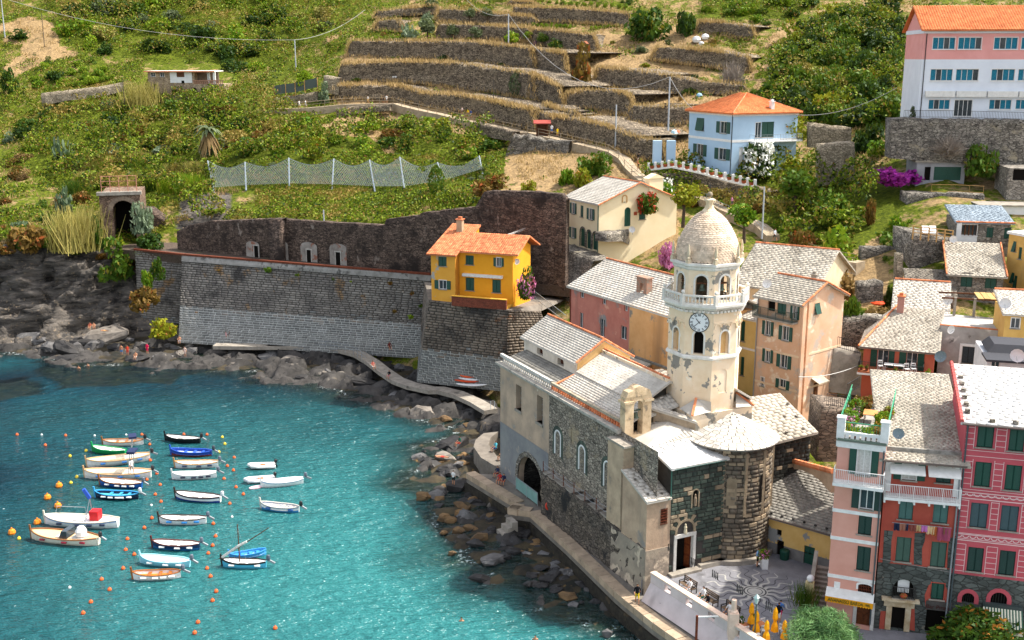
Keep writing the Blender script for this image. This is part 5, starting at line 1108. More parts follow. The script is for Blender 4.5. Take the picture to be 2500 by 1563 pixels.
z=yn.at('F','B4',80,1245)[1];yn.band('F',z-.12,z+.12,.04,WHITE)
cb=House('cream_house','cream house under a broad pale slate roof behind the bell tower',('B3',1640,800,126),-32,('B4',520,735),6.0,15,plaster('old_cream_plaster','#dccbaa','#cdb994',thr=.7))
cb.win('F','s','B4',60,870,80,950);cb.walls(gable=[('R',[(.5,3.6)]),('L',[(.5,3.6)])]);cb.gable_x(3.6,.5,m=SLATE_OLD,course=.36,sw=.65)
cb.chimney(cb.W-.2,.6,cb.zt-1.2,cb.zt+1.8,.6,CONCRETE,CONCRETE)
SALM=M('salmon_plaster','#c98270','#bb7263',sc=.6,patches=[('#8f8a86',.36,.60,.05),('#d79d86',.7,.62,.06)],streak=('#a06b5d',.5,.62),rough=.9)
sm=House('salmon_house','long salmon house with barred windows, pale slate roof and little roof bell arch',('B3',530,815,130),-58,('B3',945,945),9.0,11,SALM)
for w4 in((597,857,622,900),(745,905,770,945),(893,945,915,990)):sm.win('F','p','B3',*w4,sill=False)
for w4 in((593,1000,615,1105),(728,1042,760,1163),(868,1090,908,1180)):sm.win('F','p','B3',*w4,sill=False)
sm.walls(depth=.35,gable=[('L',[(.5,2.6)])])
sm.roof([((-.3,-.4,sm.zt-.15),(sm.W+9.5,-.4,sm.zt-.15),(sm.W+9.5,5.5,sm.zt+2.65),(-.3,5.5,sm.zt+2.65)),((sm.W+9.5,11.4,sm.zt-.15),(-.3,11.4,sm.zt-.15),(-.3,5.5,sm.zt+2.65),(sm.W+9.5,5.5,sm.zt+2.65))],SLATE,course=.36,sw=.65)
ridge_tiles(sm.t,(-.3,5.5,sm.zt+2.75),(sm.W+9.5,5.5,sm.zt+2.75),TERRA);sm.pipe('F',.1,0,sm.zt,RUST);sm.pipe('F',sm.W-.3,0,sm.zt,M('pinkish_pipe','#c9a79a','#b19084'))
OCH=M('ochre_plaster_worn','#dba873','#cf9a62',sc=.6,patches=[('#8f8577',.5,.60,.05)],streak=('#a98058',.5,.6),rough=.9)
mb=MB();mb.box(sm.W+.02,sm.W+9,-.35,10.9,-4,sm.zt-.05);sm.part('ochre_wing',mb,OCH)
mb=MB();mb.hexa([(sm.W+.6,-1.4,3.0),(sm.W+4.2,-1.4,3.0),(sm.W+4.2,-.35,3.3),(sm.W+.6,-.35,3.3)],[(sm.W+.6,-1.4,3.15),(sm.W+4.2,-1.4,3.15),(sm.W+4.2,-.35,3.5),(sm.W+.6,-.35,3.5)]);sm.part('lean_to_roof',mb,SLATE_OLD)
mb=MB();mb.box(sm.W+.7,sm.W+4.1,-1.2,-.35,-4,3.0);sm.part('lean_to_wall',mb,OCH)
mb=MB();e=sm.loc(atPl(*q('B3',1005,880),sm.O+up*(sm.zt+.7),up));bx_,by_=e.x,e.y
Pb=wall_face(mb,(bx_-.9,by_,sm.zt),(1,0,0),(0,-1,0),0,1.8,0,2.6,[(.55,1.25,.9,2.1,True)],.8);mb.face((bx_-.9,by_+.8,sm.zt),(bx_-.9,by_,sm.zt),(bx_-.9,by_,sm.zt+2.6),(bx_-.9,by_+.8,sm.zt+2.6));mb.face((bx_+.9,by_+.8,sm.zt),(bx_+.9,by_,sm.zt),(bx_+.9,by_,sm.zt+2.6),(bx_+.9,by_+.8,sm.zt+2.6));mb.box(bx_-1,bx_+1,by_-.1,by_+.9,sm.zt+2.6,sm.zt+2.75);sm.part('roof_bell_arch',mb,M('brick_worn','#a5765f','#8a8072',sc=3,bump=.4))
sh=House('slate_shed','low dark slate roof wedged between salmon house and church nave',('T3',1400,450,121),-58,('T3',1880,700),8.5,5,OCH,W=11);sh.walls();sh.mono(1.6,.3,SLATE_DK,course=.3,sw=.5)
CRM=M('warm_cream_plaster','#efdfba','#e8d5ac',sc=.4,rough=.9)
cm=House('cream_villa','cream house with arched green doors on a stone terrace above the bell tower',('B3',500,220,164),-62,('B3',722,287),16.5,13.5,CRM)
for w4 in((540,262,559,336),(655,300,678,376),(537,426,557,498)):cm.win('F','w','B3',*w4)
cm.win('F','s','B3',597,280,617,358)
for w4 in((597,430,627,555),(640,450,668,570),(680,462,710,578)):cm.win('F','d','B3',*w4,arch=True)
cm.win('R','d','B3',892,292,934,420,arch=True);cm.win('R','s','B3',990,302,1032,374);cm.win('R','k','B3',882,216,904,260,arch=True)
cm.walls(gable=[('R',[(.5,2.6)]),('L',[(.5,2.6)])]);cm.gable_x(2.6,.4,m=SLATE,course=.4,sw=.7)
for w4 in((597,430,627,555),(640,450,668,570),(680,462,710,578)):b0=cm.px('F','B3',*w4);mb=MB();arch_band(mb,cm.P['F'],b0[0],b0[1],b0[2],b0[3],.22,.05);cm.part('door_arch',mb,GREYWALL)
b0=cm.px('R','B3',882,216,904,260);mb=MB();arch_band(mb,cm.P['R'],b0[0],b0[1],b0[2],b0[3],.2,.05);cm.part('niche_surround',mb,M('niche_stone','#c9a06a','#b08a58'))
for y0,y1 in((-.4,cm.D/2),(cm.D+.4,cm.D/2)):ridge_tiles(cm.t,(cm.W+.4,y0,cm.zt-.15),(cm.W+.4,y1,cm.zt+2.7),TERRA,name='verge_tile')
cm.pipe('F',cm.W-.1,0,cm.zt,flat('green_copper','#3f6a5e'));mb=MB();rect_panel(mb,cm.P['R'],*cm.px('R','B3',955,322,975,345),-.04,0);cm.part('plaque',mb,M('red_plaque','#b5583c','#9c4830'))
mb=MB();g=cm.loc(atPl(*q('B3',955,185),cm.O+cm.x*cm.W*.8,cm.y));mb.box(cm.W-1.0,cm.W+.2,cm.D*.62,cm.D*.80,cm.zt+1.2,cm.zt+3.1);mb.hexa([(cm.W-1.1,cm.D*.60,cm.zt+3.1),(cm.W+.3,cm.D*.60,cm.zt+3.1),(cm.W+.3,cm.D*.82,cm.zt+3.1),(cm.W-1.1,cm.D*.82,cm.zt+3.1)],[(cm.W-1.1,cm.D*.705,cm.zt+3.7),(cm.W+.3,cm.D*.705,cm.zt+3.7),(cm.W+.3,cm.D*.715,cm.zt+3.7),(cm.W-1.1,cm.D*.715,cm.zt+3.7)]);cm.part('bell_cote',mb,CRM)
YEL=M('egg_yellow_plaster','#eda52c','#e39a22',sc=.5,rough=.9)
YELW=M('egg_yellow_worn','#e3a544','#d99a38',sc=.5,patches=[('#a9a49a',.35,.58,.03)],rough=.9)
y1=House('yellow_sea_house','bright yellow house with orange tiled roofs and green shutters on the sea bastion',('B2',1242,597,143.5),-20,('B2',1404,600),13.6,8.5,YELW)
y1.win('F','s','B2',1292,625,1348,687);y1.win('F','w','B2',1298,782,1346,842);y1.walls(gable=[('R',[(1,2.6),(1,0)])]);y1.roof([((-.5,-.5,y1.zt-.12),(y1.W+.3,-.5,y1.zt-.12),(y1.W+.3,y1.D,y1.zt+2.65),(-.5,y1.D,y1.zt+2.65))],TERRA,tile=True)
mb=MB();mb.face((y1.W,0,0),(y1.W,y1.D,0),(y1.W,y1.D,y1.zt+2.5),(y1.W,0,y1.zt));y1.part('side_wall',mb,YEL)
y1.chimney(y1.W*.45,y1.D*.75,y1.zt+1.2,y1.zt+3.6,.8,M('chimney_render','#b9a384','#9a876c'))
R0=y1.at('F','B2',1440,700)[0];off=1.4
def loc2(x,y):p=atPl(*q('B2',x,y),y1.O+y1.y*off,y1.y);d=y1.loc(p);return d.x,d.z
rx0,rx1=y1.W,loc2(1792,700)[0];rz=loc2(1600,590)[1];hl=[]
def w2(kind,x0,y0,x1,y1_):
 ym,xm=(y0+y1_)/2,(x0+x1)/2;a0,a1=loc2(x0,ym)[0],loc2(x1,ym)[0];z1,z0=loc2(xm,y0)[1],loc2(xm,y1_)[1];hl.append((kind,a0,a1,z0,z1))
w2('s',1475,615,1530,677);w2('w',1683,630,1712,690);w2('s',1476,765,1533,850);w2('s',1655,778,1712,865)
mb=MB();Pw=wall_face(mb,(0,off,0),(1,0,0),(0,-1,0),rx0,rx1,-2,rz,[h[1:]for h in hl],.2);mb.face((rx1,off,-2),(rx1,off+7,-2),(rx1,off+7,rz),(rx1,off+3.5,rz+1.5),(rx1,off,rz));y1.part('wing_wall',mb,YEL)
y1.P['F']=Pw
for k,a0,a1,z0,z1 in hl:y1.mk('F',k,a0,a1,z0,z1,False,GREEN_SH,True)
tile_roof(y1.t,[((rx0-.1,off-.5,rz-.1),(rx1+.9,off-.5,rz-.1),(rx1+.9,off+4.2,rz+1.7),(rx0-.1,off+4.2,rz+1.7)),((rx1+.9,off+8.5,rz-.1),(rx0,off+8.5,rz-.1),(rx0,off+4.2,rz+1.7),(rx1+.9,off+4.2,rz+1.7))],TERRA)
mb=MB();ax0,az=loc2(1460,745);ax1,_=loc2(1727,765);rect_panel(mb,Pw,ax0,ax1,az-.1,az+.25,-.45,0)
for k in range(12):x=ax0+(ax1-ax0)*(k+.5)/12;rect_panel(mb,Pw,x-.02,x+.02,az-.15,az+.27,-.47,0)
y1.part('rolled_awning',mb,M('awning_white','#e3e2dc'))
mb=MB();bx0=y1.W-.1;bx1=rx1+.0;mb.box(bx0,bx1,-1.1,-.8,-.35,.95);y1.part('brick_parapet',mb,M('parapet_brick','#8c4a36','#70392a',sc=3,stone=(4,12,'#5a3a2e',.25),bump=.3));mb=MB();mb.box(bx0,bx1,-1.2,-.7,.95,1.04);mb.box(bx0,bx1,-.8,off,-.35,-.1);y1.part('terrace_edge',mb,M('yellow_coping','#dba640','#c28f34'))
BLU=M('pale_blue_plaster','#b4cfe4','#a8c5dc',sc=.4,rough=.9)
bl=House('blue_house','pale blue two storey house with green shutters and orange hip roof',('A3',1625,905,188),-66,('A3',1985,948),26.0,12.5,BLU)
bl.win('F','t','A3',1682,968,1745,1070);bl.win('F','w','A3',1876,998,1928,1095);bl.win('F','w','A3',1685,1182,1735,1280);bl.win('F','w','A3',1864,1217,1922,1312)
bl.win('R','p','A3',2165,1005,2212,1130);bl.win('R','s','A4',198,1000,300,1125);bl.win('R','d','A3',2030,1210,2065,1360,sh=WHITE)
bl.walls();z=bl.at('F','A3',1800,1140)[1];bl.band('F',z-.2,z+.2,.03,WHITE);bl.band('R',z-.2,z+.2,.03,WHITE);bl.band('F',bl.zt-.45,bl.zt-.02,.1,WHITE,'cornice');bl.band('R',bl.zt-.45,bl.zt-.02,.1,WHITE,'cornice')
W_,D_,r=bl.W,bl.D,2.9;o=.55;zt=bl.zt;zz=zt+r;r0,r1=(W_/2-.8,D_/2),(W_/2+.8,D_/2)
tile_roof(bl.t,[((-o,-o,zt),(W_+o,-o,zt),(r1[0],r1[1],zz),(r0[0],r0[1],zz)),((W_+o,-o,zt),(W_+o,D_+o,zt),(r1[0],r1[1]+.01,zz),(r1[0],r1[1],zz)),((-o,D_+o,zt),(-o,-o,zt),(r0[0],r0[1],zz),(r0[0],r0[1]+.01,zz)),((W_+o,D_+o,zt),(-o,D_+o,zt),(r0[0],r0[1],zz),(r1[0],r1[1],zz))],TERRA2,tw=.4)
for c in((W_+o,-o),(-o,-o),(W_+o,D_+o)):rr=r1 if c[0]>0 else r0;ridge_tiles(bl.t,(c[0],c[1],zt+.1),(*rr,zz+.1),TERRA,name='hip_tile')
bl.chimney(W_*.95,D_*.62,zt+.2,zt+1.7,.6,WHITE,WHITE);bl.pipe('F',W_-.12,0,zt,IRON)
a0,a1,z0,z1=bl.px('R','A4',100,1000,330,1150);bl.rail('R',a0,bl.D,z0-.05,1.5,1.0,GALV,.3,.2,WHITE)
SPINK=M('school_pink_plaster','#e3a29c','#dc9992',sc=.4,rough=.9);SWHITE=M('school_white_plaster','#dfe5ec','#d4dae2',sc=.4,rough=.9)
sc_=House('school','large pink and white three storey building with blue curtained windows and orange roof',('A4',1535,242,160),-8,None,36.0,12,SPINK,cat='school building',W=22)
BLUEC=M('teal_curtain','#2b7f96','#1f6379',sc=6,rough=.9)
rows=(((1605,1787),(1815,2003),(2108,2300),(2332,2520)),307,405),(((1585,1765),(1795,1978),(2085,2275),(2305,2490)),567,663),(((1570,1742),(2068,2247),(2285,2450)),818,898)
cw=[]
for xs_,yy0,yy1 in rows:
 for x0,x1 in xs_:sc_.win('F','q','A4',x0,yy0,x1,yy1);cw.append(sc_.px('F','A4',x0,yy0,x1,yy1))
sc_.win('F','q','A4',1780,820,1925,955)
zs=sc_.at('F','A4',1900,488)[1];sc_.walls(split=(zs,SWHITE),gable=[('L',[(.5,3.2)])]);P=sc_.P['F']
for(a0,a1,z0,z1)in cw:
 for k in range(4):
  if(k+int(a0*3))%4==1:continue
  mb=MB();b0=a0+(a1-a0)*k/4+.05;b1=a0+(a1-a0)*(k+1)/4-.05;mb.face(P(b0,z0,.166),P(b1,z0,.166),P(b1,z1,.166),P(b0,z1,.166));sc_.part('curtain',mb,BLUEC)
sc_.band('F',sc_.zt-.55,sc_.zt,.2,SWHITE,'eaves_band');sc_.band('L',sc_.zt-.55,sc_.zt,.1,SWHITE,'eaves_band')
e=sc_.zt;tile_roof(sc_.t,[((-.5,-.7,e-.1),(22.5,-.7,e-.1),(22.5,6.5,e+3.4),(-.5,6.5,e+3.4)),((22.5,13,e-.1),(-.5,13,e-.1),(-.5,6.5,e+3.4),(22.5,6.5,e+3.4))],TERRA2,tw=.36)
sc_.pipe('F',.4,0,e,IRON);za=sc_.at('F','A4',1900,775)[1]
for k in range(5):
 mb=MB();rect_panel(mb,P,.8+k*4.2,4.8+k*4.2,za-.15,za+.45,-.5,0);sc_.part('rolled_awning',mb,M('awning_white','#e3e2dc'));mb=MB();n=14
 for i in range(n):u0=.8+k*4.2+4.0*i/n;mb.face(P(u0,za-.1,-.51),P(u0+4.0/n,za-.1,-.51),P(u0+4.0/n,za-.3,-.51),P(u0+2.0/n,za-.42,-.51),P(u0,za-.3,-.51))
 sc_.part('valance',mb,M('awning_white','#e3e2dc'))
wh=House('stone_cottage','flat roofed white and stone hillside house with porch on the upper left slope',('A1',1210,590,254),2,('A1',1575,585),36.2,8,M('cottage_stone','#b09c82','#8f7d66',sc=1,stone=(2.5,4,'#6b5c49',.25),bump=.4),cat='house')
wh.win('F','p','A1',1238,595,1272,630);wh.win('F','p','A1',1315,592,1345,632);wh.win('F','k','A1',1580,722,1612,765,arch=True)if 0 else None
wh.walls();a0,a1,z0,z1=wh.px('F','A1',1395,585,1575,680);wh.slab('F',a0,a1,z0,wh.zt-.02,-.06,0,M('cottage_white','#e6e6e4','#d9d9d6'),'white_panel');b=wh.px('F','A1',1450,592,1512,633);wh.slab('F',b[0],b[1],b[2],b[3],-.1,-.06,WOODM,'shutter');b=wh.px('F','A1',1490,662,1512,685);wh.slab('F',b[0],b[1],b[2],b[3],-.1,-.06,DARK,'vent')
W2=wh.at('F','A1',1755,600)[0];b=wh.at('F','A1',1575,690)[1]
mb=MB();mb.box(-.6,W2+.3,-.8,8.3,wh.zt,wh.zt+.22);wh.part('roof_slab',mb,M('roof_white','#e9e4da','#d6cdbf',sc=.6));mb=MB();mb.box(-.65,W2+.3,-.9,-.75,wh.zt-.05,wh.zt+.2);wh.part('roof_edge',mb,TERRA)
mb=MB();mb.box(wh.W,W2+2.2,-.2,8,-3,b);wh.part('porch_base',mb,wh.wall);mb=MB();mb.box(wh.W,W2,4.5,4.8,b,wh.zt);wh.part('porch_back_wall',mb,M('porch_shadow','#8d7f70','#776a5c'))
for x in(wh.W+.2,wh.W+3.6,W2-1.2,W2):mb=MB();mb.box(x-.25,x+.25,-.1,.4,b,wh.zt);wh.part('porch_post',mb,WHITE if x>W2-2 else wh.wall)
mb=MB()
for x in np.arange(wh.W+.3,W2+2.1,.45):mb.box(x-.1,x+.1,-.15,.05,b,b+.7)
mb.box(wh.W,W2+2.2,-.2,.08,b+.7,b+.85);wh.part('porch_balustrade',mb,M('balustrade_brick','#b98d75','#9c735d'))
for x0 in(1410,1580,1650,1710):
 g=wh.px('F','A1',x0,718,x0+35,760);mb=MB();mb.face(*[wh.P['F'](a,z,-.24)for a,z in arch_outline(g[0],g[1],g[2],g[3])]);wh.part('cellar_arch',mb,DARK)
CORAL=M('coral_plaster','#c86b53','#ba6049',sc=.5,patches=[('#b98b78',.6,.67,.05)],rough=.9)
rb=House('coral_house','coral red house with white terrace furniture, green shutters and lichened roof',('E1',225,1105,112),-22,('E1',880,1172),6.0,8.5,CORAL,below=3)
rb.win('F','p','E1',350,1142,448,1312,sh=GREEN_SH,sill=False);rb.win('F','p','E1',616,1172,714,1342,sill=False);rb.win('F','s','E2',955,610,1075,735)
rb.walls();P=rb.P['F']
for c4 in((283,1138,343,1310),(450,1155,504,1318),(547,1165,612,1330),(716,1185,778,1350)):
 a0,a1,z0,z1=rb.px('F','E1',*c4);mb=MB();rect_panel(mb,P,a0,a1,z0,z1,-.1,-.04);n=12
 for k in range(n):rect_panel(mb,P,a0+.05,a1-.05,z0+.1+(z1-z0-.2)*k/n,z0+.1+(z1-z0-.2)*(k+.7)/n,-.125,-.1)
 rb.part('shutter',mb,GREEN_SH)
rb.roof([((-.5,-.6,rb.zt-.1),(rb.W+.5,-.6,rb.zt-.1),(rb.W+.5,rb.D,rb.zt+2.6),(2.6,rb.D,rb.zt+2.6))],SLATE_OLD,course=.30,sw=.5);rb.roof([((-.5,rb.D+1,rb.zt-.1),(-.5,-.6,rb.zt-.1),(2.6,rb.D,rb.zt+2.6),(2.6,rb.D+.1,rb.zt+2.6))],SLATE,course=.4,sw=.8)
ridge_tiles(rb.t,(-.5,-.6,rb.zt+.05),(2.6,rb.D,rb.zt+2.75),TERRA,name='hip_tile');rb.gutter('F',.65);rb.chimney(3.0,rb.D-1.2,rb.zt+1.4,rb.zt+4.0,.7,M('pink_chimney','#b98e80','#a2766a'))
z=rb.at('F','E1',480,1318)[1];BALZ=z;rb.rail('F',-.3,rb.W-.9,z,2.3,1.0,IRON,.14,.2,TERRA);mb=MB();rect_panel(mb,P,-.35,rb.W-.85,z-.38,z-.2,-2.4,0);rb.part('balcony_edge',mb,WHITE)
ra=House('attic_house','small red walled house with pale slate roof and green shuttered window behind the coral house',('E1',505,812,121),-20,('E1',985,835),10.0,6,CORAL);ra.win('F','s','E1',670,828,790,890);ra.walls();ra.mono(2.7,.4,SLATE,course=.34,sw=.6);ridge_tiles(ra.t,(-.3,ra.D,ra.zt+2.85),(ra.W+.3,ra.D,ra.zt+2.85),TERRA)
GREYP=M('grey_weathered_plaster','#b3b0ab','#94918c',sc=.5,patches=[('#cfcbc4',.7,.58,.08),('#5f5c58',1.0,.64,.08)],bump=.2)
gw=House('grey_house','weathered grey plaster house with dark shuttered door beside the coral house',('E1',935,925,113),-24,('E1',1500,992),9.0,6,GREYP);gw.win('F','s','E1',1130,1122,1240,1275,sh=flat('blackish_shutter','#232b30'));gw.walls();ridge_tiles(gw.t,(-.1,.1,gw.zt+.05),(gw.W,.1,gw.zt+.05),TERRA,name='wall_tile')
mb=MB();b=gw.px('F','E1',1130,1122,1240,1275);rect_panel(mb,gw.P['F'],b[0]-.3,b[0]-.05,b[2]-.1,b[3]+.3,-.05,0);rect_panel(mb,gw.P['F'],b[1]+.05,b[1]+.3,b[2]-.1,b[3]+.3,-.05,0);rect_panel(mb,gw.P['F'],b[0]-.3,b[1]+.3,b[3]+.05,b[3]+.3,-.055,0);gw.part('door_surround',mb,WHITE)
HST=M('house_rubble','#9a9388','#756e64',sc=.8,stone=(1.8,3.6,'#57524b',.32),bump=.6,bsc=5,rough=.95)
s1=House('stone_house','grey stone house with two green arched shutters above a bamboo pergola',('E1',1015,445,128),-16,('E1',1515,472),10.0,7.5,HST)
s1.win('F','s','E1',1117,470,1224,570,sill=False);s1.win('F','s','E1',1340,487,1448,585,sill=False);s1.win('F','s','E1',1100,700,1170,800,sill=False);s1.win('F','k','E1',1340,715,1420,800,arch=True);s1.walls();s1.mono(2.6,.4,SLATE_OLD,course=.32,sw=.5)
for x in(-.35,s1.W+.35):ridge_tiles(s1.t,(x,-.4,s1.zt+.05),(x,s1.D,s1.zt+2.75),TERRA,name='verge_tile')
for w4 in((1117,470,1224,570),(1340,487,1448,585)):b0=s1.px('F','E1',*w4);mb=MB();arch_band(mb,s1.P['F'],b0[0],b0[1],b0[2],b0[3]+.25,.22,.04,.35);s1.part('arch_stones',mb,HST);mb=MB();mb.face(*[s1.P['F'](a,z,-.01)for a,z in arch_outline(b0[0],b0[1],b0[3]-.02,b0[3]+.25,.35)]);s1.part('shutter_top',mb,GREEN_SH)
s2=House('terrace_house','stone and white house with brown window and two green shutters above the stone house',('B4',1482,388,137),-10,('B4',1840,372),17.5,7,HST)
s2.win('F','q','B4',1503,408,1608,482);s2.win('F','s','B4',1672,428,1718,496,sill=False);s2.win('F','s','B4',1790,430,1836,504,sill=False);s2.walls();s2.mono(1.2,.4,M('blue_grey_slate','#8e9aa3','#77838c',sc=.8,isl=.15),course=.4,sw=.7);ridge_tiles(s2.t,(-.3,-.4,s2.zt+.05),(s2.W+.4,-.4,s2.zt+.05),TERRA,name='eaves_tile')
b=s2.px('F','B4',1490,484,1606,555);s2.slab('F',b[0],b[1],b[2],b[3],-.08,0,M('cottage_white','#e6e6e4'),'white_panel');b=s2.px('F','B4',1465,390,1495,600);s2.slab('F',b[0],b[1],b[2],b[3],-.4,0,M('cottage_white','#e6e6e4'),'white_pier');b=s2.px('F','B4',1503,408,1608,482);mb=MB()
for k in range(5):rect_panel(mb,s2.P['F'],b[0]+(b[1]-b[0])*k/4-.06,b[0]+(b[1]-b[0])*k/4+.06,b[2],b[3],.05,.11)
s2.part('brown_window_frame',mb,WOODM)
s3=House('white_box_house','white flat roofed building edge at the right above the blue grey roof',('B4',1632,282,146),-6,None,21,6,M('cottage_white','#e6e6e4'),W=14);s3.walls();mb=MB();mb.box(-.3,14.3,-.3,6,s3.zt,s3.zt+.15);s3.part('roof_slab',mb,CONCRETE)
yr=House('ochre_house','tall ochre house with green shutters at the right edge below the terraces',('B4',1826,470,131),-68,None,9,8,plaster('ochre_plaster','#d8b066','#caa057',thr=.72),W=11)
for w4 in((1850,520,1872,590),(1838,730,1858,800),(1888,560,1910,640),(1858,750,1876,850)):yr.win('F','t' if w4[0]<1860 else 's','B4',*w4)
yr.walls();mb=MB();mb.box(-.2,11,-.2,8,yr.zt,yr.zt+.3);yr.part('roof_slab',mb,WHITE)
yl=House('small_ochre_house','low ochre house with one white window and slate roof at the right edge',('E1',1530,815,108),-14,None,9,6,plaster('ochre_plaster','#d8b066'),W=8);yl.win('F','p','E1',1582,857,1662,953);yl.walls();yl.mono(1.2,.3,SLATE,course=.34)
ridge_tiles(yl.t,(-.2,6,yl.zt+1.35),(8,6,yl.zt+1.35),TERRA)
wm=House('white_flat','white rooftop dwelling with glass door and dark canopy at the right edge',('E1',1365,1240,96),-14,None,12,7,M('flat_white','#e3e4e6','#d3d5d8'),W=10);wm.win('F','p','E1',1395,1255,1470,1420,sill=False);wm.win('F','k','E1',1610,1390,1660,1440);wm.walls()
mb=MB();mb.box(-.3,4.6,-1.2,1.5,wm.zt+.1,wm.zt+.3);mb.hexa([(0.2,1.5,wm.zt+.3),(4.6,1.5,wm.zt+.3),(4.6,5.5,wm.zt+.3),(.2,5.5,wm.zt+.3)],[(0.8,2,wm.zt+1.0),(4.3,2,wm.zt+1.0),(4.3,5,wm.zt+1.0),(.8,5,wm.zt+1.0)]);wm.part('canopy',mb,flat('black_canvas','#33343a',.7));mb=MB();mb.box(4.6,10,-.5,7,wm.zt,wm.zt+.2);wm.part('roof_slab',mb,flat('dark_roof_felt','#4b4d52',.8))
og=House('old_slate_house','old grey slate roof of a small stone house behind the red attic',('E1',640,640,127),-14,('E1',1062,680),11,6,HST);og.walls();og.mono(2.0,.3,M('old_roof_grey','#8d8578','#6c655a',sc=1.2,isl=.2,patches=[('#4b463e',1.2,.58,.1)]),course=.3,sw=.5)
gr=House('grey_garage','flat roofed grey garage with wide dark green door beneath the school wall',('A4',1475,1330,158),-6,('A4',1875,1330),25.0,6,M('garage_grey','#a3a3a6','#8f8f92',sc=.6),cat='garage');gr.win('F','d','A4',1612,1370,1835,1480,sh=GREEN_SH);gr.win('F','k','A4',1535,1370,1585,1480);gr.walls();mb=MB();mb.box(-.3,gr.W+.3,-.5,6,gr.zt,gr.zt+.25);gr.part('roof_slab',mb,CONCRETE)
st_=House('stone_hut','stone hut with dark opening at the far right edge under the garden',('A4',2230,1380,150),-8,None,24,6,HST,W=10);st_.win('F','k','A4',2262,1390,2420,1480);st_.walls()
# QUAY, SQUARE, PATHS, RETAINING WALLS
def patch_stones(parent,P00,P10,P11,P01,ch,sl,mats,rng,indiv=0,split=None,gap=.05,d=.16,name='stone',inside=None,mortar=None):
 """coursed stones over a bilinear patch (bottom-left, bottom-right, top-right, top-left)"""
 P00,P10,P11,P01=[np.array(p,float)for p in(P00,P10,P11,P01)]
 W=(np.linalg.norm(P10-P00)+np.linalg.norm(P11-P01))/2;H=(np.linalg.norm(P01-P00)+np.linalg.norm(P11-P10))/2
 n=np.cross(P10-P00,P01-P00);n/=np.linalg.norm(n)
 if n[1]>0:n=-n
 st=coursed(W,H,ch,sl,rng,inside);B=lambda a,z:P00*(1-a/W)*(1-z/H)+P10*(a/W)*(1-z/H)+P11*(a/W)*(z/H)+P01*(1-a/W)*(z/H)
 G={0:[],1:[]}
 if mortar:
  for nm,m_,v0,v1 in(('lower_mortar',mortar[0],0,.42),('upper_mortar',mortar[1],.42,1)):
   nu=24;V=[B(W*i/nu,H*v)-n*.03 for v in np.linspace(v0,v1,9)for i in range(nu+1)];Q=[(j*(nu+1)+i,j*(nu+1)+i+1,(j+1)*(nu+1)+i+1,(j+1)*(nu+1)+i)for j in range(8)for i in range(nu)]
   link(nm,fastmesh(nm,V,Q,mats=[m_]),parent)
 for a0,a1,z0,z1 in st:
  am,zm=(a0+a1)/2,(z0+z1)/2;c=B(am,zm);ax=B(a1,zm)-B(a0,zm);az=B(am,z1)-B(am,z0)
  G[0 if(split is None or zm<split+rng.normal(0,.5))else 1].append((c+n*rng.uniform(0,.04),ax*(1-gap/max(.1,a1-a0)),-n*d,az*(1-gap/max(.1,z1-z0))))
 for k,nm in((0,name),(1,'upper_'+name)):
  if G[k]:pieces(nm,*[np.array([g[i]for g in G[k]])for i in range(4)],mats[k],parent,indiv=indiv if k==0 else 0,stuffname=nm+'_courses')
 return W,H
def strip(name,L,R,m,thick=.3,kind='structure',label=None,dz=0.0):
 mb=MB()
 for i in range(len(L)-1):
  a,b,c,d=[Vector(p)+up*dz for p in(L[i],R[i],R[i+1],L[i+1])];t=up*thick
  mb.face(a,b,c,d);mb.face(a-t,a,d,d-t);mb.face(b,b-t,c-t,c)
 for i in(0,-1):a,b=Vector(L[i])+up*dz,Vector(R[i])+up*dz;mb.face(a,b,b-up*thick,a-up*thick)
 return tag(mb.build(name,m),label,kind=kind)
zz=lambda c,pts,z:[atZ(*q(c,x,y),z)for x,y in pts]
QZ=2.1
outer=zz('C2',[(640,360),(596,395),(584,435),(625,495),(700,540),(735,552)],QZ)
inner=[Vector((p.x+1.7,p.y+.6,QZ))for p in outer]
strip('quay_walk',outer,inner,PAVING,2.2,label='curved end of the stone quay')
o2=zz('C2',[(545,585),(820,752)],QZ)+[CW(-3.35,19.0,QZ)]+zz('C2',[(900,800),(1100,980),(1368,1240)],QZ)+zz('C3',[(400,1290),(560,1420),(690,1512),(800,1600)],QZ)
i2=[CW(1.0,27,QZ),CW(.5,22,QZ),CW(.3,19,QZ),CW(.2,17,QZ),CW(.2,9,QZ),CW(.2,2,QZ),CW(0,-2,QZ),CW(1.2,-6,QZ),CW(2,-10,QZ),CW(2.5,-14,QZ)]
quay=strip('quay',o2,i2,PAVING,2.9,label='stone quay along the church wall');quay['label']='stone quay running along the foot of the church'
KERB=M('quay_kerb_stone','#b39d84','#9a8871',sc=1.2,isl=.14,patches=[('#7c6f60',1.4,.62,.1)],bump=.3)
def kerbs(parent,pts,w,l,z):
 for a,b in zip(pts,pts[1:]):
  d=b-a;n=max(1,int(d.length/l));s=Vector((d.y,-d.x,0)).normalized()*-1
  if s.x<0:s=-s
  for k in range(n):
   p0,p1=a.lerp(b,(k+.02)/n),a.lerp(b,(k+.98)/n);mb=MB();e=Vector((0,0,.10));o_=s*-.08
   mb.hexa([p0+o_-up*.5,p1+o_-up*.5,p1+s*w-up*.5,p0+s*w-up*.5],[p0+o_+e,p1+o_+e,p1+s*w+e,p0+s*w+e]);mb.build('kerb_stone',KERB,parent)
kerbs(quay,o2,1.0,1.25,QZ)
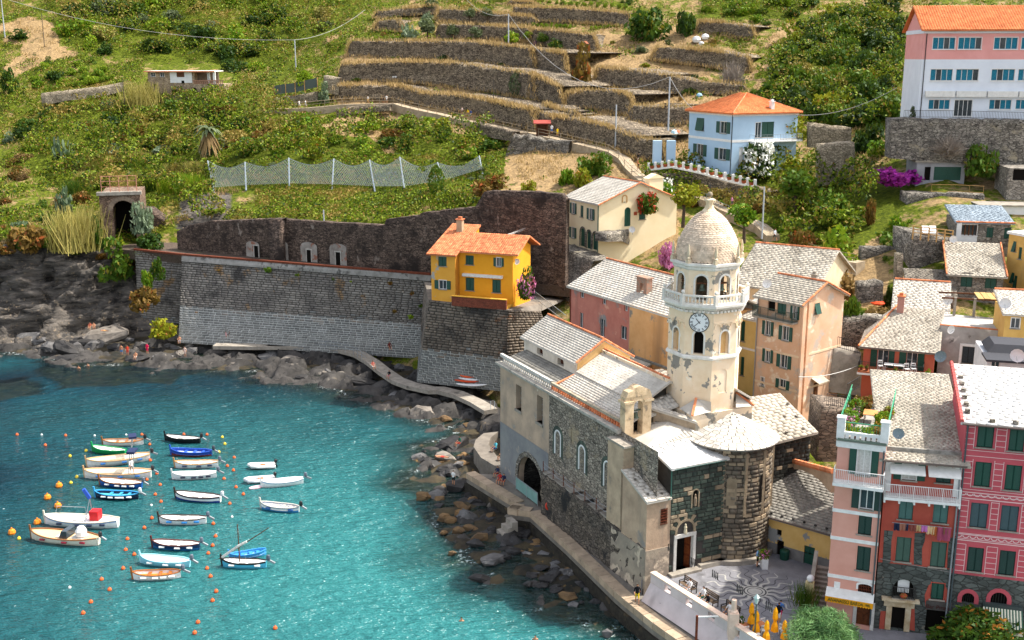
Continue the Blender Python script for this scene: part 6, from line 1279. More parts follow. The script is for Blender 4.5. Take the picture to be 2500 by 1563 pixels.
strip('quay_footing',[p+(p-i).normalized()*.22 for p,i in zip(o2,i2)],[p.lerp(i,.2)for p,i in zip(o2,i2)],M('algae_footing','#3a352c','#25221d',sc=1.5,patches=[('#5a4c36',.8,.6,.1)],bump=.5),3,label='dark weedy footing of the quay',dz=-1.0)
mb=MB();s0=CW(-3.2,18.2,0)
for k in range(3):p=[CW(-3.3-.5*k,18.3,0),CW(-3.3-.5*k,16.9,0),CW(-3.9-.5*k,16.9,0),CW(-3.9-.5*k,18.3,0)];mb.hexa([x+up*-.5 for x in p],[x+up*(1.6-.5*k)for x in p])
mb.build('quay_steps',CONCRETE,quay)
SQ=3.4
pz=[CW(-1.2,-1.6,SQ),CW(1.3,-1.6,SQ),CW(7,-1.6,SQ),CW(13.5,1.0,SQ),Vector((22,92,SQ)),Vector((27,85,SQ)),Vector((45,80,SQ)),Vector((45,56,SQ)),atZ(*q('C3',1200,1640),SQ),atZ(*q('C3',1040,1512),SQ),atZ(*q('C3',990,1445),SQ),atZ(*q('C3',545,1160),SQ)]
mb=MB();mb.prism([(p.x,p.y)for p in pz],.5,SQ);piazza=tag(mb.build('piazza',M('square_paving','#87868a','#727276',sc=.6,patches=[('#605f60',.35,.58,.12),('#9a999a',2.5,.64,.05)],bump=.3,bsc=8,rough=.8)),'grey paved church square',kind='structure')
SC0=atZ(*q('E3',1418,505),SQ);INW=M('inlay_white','#b5b3ac','#a3a19a',sc=3);IND=M('inlay_dark','#48474a','#3b3a3d',sc=3)
def ribbon(mb,c,ang,r0,r1,amp,wd,z,n=26):
 d=Vector((math.cos(ang),math.sin(ang),0));s=Vector((-d.y,d.x,0));P_=[]
 for k in range(n+1):
  f=k/n;r=r0+(r1-r0)*f;o=amp*(.35+.65*f)*math.sin(f*math.pi*4.2);P_.append((c+d*r+s*o,wd*(1-.75*f)))
 for k in range(n):
  (p,w0),(p2,w1)=P_[k],P_[k+1];t=(p2-p).normalized();m_=Vector((-t.y,t.x,0));mb.face(*[v+up*z for v in(p-m_*w0/2,p-m_*w0/2+(p2-p),p2+m_*w1/2,p+m_*w0/2)])
for k in range(14):
 mb=MB();ribbon(mb,SC0,2*math.pi*k/14,1.0,3.9,.34,.26,.006);tag(mb.build('sun_ray',INW,piazza))
 mb=MB();ribbon(mb,SC0,2*math.pi*(k+.5)/14,1.0,4.2,.32,.12,.010);tag(mb.build('dark_sun_ray',IND,piazza))
for r0,r1,m_,h in((0,.55,INW,.014),(.55,.62,IND,.014),(.62,.80,INW,.014),(.80,.92,IND,.014),(.92,1.02,INW,.014)):
 mb=MB()
 for k in range(40):a,b=2*math.pi*k/40,2*math.pi*(k+1)/40;f=lambda r,t:SC0+Vector((r*math.cos(t),r*math.sin(t),h));mb.face(f(r0,a),f(r1,a),f(r1,b),f(r0,b))if r0 else mb.face(f(0,a),f(r1,a),f(r1,b))
 mb.build('sun_disc_ring',m_,piazza)
PARA=M('lilac_plaster','#cfc2bf','#bfb2af',sc=.6,patches=[('#9b918e',1.2,.67,.04)],streak=('#a89c99',.6,.62));COPE=M('pink_coping','#dcc3b0','#c9b09d',sc=2)
pw=thing('parapet_wall','pale lilac plastered parapet with balustered gaps between square and quay','wall',atZ(*q('C3',545,1150),SQ))
pa,pb=atZ(*q('C3',545,1133),4.5),atZ(*q('C3',1000,1420),4.5);pd=(pb-pa);pd.z=0;Lp=pd.length;pd.normalize();pn=Vector((pd.y,-pd.x,0));pn=-pn if pn.dot(Vector((-1,-1,0)))<0 else pn
O_=Vector((pa.x,pa.y,0))-pw.location;Lp+=9
mb=MB();ops=[(Lp*f,Lp*f+.75,3.65,4.25)for f in(.095,.235,.375,.52,.68)];Pq=wall_face(mb,O_,pd,pn,0,Lp,1.5,4.42,ops,.35);wall_face(mb,O_-pn*.36,pd,-pn,0,Lp,3.3,4.42,ops,.01);mb.build('wall',PARA,pw)
mb=MB();mb.hexa([O_+up*2.2+pn*.9,O_+pd*Lp+up*2.2+pn*.9,O_+pd*Lp+up*2.2,O_+up*2.2],[O_+up*3.55+pn*.02,O_+pd*Lp+up*3.55+pn*.02,O_+pd*Lp+up*3.55,O_+up*3.55]);mb.build('sloping_foot',PARA,pw)
mb=MB();mb.hexa([O_+up*4.42+pn*.08,O_+pd*Lp+up*4.42+pn*.08,O_+pd*Lp+up*4.42-pn*.44,O_+up*4.42-pn*.44],[O_+up*4.52+pn*.08,O_+pd*Lp+up*4.52+pn*.08,O_+pd*Lp+up*4.52-pn*.44,O_+up*4.52-pn*.44]);mb.build('coping',COPE,pw)
for o in ops:
 for k in range(4):a=o[0]+.75*(k+.5)/4;p=O_+pd*a-pn*.18;mb=MB();mb.lathe([(.03,0),(.05,.2),(.03,.4),(.04,.6)],(p.x,p.y,3.65),6);mb.build('baluster',IRON,pw)
p=atZ(*q('C3',1003,1425),4.4)-pw.location;mb=MB();mb.box(p.x-.35,p.x+.35,p.y-.35,p.y+.35,-1-SQ+3.4,2.0);mb.lathe([(.3,2.0),(.3,2.1),(.2,2.2),(.2,3.0),(.05,3.05)],(p.x,p.y,0),8);mb.build('gate_pier',COPE,pw)
aw_=thing('arched_wall','flying arch wall with red tile cap between chapel and pink house','wall',(19.4,96.0,0));e0,e1=atPl(*q('C3',1235,490),(0,96,0),(0,1,0)),atY(*q('C4',300,575),88)
d=e1-e0;mb=MB();n=14;oo=aw_.location
for k in range(n):
 f0,f1=k/n,(k+1)/n;g=lambda f:1.9-1.3*math.sin(math.pi*min(1,max(0,(f-.05)/.9)))**.6
 a,b=e0+d*f0-oo,e0+d*f1-oo;s=Vector((-d.y,d.x,0)).normalized()*.5
 mb.hexa([a-up*g(f0),b-up*g(f1),b-up*g(f1)+s,a-up*g(f0)+s],[a,b,b+s,a+s])
mb.build('arch',M('arch_plaster','#c9ac90','#b1957b',sc=1),aw_);ridge_tiles(aw_,e0-oo+up*.06,e1-oo+up*.06,TERRA,.5,.26,'cap_tile')
stw=thing('stair','grey stone stair with parapet rising beside the pink house','stairs',atZ(*q('C4',200,1330),SQ));
for k in range(9):mb=MB();mb.box(-.2,1.4,k*.42,k*.42+.44,0,.2*(k+1));mb.build('step',CONCRETE,stw)
mb=MB();mb.hexa([(-.5,-.1,0),(-.2,-.1,0),(-.2,3.9,0),(-.5,3.9,0)],[(-.5,-.1,1.5),(-.2,-.1,1.5),(-.2,3.9,3.0),(-.5,3.9,3.0)]);mb.build('stair_parapet',CONCRETE,stw)
mb=MB();mb.box(-.75,-.1,-.5,.0,0,2.2);mb.build('pier',M('pier_yellow','#dccb98','#c4b383',sc=2),stw);mb=MB();mb.sphere((-.4,-.25,2.5),.3,10);mb.build('globe',WHITE,stw);stw.rotation_euler=(0,0,rad(-20))
# SEA WALL, RAILWAY, BASTION
rng=np.random.default_rng(77)
TL,TR=atZ(*q('B1',1222,612),14.2),atZ(*q('B2',1245,745),14.2);BL,BR=atZ(*q('B1',1196,1200),1.4),atZ(*q('B2',1195,1310),1.4)
ext=(TR-TL).normalized()*1.5
sw=thing('sea_wall','high coursed stone railway sea wall with pale salty lower band above the rocks','wall',BL)
o_=sw.location;P4=[p-o_ for p in(BL,BR,TR,TL)]
mb=MB();mid=[P4[0].lerp(P4[3],.4),P4[1].lerp(P4[2],.4)];bk=Vector((0,3,0))
mb.face(P4[0],mid[0],P4[3],P4[3]+bk,P4[0]+bk);mb.build('end_face',MORTAR_DK,sw)
W_,H_=patch_stones(sw,*P4,.36,.95,(SEASTONE_LOW,SEASTONE),rng,300,5.4,.075,mortar=(MORTAR,MORTAR_DK))
mb=MB();mb.bar(P4[3]+up*.12-Vector((0,.1,0)),P4[2]+up*.12-Vector((0,.1,0)),.5,.28);mb.build('rusty_rail_kerb',RUST,sw)
mb=MB();c0,c1=P4[3].lerp(P4[0],.07),P4[2].lerp(P4[1],.07);mb.face(c0-Vector((0,.3,0)),c1-Vector((0,.3,0)),P4[2]-Vector((0,.25,0)),P4[3]-Vector((0,.25,0)));mb.build('cement_band',M('cement_band','#a09c95','#7d7972',sc=.8,patches=[('#5d5a55',.9,.56,.08)]),sw)
sl2=thing('sea_wall','short recessed stone wall with small arched culvert left of the main sea wall','wall',atZ(*q('B1',905,700),11));o_=sl2.location
Q4=[atZ(*q('B1',905,578),14.2),TL+Vector((0,1.2,0))];q0,q1=Q4[0]-up*11.5-Vector((0,1,0)),Q4[1]-up*11.5-Vector((0,1,0));P5=[p-o_ for p in(q0,q1,Q4[1],Q4[0])]
patch_stones(sl2,*P5,.4,1.0,(SEASTONE_LOW,SEASTONE),rng,0,0,mortar=(MORTAR_DK,MORTAR_DK))
cu=atPl(*q('B1',990,690),Q4[0],Vector((.38,-.92,0)))-o_;mb=MB();dd=(P5[1]-P5[0]).normalized();mb.face(*[cu+dd*a+up*z-Vector((0,.5,0))for a,z in arch_outline(-1,1,-1.2,.5)]);mb.build('culvert',DARK,sl2)
mb=MB();mb.bar(P5[3]+up*.12-Vector((0,.1,0)),P5[2]+up*.12-Vector((0,1.3,0)),.5,.28);mb.build('rusty_rail_kerb',RUST,sl2)
rn=(TR-TL).normalized();rnn=Vector((-rn.y,rn.x,0));a0=Q4[0]-rn*6
strip('railway_bed',[a0,TR+rn*22],[a0+rnn*9,TR+rn*22+rnn*9],M('track_ballast','#5d4f45','#43392f',sc=3,patches=[('#6f7440',.5,.60,.08)],bump=.6),1.5,label='disused railway bed behind the sea wall',dz=-.1)
bw=thing('railway_wall','dark brown masonry wall with four plastered door niches behind the railway','wall',atZ(*q('B2',0,622),14.1));o_=bw.location
f0,f1=atZ(*q('B1',1168,572),14.1),atZ(*q('B2',1232,735),14.1);bdir=(f1-f0);bdir.z=0;bdir.normalize();bn=Vector((bdir.y,-bdir.x,0))
tops=[('B1',1185,455),('B1',1250,418),('B1',1400,386),('B1',1924,366),('B2',180,370),('B2',600,395),('B2',928,412),('B2',940,372),('B2',1160,345),('B2',1185,330),('B2',1540,288),('B2',1600,190),('B2',1650,180),('B3',40,184),('B3',300,188),('B3',470,205),('B3',500,240)]
tp=[atPl(*q(*t),f0,bn)for t in tops];bp=[Vector((p.x,p.y,13.5))for p in tp]
link('wall',rough_wall_mesh('railway_wall',[p-o_ for p in bp],[p-o_ for p in tp],1.2,BROWNWALL,.7,.06,seed=4),bw)
def bloc(c,x,y):return atPl(*q(c,x,y),f0+bn*.1,bn)-o_
for k,(x0,y0,x1,y1_,d4)in enumerate(((10,520,100,640,(66,548,92,620)),(182,512,290,645,(218,560,243,632)),(375,525,485,655,(418,575,445,648)),(570,535,682,675,(612,590,642,668)))):
 A,B=bloc('B2',x0,y1_-20),bloc('B2',x1,y1_-5);hgt=bloc('B2',(x0+x1)/2,y0).z-A.z;w_=(B-A).length;mb=MB();P_=lambda a,z,dd=0:A+bdir*a+up*(z-.4)+bn*(.12-dd)
 mb.hexa([P_(a,z)for a,z in arch_outline(0,w_,0,hgt+.4,.45)],[P_(a,z,-.07)for a,z in arch_outline(0,w_,0,hgt+.4,.45)]);nich=mb.build('plastered_niche',M('niche_plaster','#a39c92','#7c726a',sc=.6,patches=[('#8d5f4c',.9,.56,.05)]),bw)
 a0_,a1_=(bloc('B2',d4[0],d4[3])-A).dot(bdir),(bloc('B2',d4[2],d4[3])-A).dot(bdir);zt=bloc('B2',d4[0],d4[1]).z-A.z+.4;mb=MB();mb.hexa([P_(a0_,0,-.1),P_(a1_,0,-.1),P_(a1_,0,0),P_(a0_,0,0)],[P_(a0_,zt,-.1),P_(a1_,zt,-.1),P_(a1_,zt,0),P_(a0_,zt,0)]);mb.build('doorway',DARK,nich)  # thin proud slab, its black colour stands for the shade of a door recess
 mb=MB();mb.bar(P_(a0_-.1,0,-.12),P_(a0_-.1,zt,-.12),.16);mb.bar(P_(a1_+.1,0,-.12),P_(a1_+.1,zt,-.12),.16);mb.bar(P_(a0_-.2,zt+.08,-.12),P_(a1_+.2,zt+.08,-.12),.16);mb.build('door_jamb',M('jamb_grey','#b9b3a8','#98928a',sc=2),nich)
tb=atY(*q('B1',700,500),184.0);tn=thing('tunnel_portal','stone railway tunnel mouth with dark arch and rusty fence on top','tunnel',tb,rad(14))
mb=MB();Pt=wall_face(mb,(0,0,0),(1,0,0),(0,-1,0),-.3,6.2,-3,7.2,[(1.7,5.2,-2.0,6.2,.9)],4);mb.face((-.3,0,-3),(-.3,0,7.2),(-.3,12,7.2),(-.3,12,-3));mb.face((6.2,0,-3),(6.2,0,7.2),(6.2,12,7.2),(6.2,12,-3));mb.face((-.3,0,7.2),(6.2,0,7.2),(6.2,12,7.2),(-.3,12,7.2));mb.build('portal_wall',M('portal_stone','#8a7361','#685446',sc=.8,stone=(1.4,2.2,'#4a3c32',.3),bump=.6),tn)
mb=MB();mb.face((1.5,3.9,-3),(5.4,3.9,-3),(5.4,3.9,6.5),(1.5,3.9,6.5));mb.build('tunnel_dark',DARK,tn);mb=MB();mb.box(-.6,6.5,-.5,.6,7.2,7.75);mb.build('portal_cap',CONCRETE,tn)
for k in range(13):
 t=math.pi*(k+.5)/13;mb=MB();r0,r1=1.78,2.5;pts=[(3.45-r*math.cos(t+s*.11),4.6+r*.95*math.sin(t+s*.11))for r,s in((r0,-1),(r0,1),(r1,1),(r1,-1))];mb.hexa([Pt(*p,.02)for p in pts],[Pt(*p,-.12)for p in pts]);mb.build('voussoir',M('voussoir_stone','#95836f','#77675a',sc=1),tn)
for k in range(5):mb=MB();mb.tube([(.2+k*1.4,0,7.7),(.2+k*1.4,0,10.4)],.07,5);mb.build('fence_post',M('pink_rust','#c08a72','#a06c56',sc=3),tn)
mb=MB()
for h in(8.6,9.5,10.35):mb.tube([(.2,0,h),(5.8,0,h)],.05,5)
mb.build('fence_rail',M('pink_rust','#c08a72'),tn)
ba=thing('bastion','battered stone bastion with pale courses at its foot under the yellow house','wall',atZ(*q('B2',1150,1460),2.2));o_=ba.location
T0,T1=y1.O+y1.x*-.3+y1.y*-.1-up*.05,y1.O+y1.x*(rx1+.3)-y1.y*1.15-up*.3;B0,B1=atZ(*q('B2',1150,1465),2.0),atZ(*q('B2',1735,1530),2.0)
T2=atZ(*q('B3',330,990),11.8);B2_=B1+Vector((9,5,0));TB=T0+Vector((-1.5,12,0));BB=B0+Vector((-1.0,16,0))
for(a,b,c,d_),ind in(((B0,B1,T1,T0),300),((B1,B2_,T2,T1),0),((BB,B0,T0,TB),0)):
 pl=[p-o_ for p in(a,b,c,d_)]
 patch_stones(ba,*pl,.36,.9,(SEASTONE_LOW,M('bastion_stone','#85796b','#655c53',sc=.4,isl=.24,patches=[('#7b5a43',.3,.62,.05),('#3c3936',.16,.50,.12)],streak=('#33302d',.25,.56),bump=.5)),rng,ind,4.6,.06,mortar=(MORTAR,MORTAR_DK))
mb=MB();mb.face(*[p-o_ for p in(T0,T1,T2,T2+Vector((4,8,0)),TB)]);mb.build('terrace_top',PAVING,ba)
def pwall(label,m,c,top,bot,Y,thick=1.2,amp=.1,name='stone_wall',cat='wall',group=None,seg=.6):
 Ys=Y if isinstance(Y,(list,tuple))else[Y]*len(top);T=[atY(*q(c,x,y),yy+.15)for(x,y),yy in zip(top,Ys)];B=[atY(*q(c,x,y),yy)for(x,y),yy in zip(bot,Ys)]
 o=link(name,None);o.location=B[0];tag(o,label,cat,group);me=rough_wall_mesh(name,[p-o.location for p in B],[p-o.location for p in T],thick,m,seg,amp,seed=len(label));
 bpy.data.objects.remove(o);o=link(name,me);o.location=B[0];return tag(o,label,cat,group)
for a in(('grey rubble wall with creeper tuft above the roofless ruin',GREYWALL,'E1',[(200,200),(400,205),(585,215)],[(185,510),(380,510),(535,525)],141),('high grey stone terrace tower carrying the wooden sun deck',GREYWALL,'E1',[(668,85),(860,100),(1040,130)],[(655,520),(860,500),(1010,500)],135,7.0),('stone wall with slanting outdoor stair beside the sun deck tower',GREYWALL,'E1',[(583,300),(660,325)],[(575,620),(830,600)],138),('roofless ruin wall with broken brick top among brambles',GREYWALL,'E1',[(160,525),(260,515),(340,500),(405,530)],[(150,720),(260,715),(340,705),(400,700)],127,.7,.18),('slim pale stone pier standing beside the stair',PALEWALL,'E1',[(530,265),(588,262)],[(515,640),(578,640)],131,1.0),('long grey stone retaining wall with putlog holes under the school',GREYWALL,'A4',[(1262,972),(1700,978),(2420,990)],[(1252,1300),(1700,1330),(2420,1420)],[158,157,155],4),('square stone buttress wall with tiled cap left of the bougainvillea',PALEWALL,'A4',[(690,1192),(960,1168)],[(685,1530),(970,1480)],166,3),('pale rubble wall behind the orange tree of the blue house',PALEWALL,'A4',[(590,1005),(760,1030),(935,1045)],[(590,1210),(760,1220),(935,1200)],180,1.5),('grey garden terrace wall with stone pillars under the garage',GREYWALL,'B4',[(1140,195),(1300,200),(1470,200),(1660,215)],[(1130,420),(1300,420),(1470,410),(1650,400)],[152,152,151,150],3),('dark stone garden wall behind the lemon trees',DRYWALL,'B4',[(450,215),(640,225),(850,245)],[(440,390),(640,400),(850,400)],163,2),('curved stone retaining wall right of the peach house',GREYWALL,'B4',[(705,1035),(850,1025),(1045,1050)],[(690,1220),(830,1250),(1030,1250)],[119,119,117],2),('tall grey concrete wall behind the iron stair railing',CONCRETE,'B4',[(650,1240),(830,1265)],[(600,1530),(840,1560)],112,2,.05),('rough stone wall below the small railed terrace by the pink house',M('terrace_rubble','#8d7d6c','#6e6256',sc=.7,stone=(1.5,4.5,'#463e37',.35),bump=.7),'C4',[(242,215),(345,225),(445,240)],[(215,520),(330,520),(440,520)],96,4),('square stone pier on the rail cutting below the cream house',GREYWALL,'B3',[(322,492),(450,488)],[(318,705),(450,705)],160,2),('steep grey stone slope wall beneath the cream house terrace',GREYWALL,'B3',[(445,556),(560,595),(690,650)],[(288,900),(390,960),(505,1060)],[157,154,150],3),('low grey terrace wall with tv dish in front of the cream house',GREYWALL,'B3',[(780,468),(870,452),(965,430)],[(775,525),(870,520),(962,560)],[153,156,160],2),('dark stone garden wall carrying the white balustrade of the blue house',DRYWALL,'B3',[(1065,62),(1390,70),(1600,130),(1860,190)],[(1060,200),(1390,250),(1600,310),(1850,330)],[181,176,172,166],3),('rough rock buttress wall below the kiosk on the cliff path',GREYWALL,'A3',[(180,1110),(320,1115),(480,1160),(640,1170)],[(60,1390),(300,1410),(500,1400),(600,1390)],[204,204,202,200],2,.35),('low stone wall holding the vine terrace on the left slope',PALEWALL,'A1',[(335,765),(520,745),(800,715),(1005,680)],[(345,870),(520,830),(800,800),(1010,750)],[249,250,252,254],2),('shady masonry recess right of the tunnel mouth',BROWNWALL,'B1',[(885,305),(1000,300),(1110,385)],[(885,560),(1000,565),(1110,590)],190,3),('dark retaining wall under the west end of the cliff path',DRYWALL,'A2',[(735,890),(960,868),(1180,862)],[(745,960),(960,925),(1180,910)],[233,233,232],2),('dark retaining wall under the descending cliff path',DRYWALL,'A2',[(1880,1010),(2050,1045),(2190,1085)],[(1900,1100),(2050,1140),(2190,1160)],[213,210,207],2),('ruined stone wall with nets above the path at the fenced garden',PALEWALL,'A2',[(235,800),(400,785),(590,750)],[(225,880),(400,875),(590,830)],243,2),('old stone corner tower with doorway at the end of the fenced garden',PALEWALL,'A2',[(640,620),(770,640)],[(630,760),(760,780)],242,4)):
 pwall(*a[:6],*a[6:])
TW=[('lowest dry stone wall above the cliff path, west part','A2',[(735,705),(960,703),(1180,700),(1300,718),(1450,765),(1750,782),(2000,830),(2352,905)],[(735,815),(960,815),(1180,815),(1300,835),(1450,870),(1750,915),(2000,985),(2352,1075)]),('lowest dry stone wall above the cliff path behind the kiosk','A3',[(330,892),(480,960),(620,970),(760,990),(1010,1060),(1180,1130),(1395,1165)],[(330,1045),(480,1090),(620,1120),(760,1165),(1010,1225),(1180,1300),(1400,1330)]),('second dry stone wall up, holding the tawny grass terrace','A2',[(780,530),(1200,510),(1450,512),(1700,518),(2000,560),(2352,612)],[(760,690),(1200,670),(1450,690),(1700,720),(2000,760),(2352,830)]),('second dry stone wall up, sloping down behind the bushy cypress','A3',[(330,610),(450,660),(560,720)],[(330,830),(450,850),(600,900)]),('second dry stone wall up, east of the large dry bush','A3',[(870,560),(1100,575),(1430,620),(1700,672),(1960,690),(2070,700)],[(840,690),(1100,735),(1430,770),(1700,775),(1960,775),(2070,770)]),('third dry stone wall up, running behind the tall utility pole','A2',[(860,338),(1300,340),(1600,342),(1900,350),(2352,402)],[(850,465),(1300,478),(1600,480),(1900,515),(2352,592)]),('third dry stone wall up, left of the large dry bush','A3',[(336,402),(470,425),(600,440)],[(336,580),(470,620),(600,660)]),('fourth dry stone wall up, behind the prickly pear','A2',[(1080,178),(1160,165),(1260,162)],[(1085,250),(1160,255),(1260,260)]),('fourth dry stone wall up, behind the row of olive trees','A2',[(1580,196),(2000,215),(2352,232)],[(1570,320),(2000,330),(2352,345)]),('fourth dry stone wall up, below the barrel and lemon bushes','A3',[(330,240),(590,262),(840,290)],[(330,370),(590,415),(840,425)]),('fifth dry stone wall up, above the olive trees','A2',[(1590,75),(1900,92),(2150,125),(2352,140)],[(1590,175),(1900,200),(2150,205),(2352,205)]),('upper dry stone wall under the vineyard rows','A3',[(180,58),(600,70),(880,90),(1110,112)],[(190,175),(600,185),(880,200),(1090,225)]),('dry stone wall below the tawny grass right of the big round bushes','A3',[(1350,390),(1600,402),(1900,432),(2100,470)],[(1320,495),(1600,530),(1900,570),(2100,590)]),('dark dry stone wall between the round bush and the bare tree','A3',[(1700,180),(1900,188),(2130,222)],[(1690,290),(1900,300),(2130,335)]),('dry stone wall under the straw terrace beside the second pole','A3',[(1150,870),(1400,875),(1630,885)],[(1110,1000),(1400,1045),(1625,1010)]),('short dry stone wall below the white wrapped bale','A2',[(1080,95),(1300,70),(1560,50)],[(1085,150),(1300,130),(1560,120)]),('dry stone wall behind the tall grass left of the second pole','A3',[(620,770),(760,745),(1000,745),(1140,790)],[(620,900),(760,890),(1000,930),(1130,960)]),('dry stone wall climbing from the path kiosk','A3',[(440,860),(560,905),(700,925)],[(440,960),(560,990),(700,1010)]),('topmost dry stone wall at the upper edge of the terraces','A2',[(2170,5),(2352,20)],[(2170,45),(2352,60)])]
TWP=[]
for lab,c,t,b in TW:
 t,b=[(t[0][0]-34,b[0][1]-8)]+t+[(t[-1][0]+34,b[-1][1]-8)],[(b[0][0]-36,b[0][1])]+b+[(b[-1][0]+36,b[-1][1])]
 Ys=[Dt(*q(c,x,y))-.5 for(x,y),(_,y2)in zip(b,t)];pwall(lab,DRYWALL,c,t,b,Ys,2+max(Dt(*q(c,x,y2))-Dt(*q(c,x,y))for(x,y),(_,y2)in zip(b,t)),.2,'dry_stone_wall',group='dry stone terrace walls')
 TWP.append(([atY(*q(c,x,y),yy+.6)for(x,y),yy in zip(t,Ys)],[atY(*q(c,x,y),yy-.3)for(x,y),yy in zip(b,Ys)]))
# PATHS WITH RAILINGS
PATHM=M('path_gravel','#b3a288','#93836c',sc=1,patches=[('#7c705d',.8,.6,.1)],bump=.3)
def path(label,pts,w,z=None,off=.0,name='footpath',m=PATHM):
 C_=[]
 for c,x,y in pts:px,py=q(c,x,y);C_.append(atZ(px,py,z)if z is not None else atY(px,py,Dt(px,py)-2.4))
 C_=[Vector(p)for p in C_];L,R_=[],[]
 for i,p in enumerate(C_):
  d=C_[min(i+1,len(C_)-1)]-C_[max(i-1,0)];d.z=0;d.normalize();s=Vector((-d.y,d.x,0));L.append(p+s*w/2);R_.append(p-s*w/2)
 strip(name,L,R_,m,1.6 if z is None else.55,label=label);return C_,L,R_
def railing(label,pts,h,step,m,name='path_railing',rails=(1.0,.55),pr=.06):
 t=thing(name,label,'railing',pts[0]);o=Vector(pts[0]);mb=MB()
 for f in rails:mb.tube([Vector(p)-o+up*h*f for p in pts],pr*.8,5)
 mb.build('rail',m,t)
 for a,b in zip(pts,pts[1:]):
  a,b=Vector(a),Vector(b);n=max(1,int((b-a).length/step))
  for k in range(n):p=a.lerp(b,k/n)-o;mb=MB();mb.tube([p-up*.2,p+up*h],pr,5);mb.build('post',m,t)
 return t
WOODR=M('grey_wood_rail','#a8977f','#85765f',sc=4)
C1_,L1_,R1_=path('cliff path across the terraces',[('A2',150,893),('A2',330,890),('A2',500,885),('A2',650,872),('A2',800,856),('A2',1000,852),('A2',1230,848),('A2',1310,872),('A2',1450,905),('A2',1600,935),('A2',1800,985),('A2',2000,1020),('A2',2150,1052),('A2',2290,1085),('A3',330,1085),('A3',420,1110),('A3',600,1150),('A3',800,1195),('A3',1000,1245),('A3',1090,1300),('A3',1140,1370),('A3',1200,1430),('A3',1290,1500),('B3',1060,165)],2.2)
railing('weathered wooden railing along the west stretch of the cliff path',R1_[:14],1.25,2.2,WOODR);railing('weathered wooden railing along the descending path past the kiosk',R1_[14:],1.25,2.2,WOODR)
C2_,L2_,R2_=path('concrete shore path at the foot of the sea wall',[('B1',1440,1212),('B1',1700,1216),('B1',1924,1214),('B2',150,1212),('B2',330,1216),('B2',480,1222),('B2',640,1236),('B2',760,1268),('B2',850,1322),('B2',930,1385),('B2',1020,1445),('B2',1110,1478),('B2',1250,1508),('C2',400,110),('C2',500,135),('C2',600,180),('C2',680,228)],1.9,2.0,m=CONCRETE)
railing('bent white pipe railing on the shore path below the sea wall',[p+up*.05 for p in R2_[5:9]],1.0,1.4,GALV,rails=(1.0,.5),pr=.04)
C3_,_,R3_=path('lane climbing behind the bell tower garden',[('B3',1380,215),('B3',1480,250),('B3',1560,300),('B4',-20,330),('B4',160,410),('B4',240,480)],2.0)
railing('thin iron railing of the lane behind the bell tower',R3_,1.1,1.6,GALV,pr=.04)
C4_,_,R4_=path('garden path above the peach house',[('B4',420,560),('B4',560,600),('B4',700,640),('B4',830,660)],2.0);railing('stick railing on the garden path above the peach house',R4_,1.1,1.6,WOODR,pr=.04)
# PLANTS
def leaf_quads(P,s,rng,tilt=1.0,asp=1.5):
 n=len(P);a=rng.normal(size=(n,3));a/=np.linalg.norm(a,axis=1,keepdims=True);b=np.cross(a,rng.normal(size=(n,3)));b/=np.linalg.norm(b,axis=1,keepdims=True)+1e-9
 s=(np.ones(n)*s*rng.uniform(.6,1.4,n))[:,None];a=a*s*asp*.5;b=b*s*.5
 V=np.stack([P-a,P-b*.9,P+a,P+b*.9],1).reshape(-1,3);return V,np.arange(n*4).reshape(n,4)
def blade_quads(P,h,w,rng,lean=.5):
 n=len(P);t=rng.uniform(0,2*math.pi,n);d=np.stack([np.cos(t),np.sin(t),np.zeros(n)],1);t2=rng.uniform(0,2*math.pi,n);s=np.stack([np.cos(t2),np.sin(t2),np.zeros(n)],1)*w*.5
 hh=(h*rng.uniform(.5,1.2,n))[:,None];tip=P+d*hh*lean*rng.uniform(.2,1,(n,1))+np.array([0,0,1])*hh
 return np.stack([P-s,P+s,tip+s*.3,tip-s*.3],1).reshape(-1,3),np.arange(n*4).reshape(n,4)
def crown_pts(n,rng,lobes=11,sx=1,sz=1,flat=.0,shell=.55,low=-.35):
 C=rng.normal(size=(lobes,3));C/=np.linalg.norm(C,axis=1,keepdims=True);C[:,2]=np.maximum(C[:,2],low);C*=rng.uniform(.35,.68,(lobes,1));R=rng.uniform(.28,.50,lobes)
 k=rng.integers(0,lobes,n);d=rng.normal(size=(n,3));d/=np.linalg.norm(d,axis=1,keepdims=True);r=R[k]*(shell+(1-shell)*rng.random(n))
 P=C[k]+d*r[:,None];P[:,2]=np.where(P[:,2]<low,low+(P[:,2]-low)*.3,P[:,2]);P[:,0]*=sx;P[:,1]*=sx;P[:,2]*=sz;return P
_CR={}
